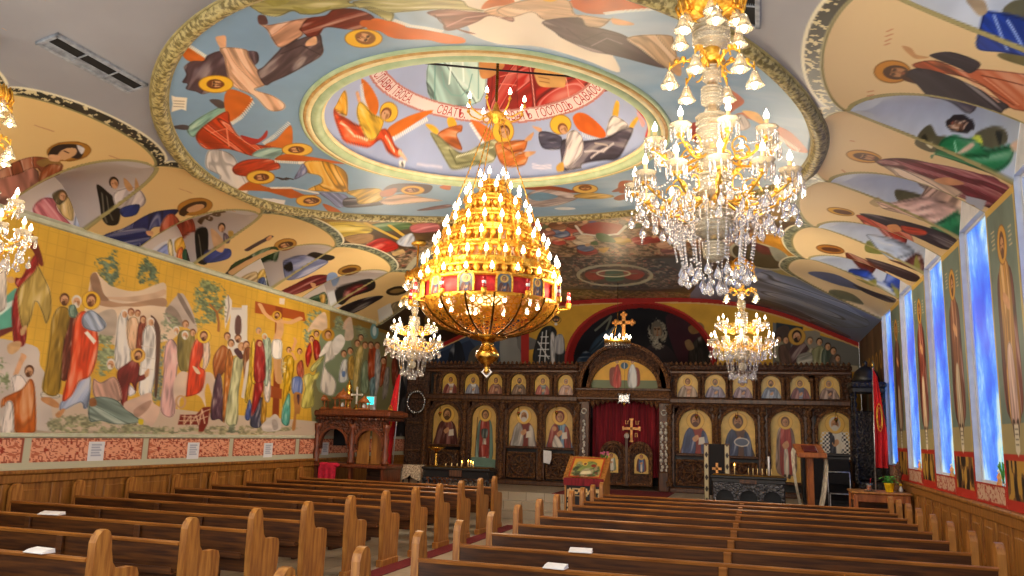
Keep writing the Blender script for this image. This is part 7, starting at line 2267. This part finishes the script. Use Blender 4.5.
for k in range(10):
    a = 2 * PI * (k + .5) / 10
    if b0 is None: b0 = b2.build('basket_lamp', t); q = b0
    else: q = b0.copy(); COL.objects.link(q); q.parent = t
    q.location = (.6 * math.cos(a), .6 * math.sin(a), zb0 - .12)
q0 = None
for k in range(18):
    a = 2 * PI * (k + .5) / 18; q = b0.copy(); COL.objects.link(q); q.parent = t; q.location = (.87 * math.cos(a), .87 * math.sin(a), zb1 + .0); q.name = 'band_lamp'
# suspension: chains from the lower tiers to a crown with small lamps, and the chain to the dome
zc = zr(116); zt = float(DC + RS) - Z0 - .05
for k in range(6):
    a = 2 * PI * (k + .25) / 6; m = MB(); n = 34
    for i in range(n):
        f = (i + .5) / n; r = .78 * (1 - f) + .06 * f; z = zrf(262, .8) + (zc - zrf(262, .8)) * f; m.ball((r * math.cos(a), r * math.sin(a), z), .011, gold, 5, 3, 2.2)
    m.tube([(.78 * math.cos(a), .78 * math.sin(a), zrf(262, .8)), (.06 * math.cos(a), .06 * math.sin(a), zc)], .006, gold, 4); m.build('suspension_chain', t)
m = MB(); m.lathe([(.0, -.12), (.04, -.1), (.1, -.03), (.13, .0), (.1, .03), (.05, .06), (.03, .14), (.0, .2)], gold, 16, (0, 0, zc))
for k in range(8):
    a = 2 * PI * k / 8; ca, sa = math.cos(a), math.sin(a)
    m.tube([(.1 * ca, .1 * sa, zc), (.22 * ca, .22 * sa, zc - .04), (.34 * ca, .34 * sa, zc + .02), (.38 * ca, .38 * sa, zc + .08)], .011, gold, 5); m.ball((.38 * ca, .38 * sa, zc + .09), .025, gold, 6, 4)
m.build('top_crown', t)
q0 = None
for k in range(8):
    a = 2 * PI * k / 8; q = b0.copy(); COL.objects.link(q); q.parent = t; q.location = (.38 * math.cos(a), .38 * math.sin(a), zc + .1); q.name = 'crown_lamp'
m = MB(); n = 26
for i in range(n):
    z = zc + .2 + (zt - zc - .2) * (i + .5) / n; m.ball((0, 0, z), .022, brass_dark, 6, 4, 1.3)
m.tube([(0, 0, zc + .1), (0, 0, zt + .05)], .01, brass_dark, 5); m.build('main_chain', t)
m = MB(); m.tube([(-1.35, -.2, zr(58) + .02), (.9, .12, zr(70) + .02)], .014, iron, 6) if False else m.tube([(-1.2, -.9, zt - .42), (0, 0, zt - .28), (1.2, .5, zt - .3)], .013, iron, 6); m.build('steadying_rod', t)
light('gilt_basket_light', (GX_, GY_, Z0 + zb0 - .12), 7, (1, .78, .46), .2)
for dz, p in ((zr(300), 30), (zrf(262, .8), 26), (zr(228), 8)):
    for k in range(3):
        a = 2 * PI * k / 3 + dz; rl = .78 if p < 20 else 1.2
        light('gilt_chandelier_light', (GX_ + rl * math.cos(a), GY_ + rl * math.sin(a), Z0 + dz), GOLD_W * p / 26, (1, .78, .5), .15)

# ---- crystal chandeliers
t = thing('crystal_chandelier', 'x', 'chandelier', (-.245, 5.03, 2.6))
ch = lambda py: at(713, py, 5.03).z - 2.6
m = MB()   # stem of stacked cut-glass balusters
def bal(z0, z1, r): return [(r * .45, z0), (r * .8, z0 + (z1 - z0) * .12), (r, z0 + (z1 - z0) * .4), (r * .9, z0 + (z1 - z0) * .55), (r * .55, z0 + (z1 - z0) * .85), (r * .45, z1)]
for a, b_, r in ((200, 170, .11), (170, 150, .09), (150, 108, .105), (108, 84, .07), (84, 64, .06), (50, 18, .12), (240, 205, .12), (262, 240, .07)):
    z0, z1 = ch(a), ch(b_); n_ = 5
    pr = bal(z0, z1, r); m.lathe(pr, cutglass, 18)
    for j in range(5): zz_ = z0 + (z1 - z0) * (.18 + .14 * j); m.lathe([(r * .97, zz_), (r * 1.04, zz_ + .008), (r * .97, zz_ + .016)], cutglass, 18)
m.build('glass_stem', t)
m = MB(); m.tube([(0, 0, ch(240)), (0, 0, 2.62)], .018, gold, 8); m.lathe([(.03, ch(64)), (.09, ch(62)), (.05, ch(55)), (.06, ch(50))], gold, 14); m.lathe([(.05, ch(18)), (.16, ch(12)), (.2, ch(2)), (.1, ch(-12)), (.03, ch(-20))], gold, 16); m.lathe([(.12, 2.56), (.15, 2.6), (.14, 2.62), (.0, 2.63)], gold, 16)
m.build('gilt_shaft', t)
def scroll_arm(m, a, r, z, drop_, r0=.05, up=.1, w=.0085):
    ca, sa = math.cos(a), math.sin(a); pts = []
    for k in range(11):
        f = k / 10; rr = r0 + (r - r0) * f; pts.append((rr * ca, rr * sa, z - drop_ * math.sin(PI * f) + up * f))
    m.tube(pts, w, gold, 6)
    m.tube([((r * .5 + .05 * math.cos(q)) * ca, (r * .5 + .05 * math.cos(q)) * sa, z + .03 + .05 * math.sin(q)) for q in np.linspace(0, 5.2, 12)], w * .7, gold, 5)
    for f in (.35, .6, .8): m.ball(((r0 + (r - r0) * f) * ca, (r0 + (r - r0) * f) * sa, z - drop_ * math.sin(PI * f) + up * f + .015), .02, gold, 5, 4)
# bell lamps hanging mouth down, three rings
bell = MB(); bell.lathe([(.012, .10), (.02, .09), (.03, .06), (.04, .03), (.058, .0), (.062, -.008), (.055, -.006), (.036, .03), (.024, .06), (.0, .085)], cutglass, 10, flute=.06, fn=5)
bell.lathe([(.0, .05), (.016, .03), (.02, .0), (.013, -.022), (.0, -.034)], bulb, 8); bell.tube([(0, 0, .1), (0, 0, .16)], .006, gold, 5)
be0 = None
for (r, py, n, ph) in ((.27, 88, 6, .2), (.22, 40, 6, .7), (.16, 26, 4, 0.1)):
    arms = MB()
    for k in range(n):
        a = 2 * PI * k / n + ph; z = ch(py); top_ = z + .17
        scroll_arm(arms, a, r, top_ - .05, -.06, .05, .02)
        if be0 is None: be0 = bell.build('bell_lamp', t); q = be0
        else: q = be0.copy(); COL.objects.link(q); q.parent = t
        q.location = (r * math.cos(a), r * math.sin(a), z + .02)
    arms.build('bell_arms', t)
cup = MB(); cup.lathe([(.015, -.03), (.03, -.02), (.05, 0.0), (.066, .025), (.07, .032), (.064, .03), (.045, .008), (.0, .0)], cutglass, 14, flute=.04, fn=7); cup.lathe([(.02, -.05), (.026, -.03), (.012, -.02)], gold, 8)
for k in range(9):
    a = 2 * PI * k / 9; prismd(cup, (.06 * math.cos(a), .06 * math.sin(a), .01), .085, .009, crystal)
bl = MB(); candle_bulb(bl, (0, 0, .0), .085, .012, .018)
cu0 = bl0 = None; spots = []
for (r, py, n, ph, dp) in ((.37, 146, 8, .3, .08), (.49, 188, 12, .13, .1)):
    for k in range(n):
        a = 2 * PI * k / n + ph; z = ch(py); arms = MB(); scroll_arm(arms, a, r, z - .06, dp, .06, .02); arms.build('arm', t)
        loc = (r * math.cos(a), r * math.sin(a), z)
        if cu0 is None: cu0 = cup.build('glass_cup', t); bl0 = bl.build('candle_lamp', t); q, w = cu0, bl0
        else: q = cu0.copy(); w = bl0.copy(); COL.objects.link(q); COL.objects.link(w); q.parent = t; w.parent = t
        q.location = loc; w.location = loc; spots.append((r, a, z))
# strings of beads and drops
m = MB(); r_ = random.Random(5)
def swag(p0, p1, sag, n):
    for i in range(n + 1):
        f = i / n; m.ball((p0[0] + (p1[0] - p0[0]) * f, p0[1] + (p1[1] - p0[1]) * f, p0[2] + (p1[2] - p0[2]) * f - sag * 4 * f * (1 - f)), .0085, crystal, 5, 3)
low_ = [s for s in spots if s[0] > .45]; upp = [s for s in spots if s[0] < .45]
for L in (low_, upp):
    for k in range(len(L)):
        a, b_ = L[k], L[(k + 1) % len(L)]
        P0 = (a[0] * math.cos(a[1]), a[0] * math.sin(a[1]), a[2] - .03); P1 = (b_[0] * math.cos(b_[1]), b_[0] * math.sin(b_[1]), b_[2] - .03)
        swag(P0, P1, .06, 11); swag(P0, (.12 * math.cos(a[1]), .12 * math.sin(a[1]), a[2] + .0), .09, 13)
for k in range(22):   # long strings of the central tassel
    a = 2 * PI * k / 22; r = .19 + .06 * (k % 2); z1 = ch(205); z0 = ch(262 + 12 * r_.random())
    n = 20
    for i in range(n): m.ball((r * math.cos(a) * (1.15 - .25 * i / n), r * math.sin(a) * (1.15 - .25 * i / n), z1 + (z0 - z1) * i / n), .0085, crystal, 5, 3)
sb = m.build('bead_strings', t); sb['kind'] = 'stuff'
dm = MB(); drop(dm, (0, 0, 0), .095, .026, crystal, 7); dm.ball((0, 0, .012), .011, crystal, 5, 3); d0 = None
pts = [(.2 * math.cos(a), .2 * math.sin(a), ch(266) - .03 * (k % 2)) for k, a in enumerate(np.linspace(0, 2 * PI, 22, endpoint=False))] + [(.06 * math.cos(a), .06 * math.sin(a), ch(280)) for a in np.linspace(0, 2 * PI, 6, endpoint=False)]
for (r, a, z) in low_: pts += [((r - .04) * math.cos(a + .13), (r - .04) * math.sin(a + .13), z - .12), ((r + .02) * math.cos(a), (r + .02) * math.sin(a), z - .17), ((r - .13) * math.cos(a), (r - .13) * math.sin(a), z - .21)]
for k, p_ in enumerate(pts):
    if d0 is None: d0 = dm.build('crystal_drop', t); q = d0
    else: q = d0.copy(); COL.objects.link(q); q.parent = t
    q.location = p_
m = MB()
for k in range(230):
    a = r_.random() * 2 * PI; f = r_.random(); r = .15 + .34 * f; z = ch(196 + 30 * r_.random()) - .05 * (1 - f)
    prismd(m, (r * math.cos(a), r * math.sin(a), z), .05 + .05 * r_.random(), .008, crystal) if k % 2 else m.ball((r * math.cos(a), r * math.sin(a), z), .011, crystal, 5, 4)
q = m.build('prism_fringe', t); q['kind'] = 'stuff'
m = MB(); n = 30
for k in range(n):
    a = 2 * PI * k / n; r = .17 + .01 * (k % 2); m.tube([(r * math.cos(a), r * math.sin(a), ch(0)), (r * 1.1 * math.cos(a), r * 1.1 * math.sin(a), ch(-6)), (r * 1.25 * math.cos(a + .1), r * 1.25 * math.sin(a + .1), ch(6)), (r * 1.15 * math.cos(a + .15), r * 1.15 * math.sin(a + .15), ch(14))], .009, gold, 5)
m.build('gilt_crown', t)
xch = t; xch['group'] = 'crystal chandeliers'; xch['label'] = 'crystal chandelier hanging nearest the viewer over the window side pews'
dup(xch, (-6.5, 5.03, 2.6), .25, 'crystal chandelier cut by the edge of the photo in front of the mural')
dup(xch, (-.245, 13.63, 2.62), .4, 'farther crystal chandelier before the screen on the window side')
dup(xch, (-6.095, 13.63, 2.62), .1, 'farther crystal chandelier beside the mural, left of the gilt chandelier')
for x, y in ((-.245, 5.03), (-6.095, 5.03), (-.245, 13.63), (-6.095, 13.63)):
    for k in range(3): light('crystal_chandelier_light', (x + .62 * math.cos(k * 2.09 + .5), y + .62 * math.sin(k * 2.09 + .5), 3.45), CRY_W * (2.0 if y > 10 else 1), (1, .84, .62), .12)
# ---- small corona before the altar doors
p = at(617.5, 342, 18.9)
t = thing('small_corona', 'small ring chandelier of candle lamps hanging before the crowning cross', 'chandelier', p)
m = MB(); m.lathe([(.28, -.03), (.31, -.03), (.32, 0), (.31, .03), (.28, .03)], gold, 24)
for k in range(24): a = 2 * PI * k / 24; drop(m, (.3 * math.cos(a), .3 * math.sin(a), -.03), .1, .022, crystal, 5)
for k in range(3): a = 2 * PI * k / 3; m.tube([(.29 * math.cos(a), .29 * math.sin(a), .02), (0, 0, .55)], .005, gold, 4)
m.build('ring', t)
m = MB(); m.tube([(0, 0, .55), (0, 0, 5.38 - p.z)], .005, brass_dark, 4); m.build('wire', t)
cm = MB(); candle_bulb(cm, (0, 0, 0), .06, .012, .022); c0 = None
for k in range(10):
    a = 2 * PI * k / 10
    if c0 is None: c0 = cm.build('candle_lamp', t); q = c0
    else: q = c0.copy(); COL.objects.link(q); q.parent = t
    q.location = (.3 * math.cos(a), .3 * math.sin(a), .03)
light('corona_light', (p.x, 18.55, p.z + .1), 16, (1, .8, .5), .1)

# ------------------------------------------------------------------ added ambient fill through the unbuilt entrance end, exposure
w = bpy.data.worlds.new('ambient_fill'); SC.world = w; w.use_nodes = True  # soft world light added as fill, not a source of the room
bg = w.node_tree.nodes['Background']; bg.inputs[0].default_value = (1.0, 0.965, 0.91, 1); bg.inputs[1].default_value = WORLD_S
SC.view_settings.view_transform = 'Standard'; SC.view_settings.look = 'None'
SC.view_settings.exposure = EXPO; SC.view_settings.gamma = 1.0; SC.view_settings.use_curve_mapping = False
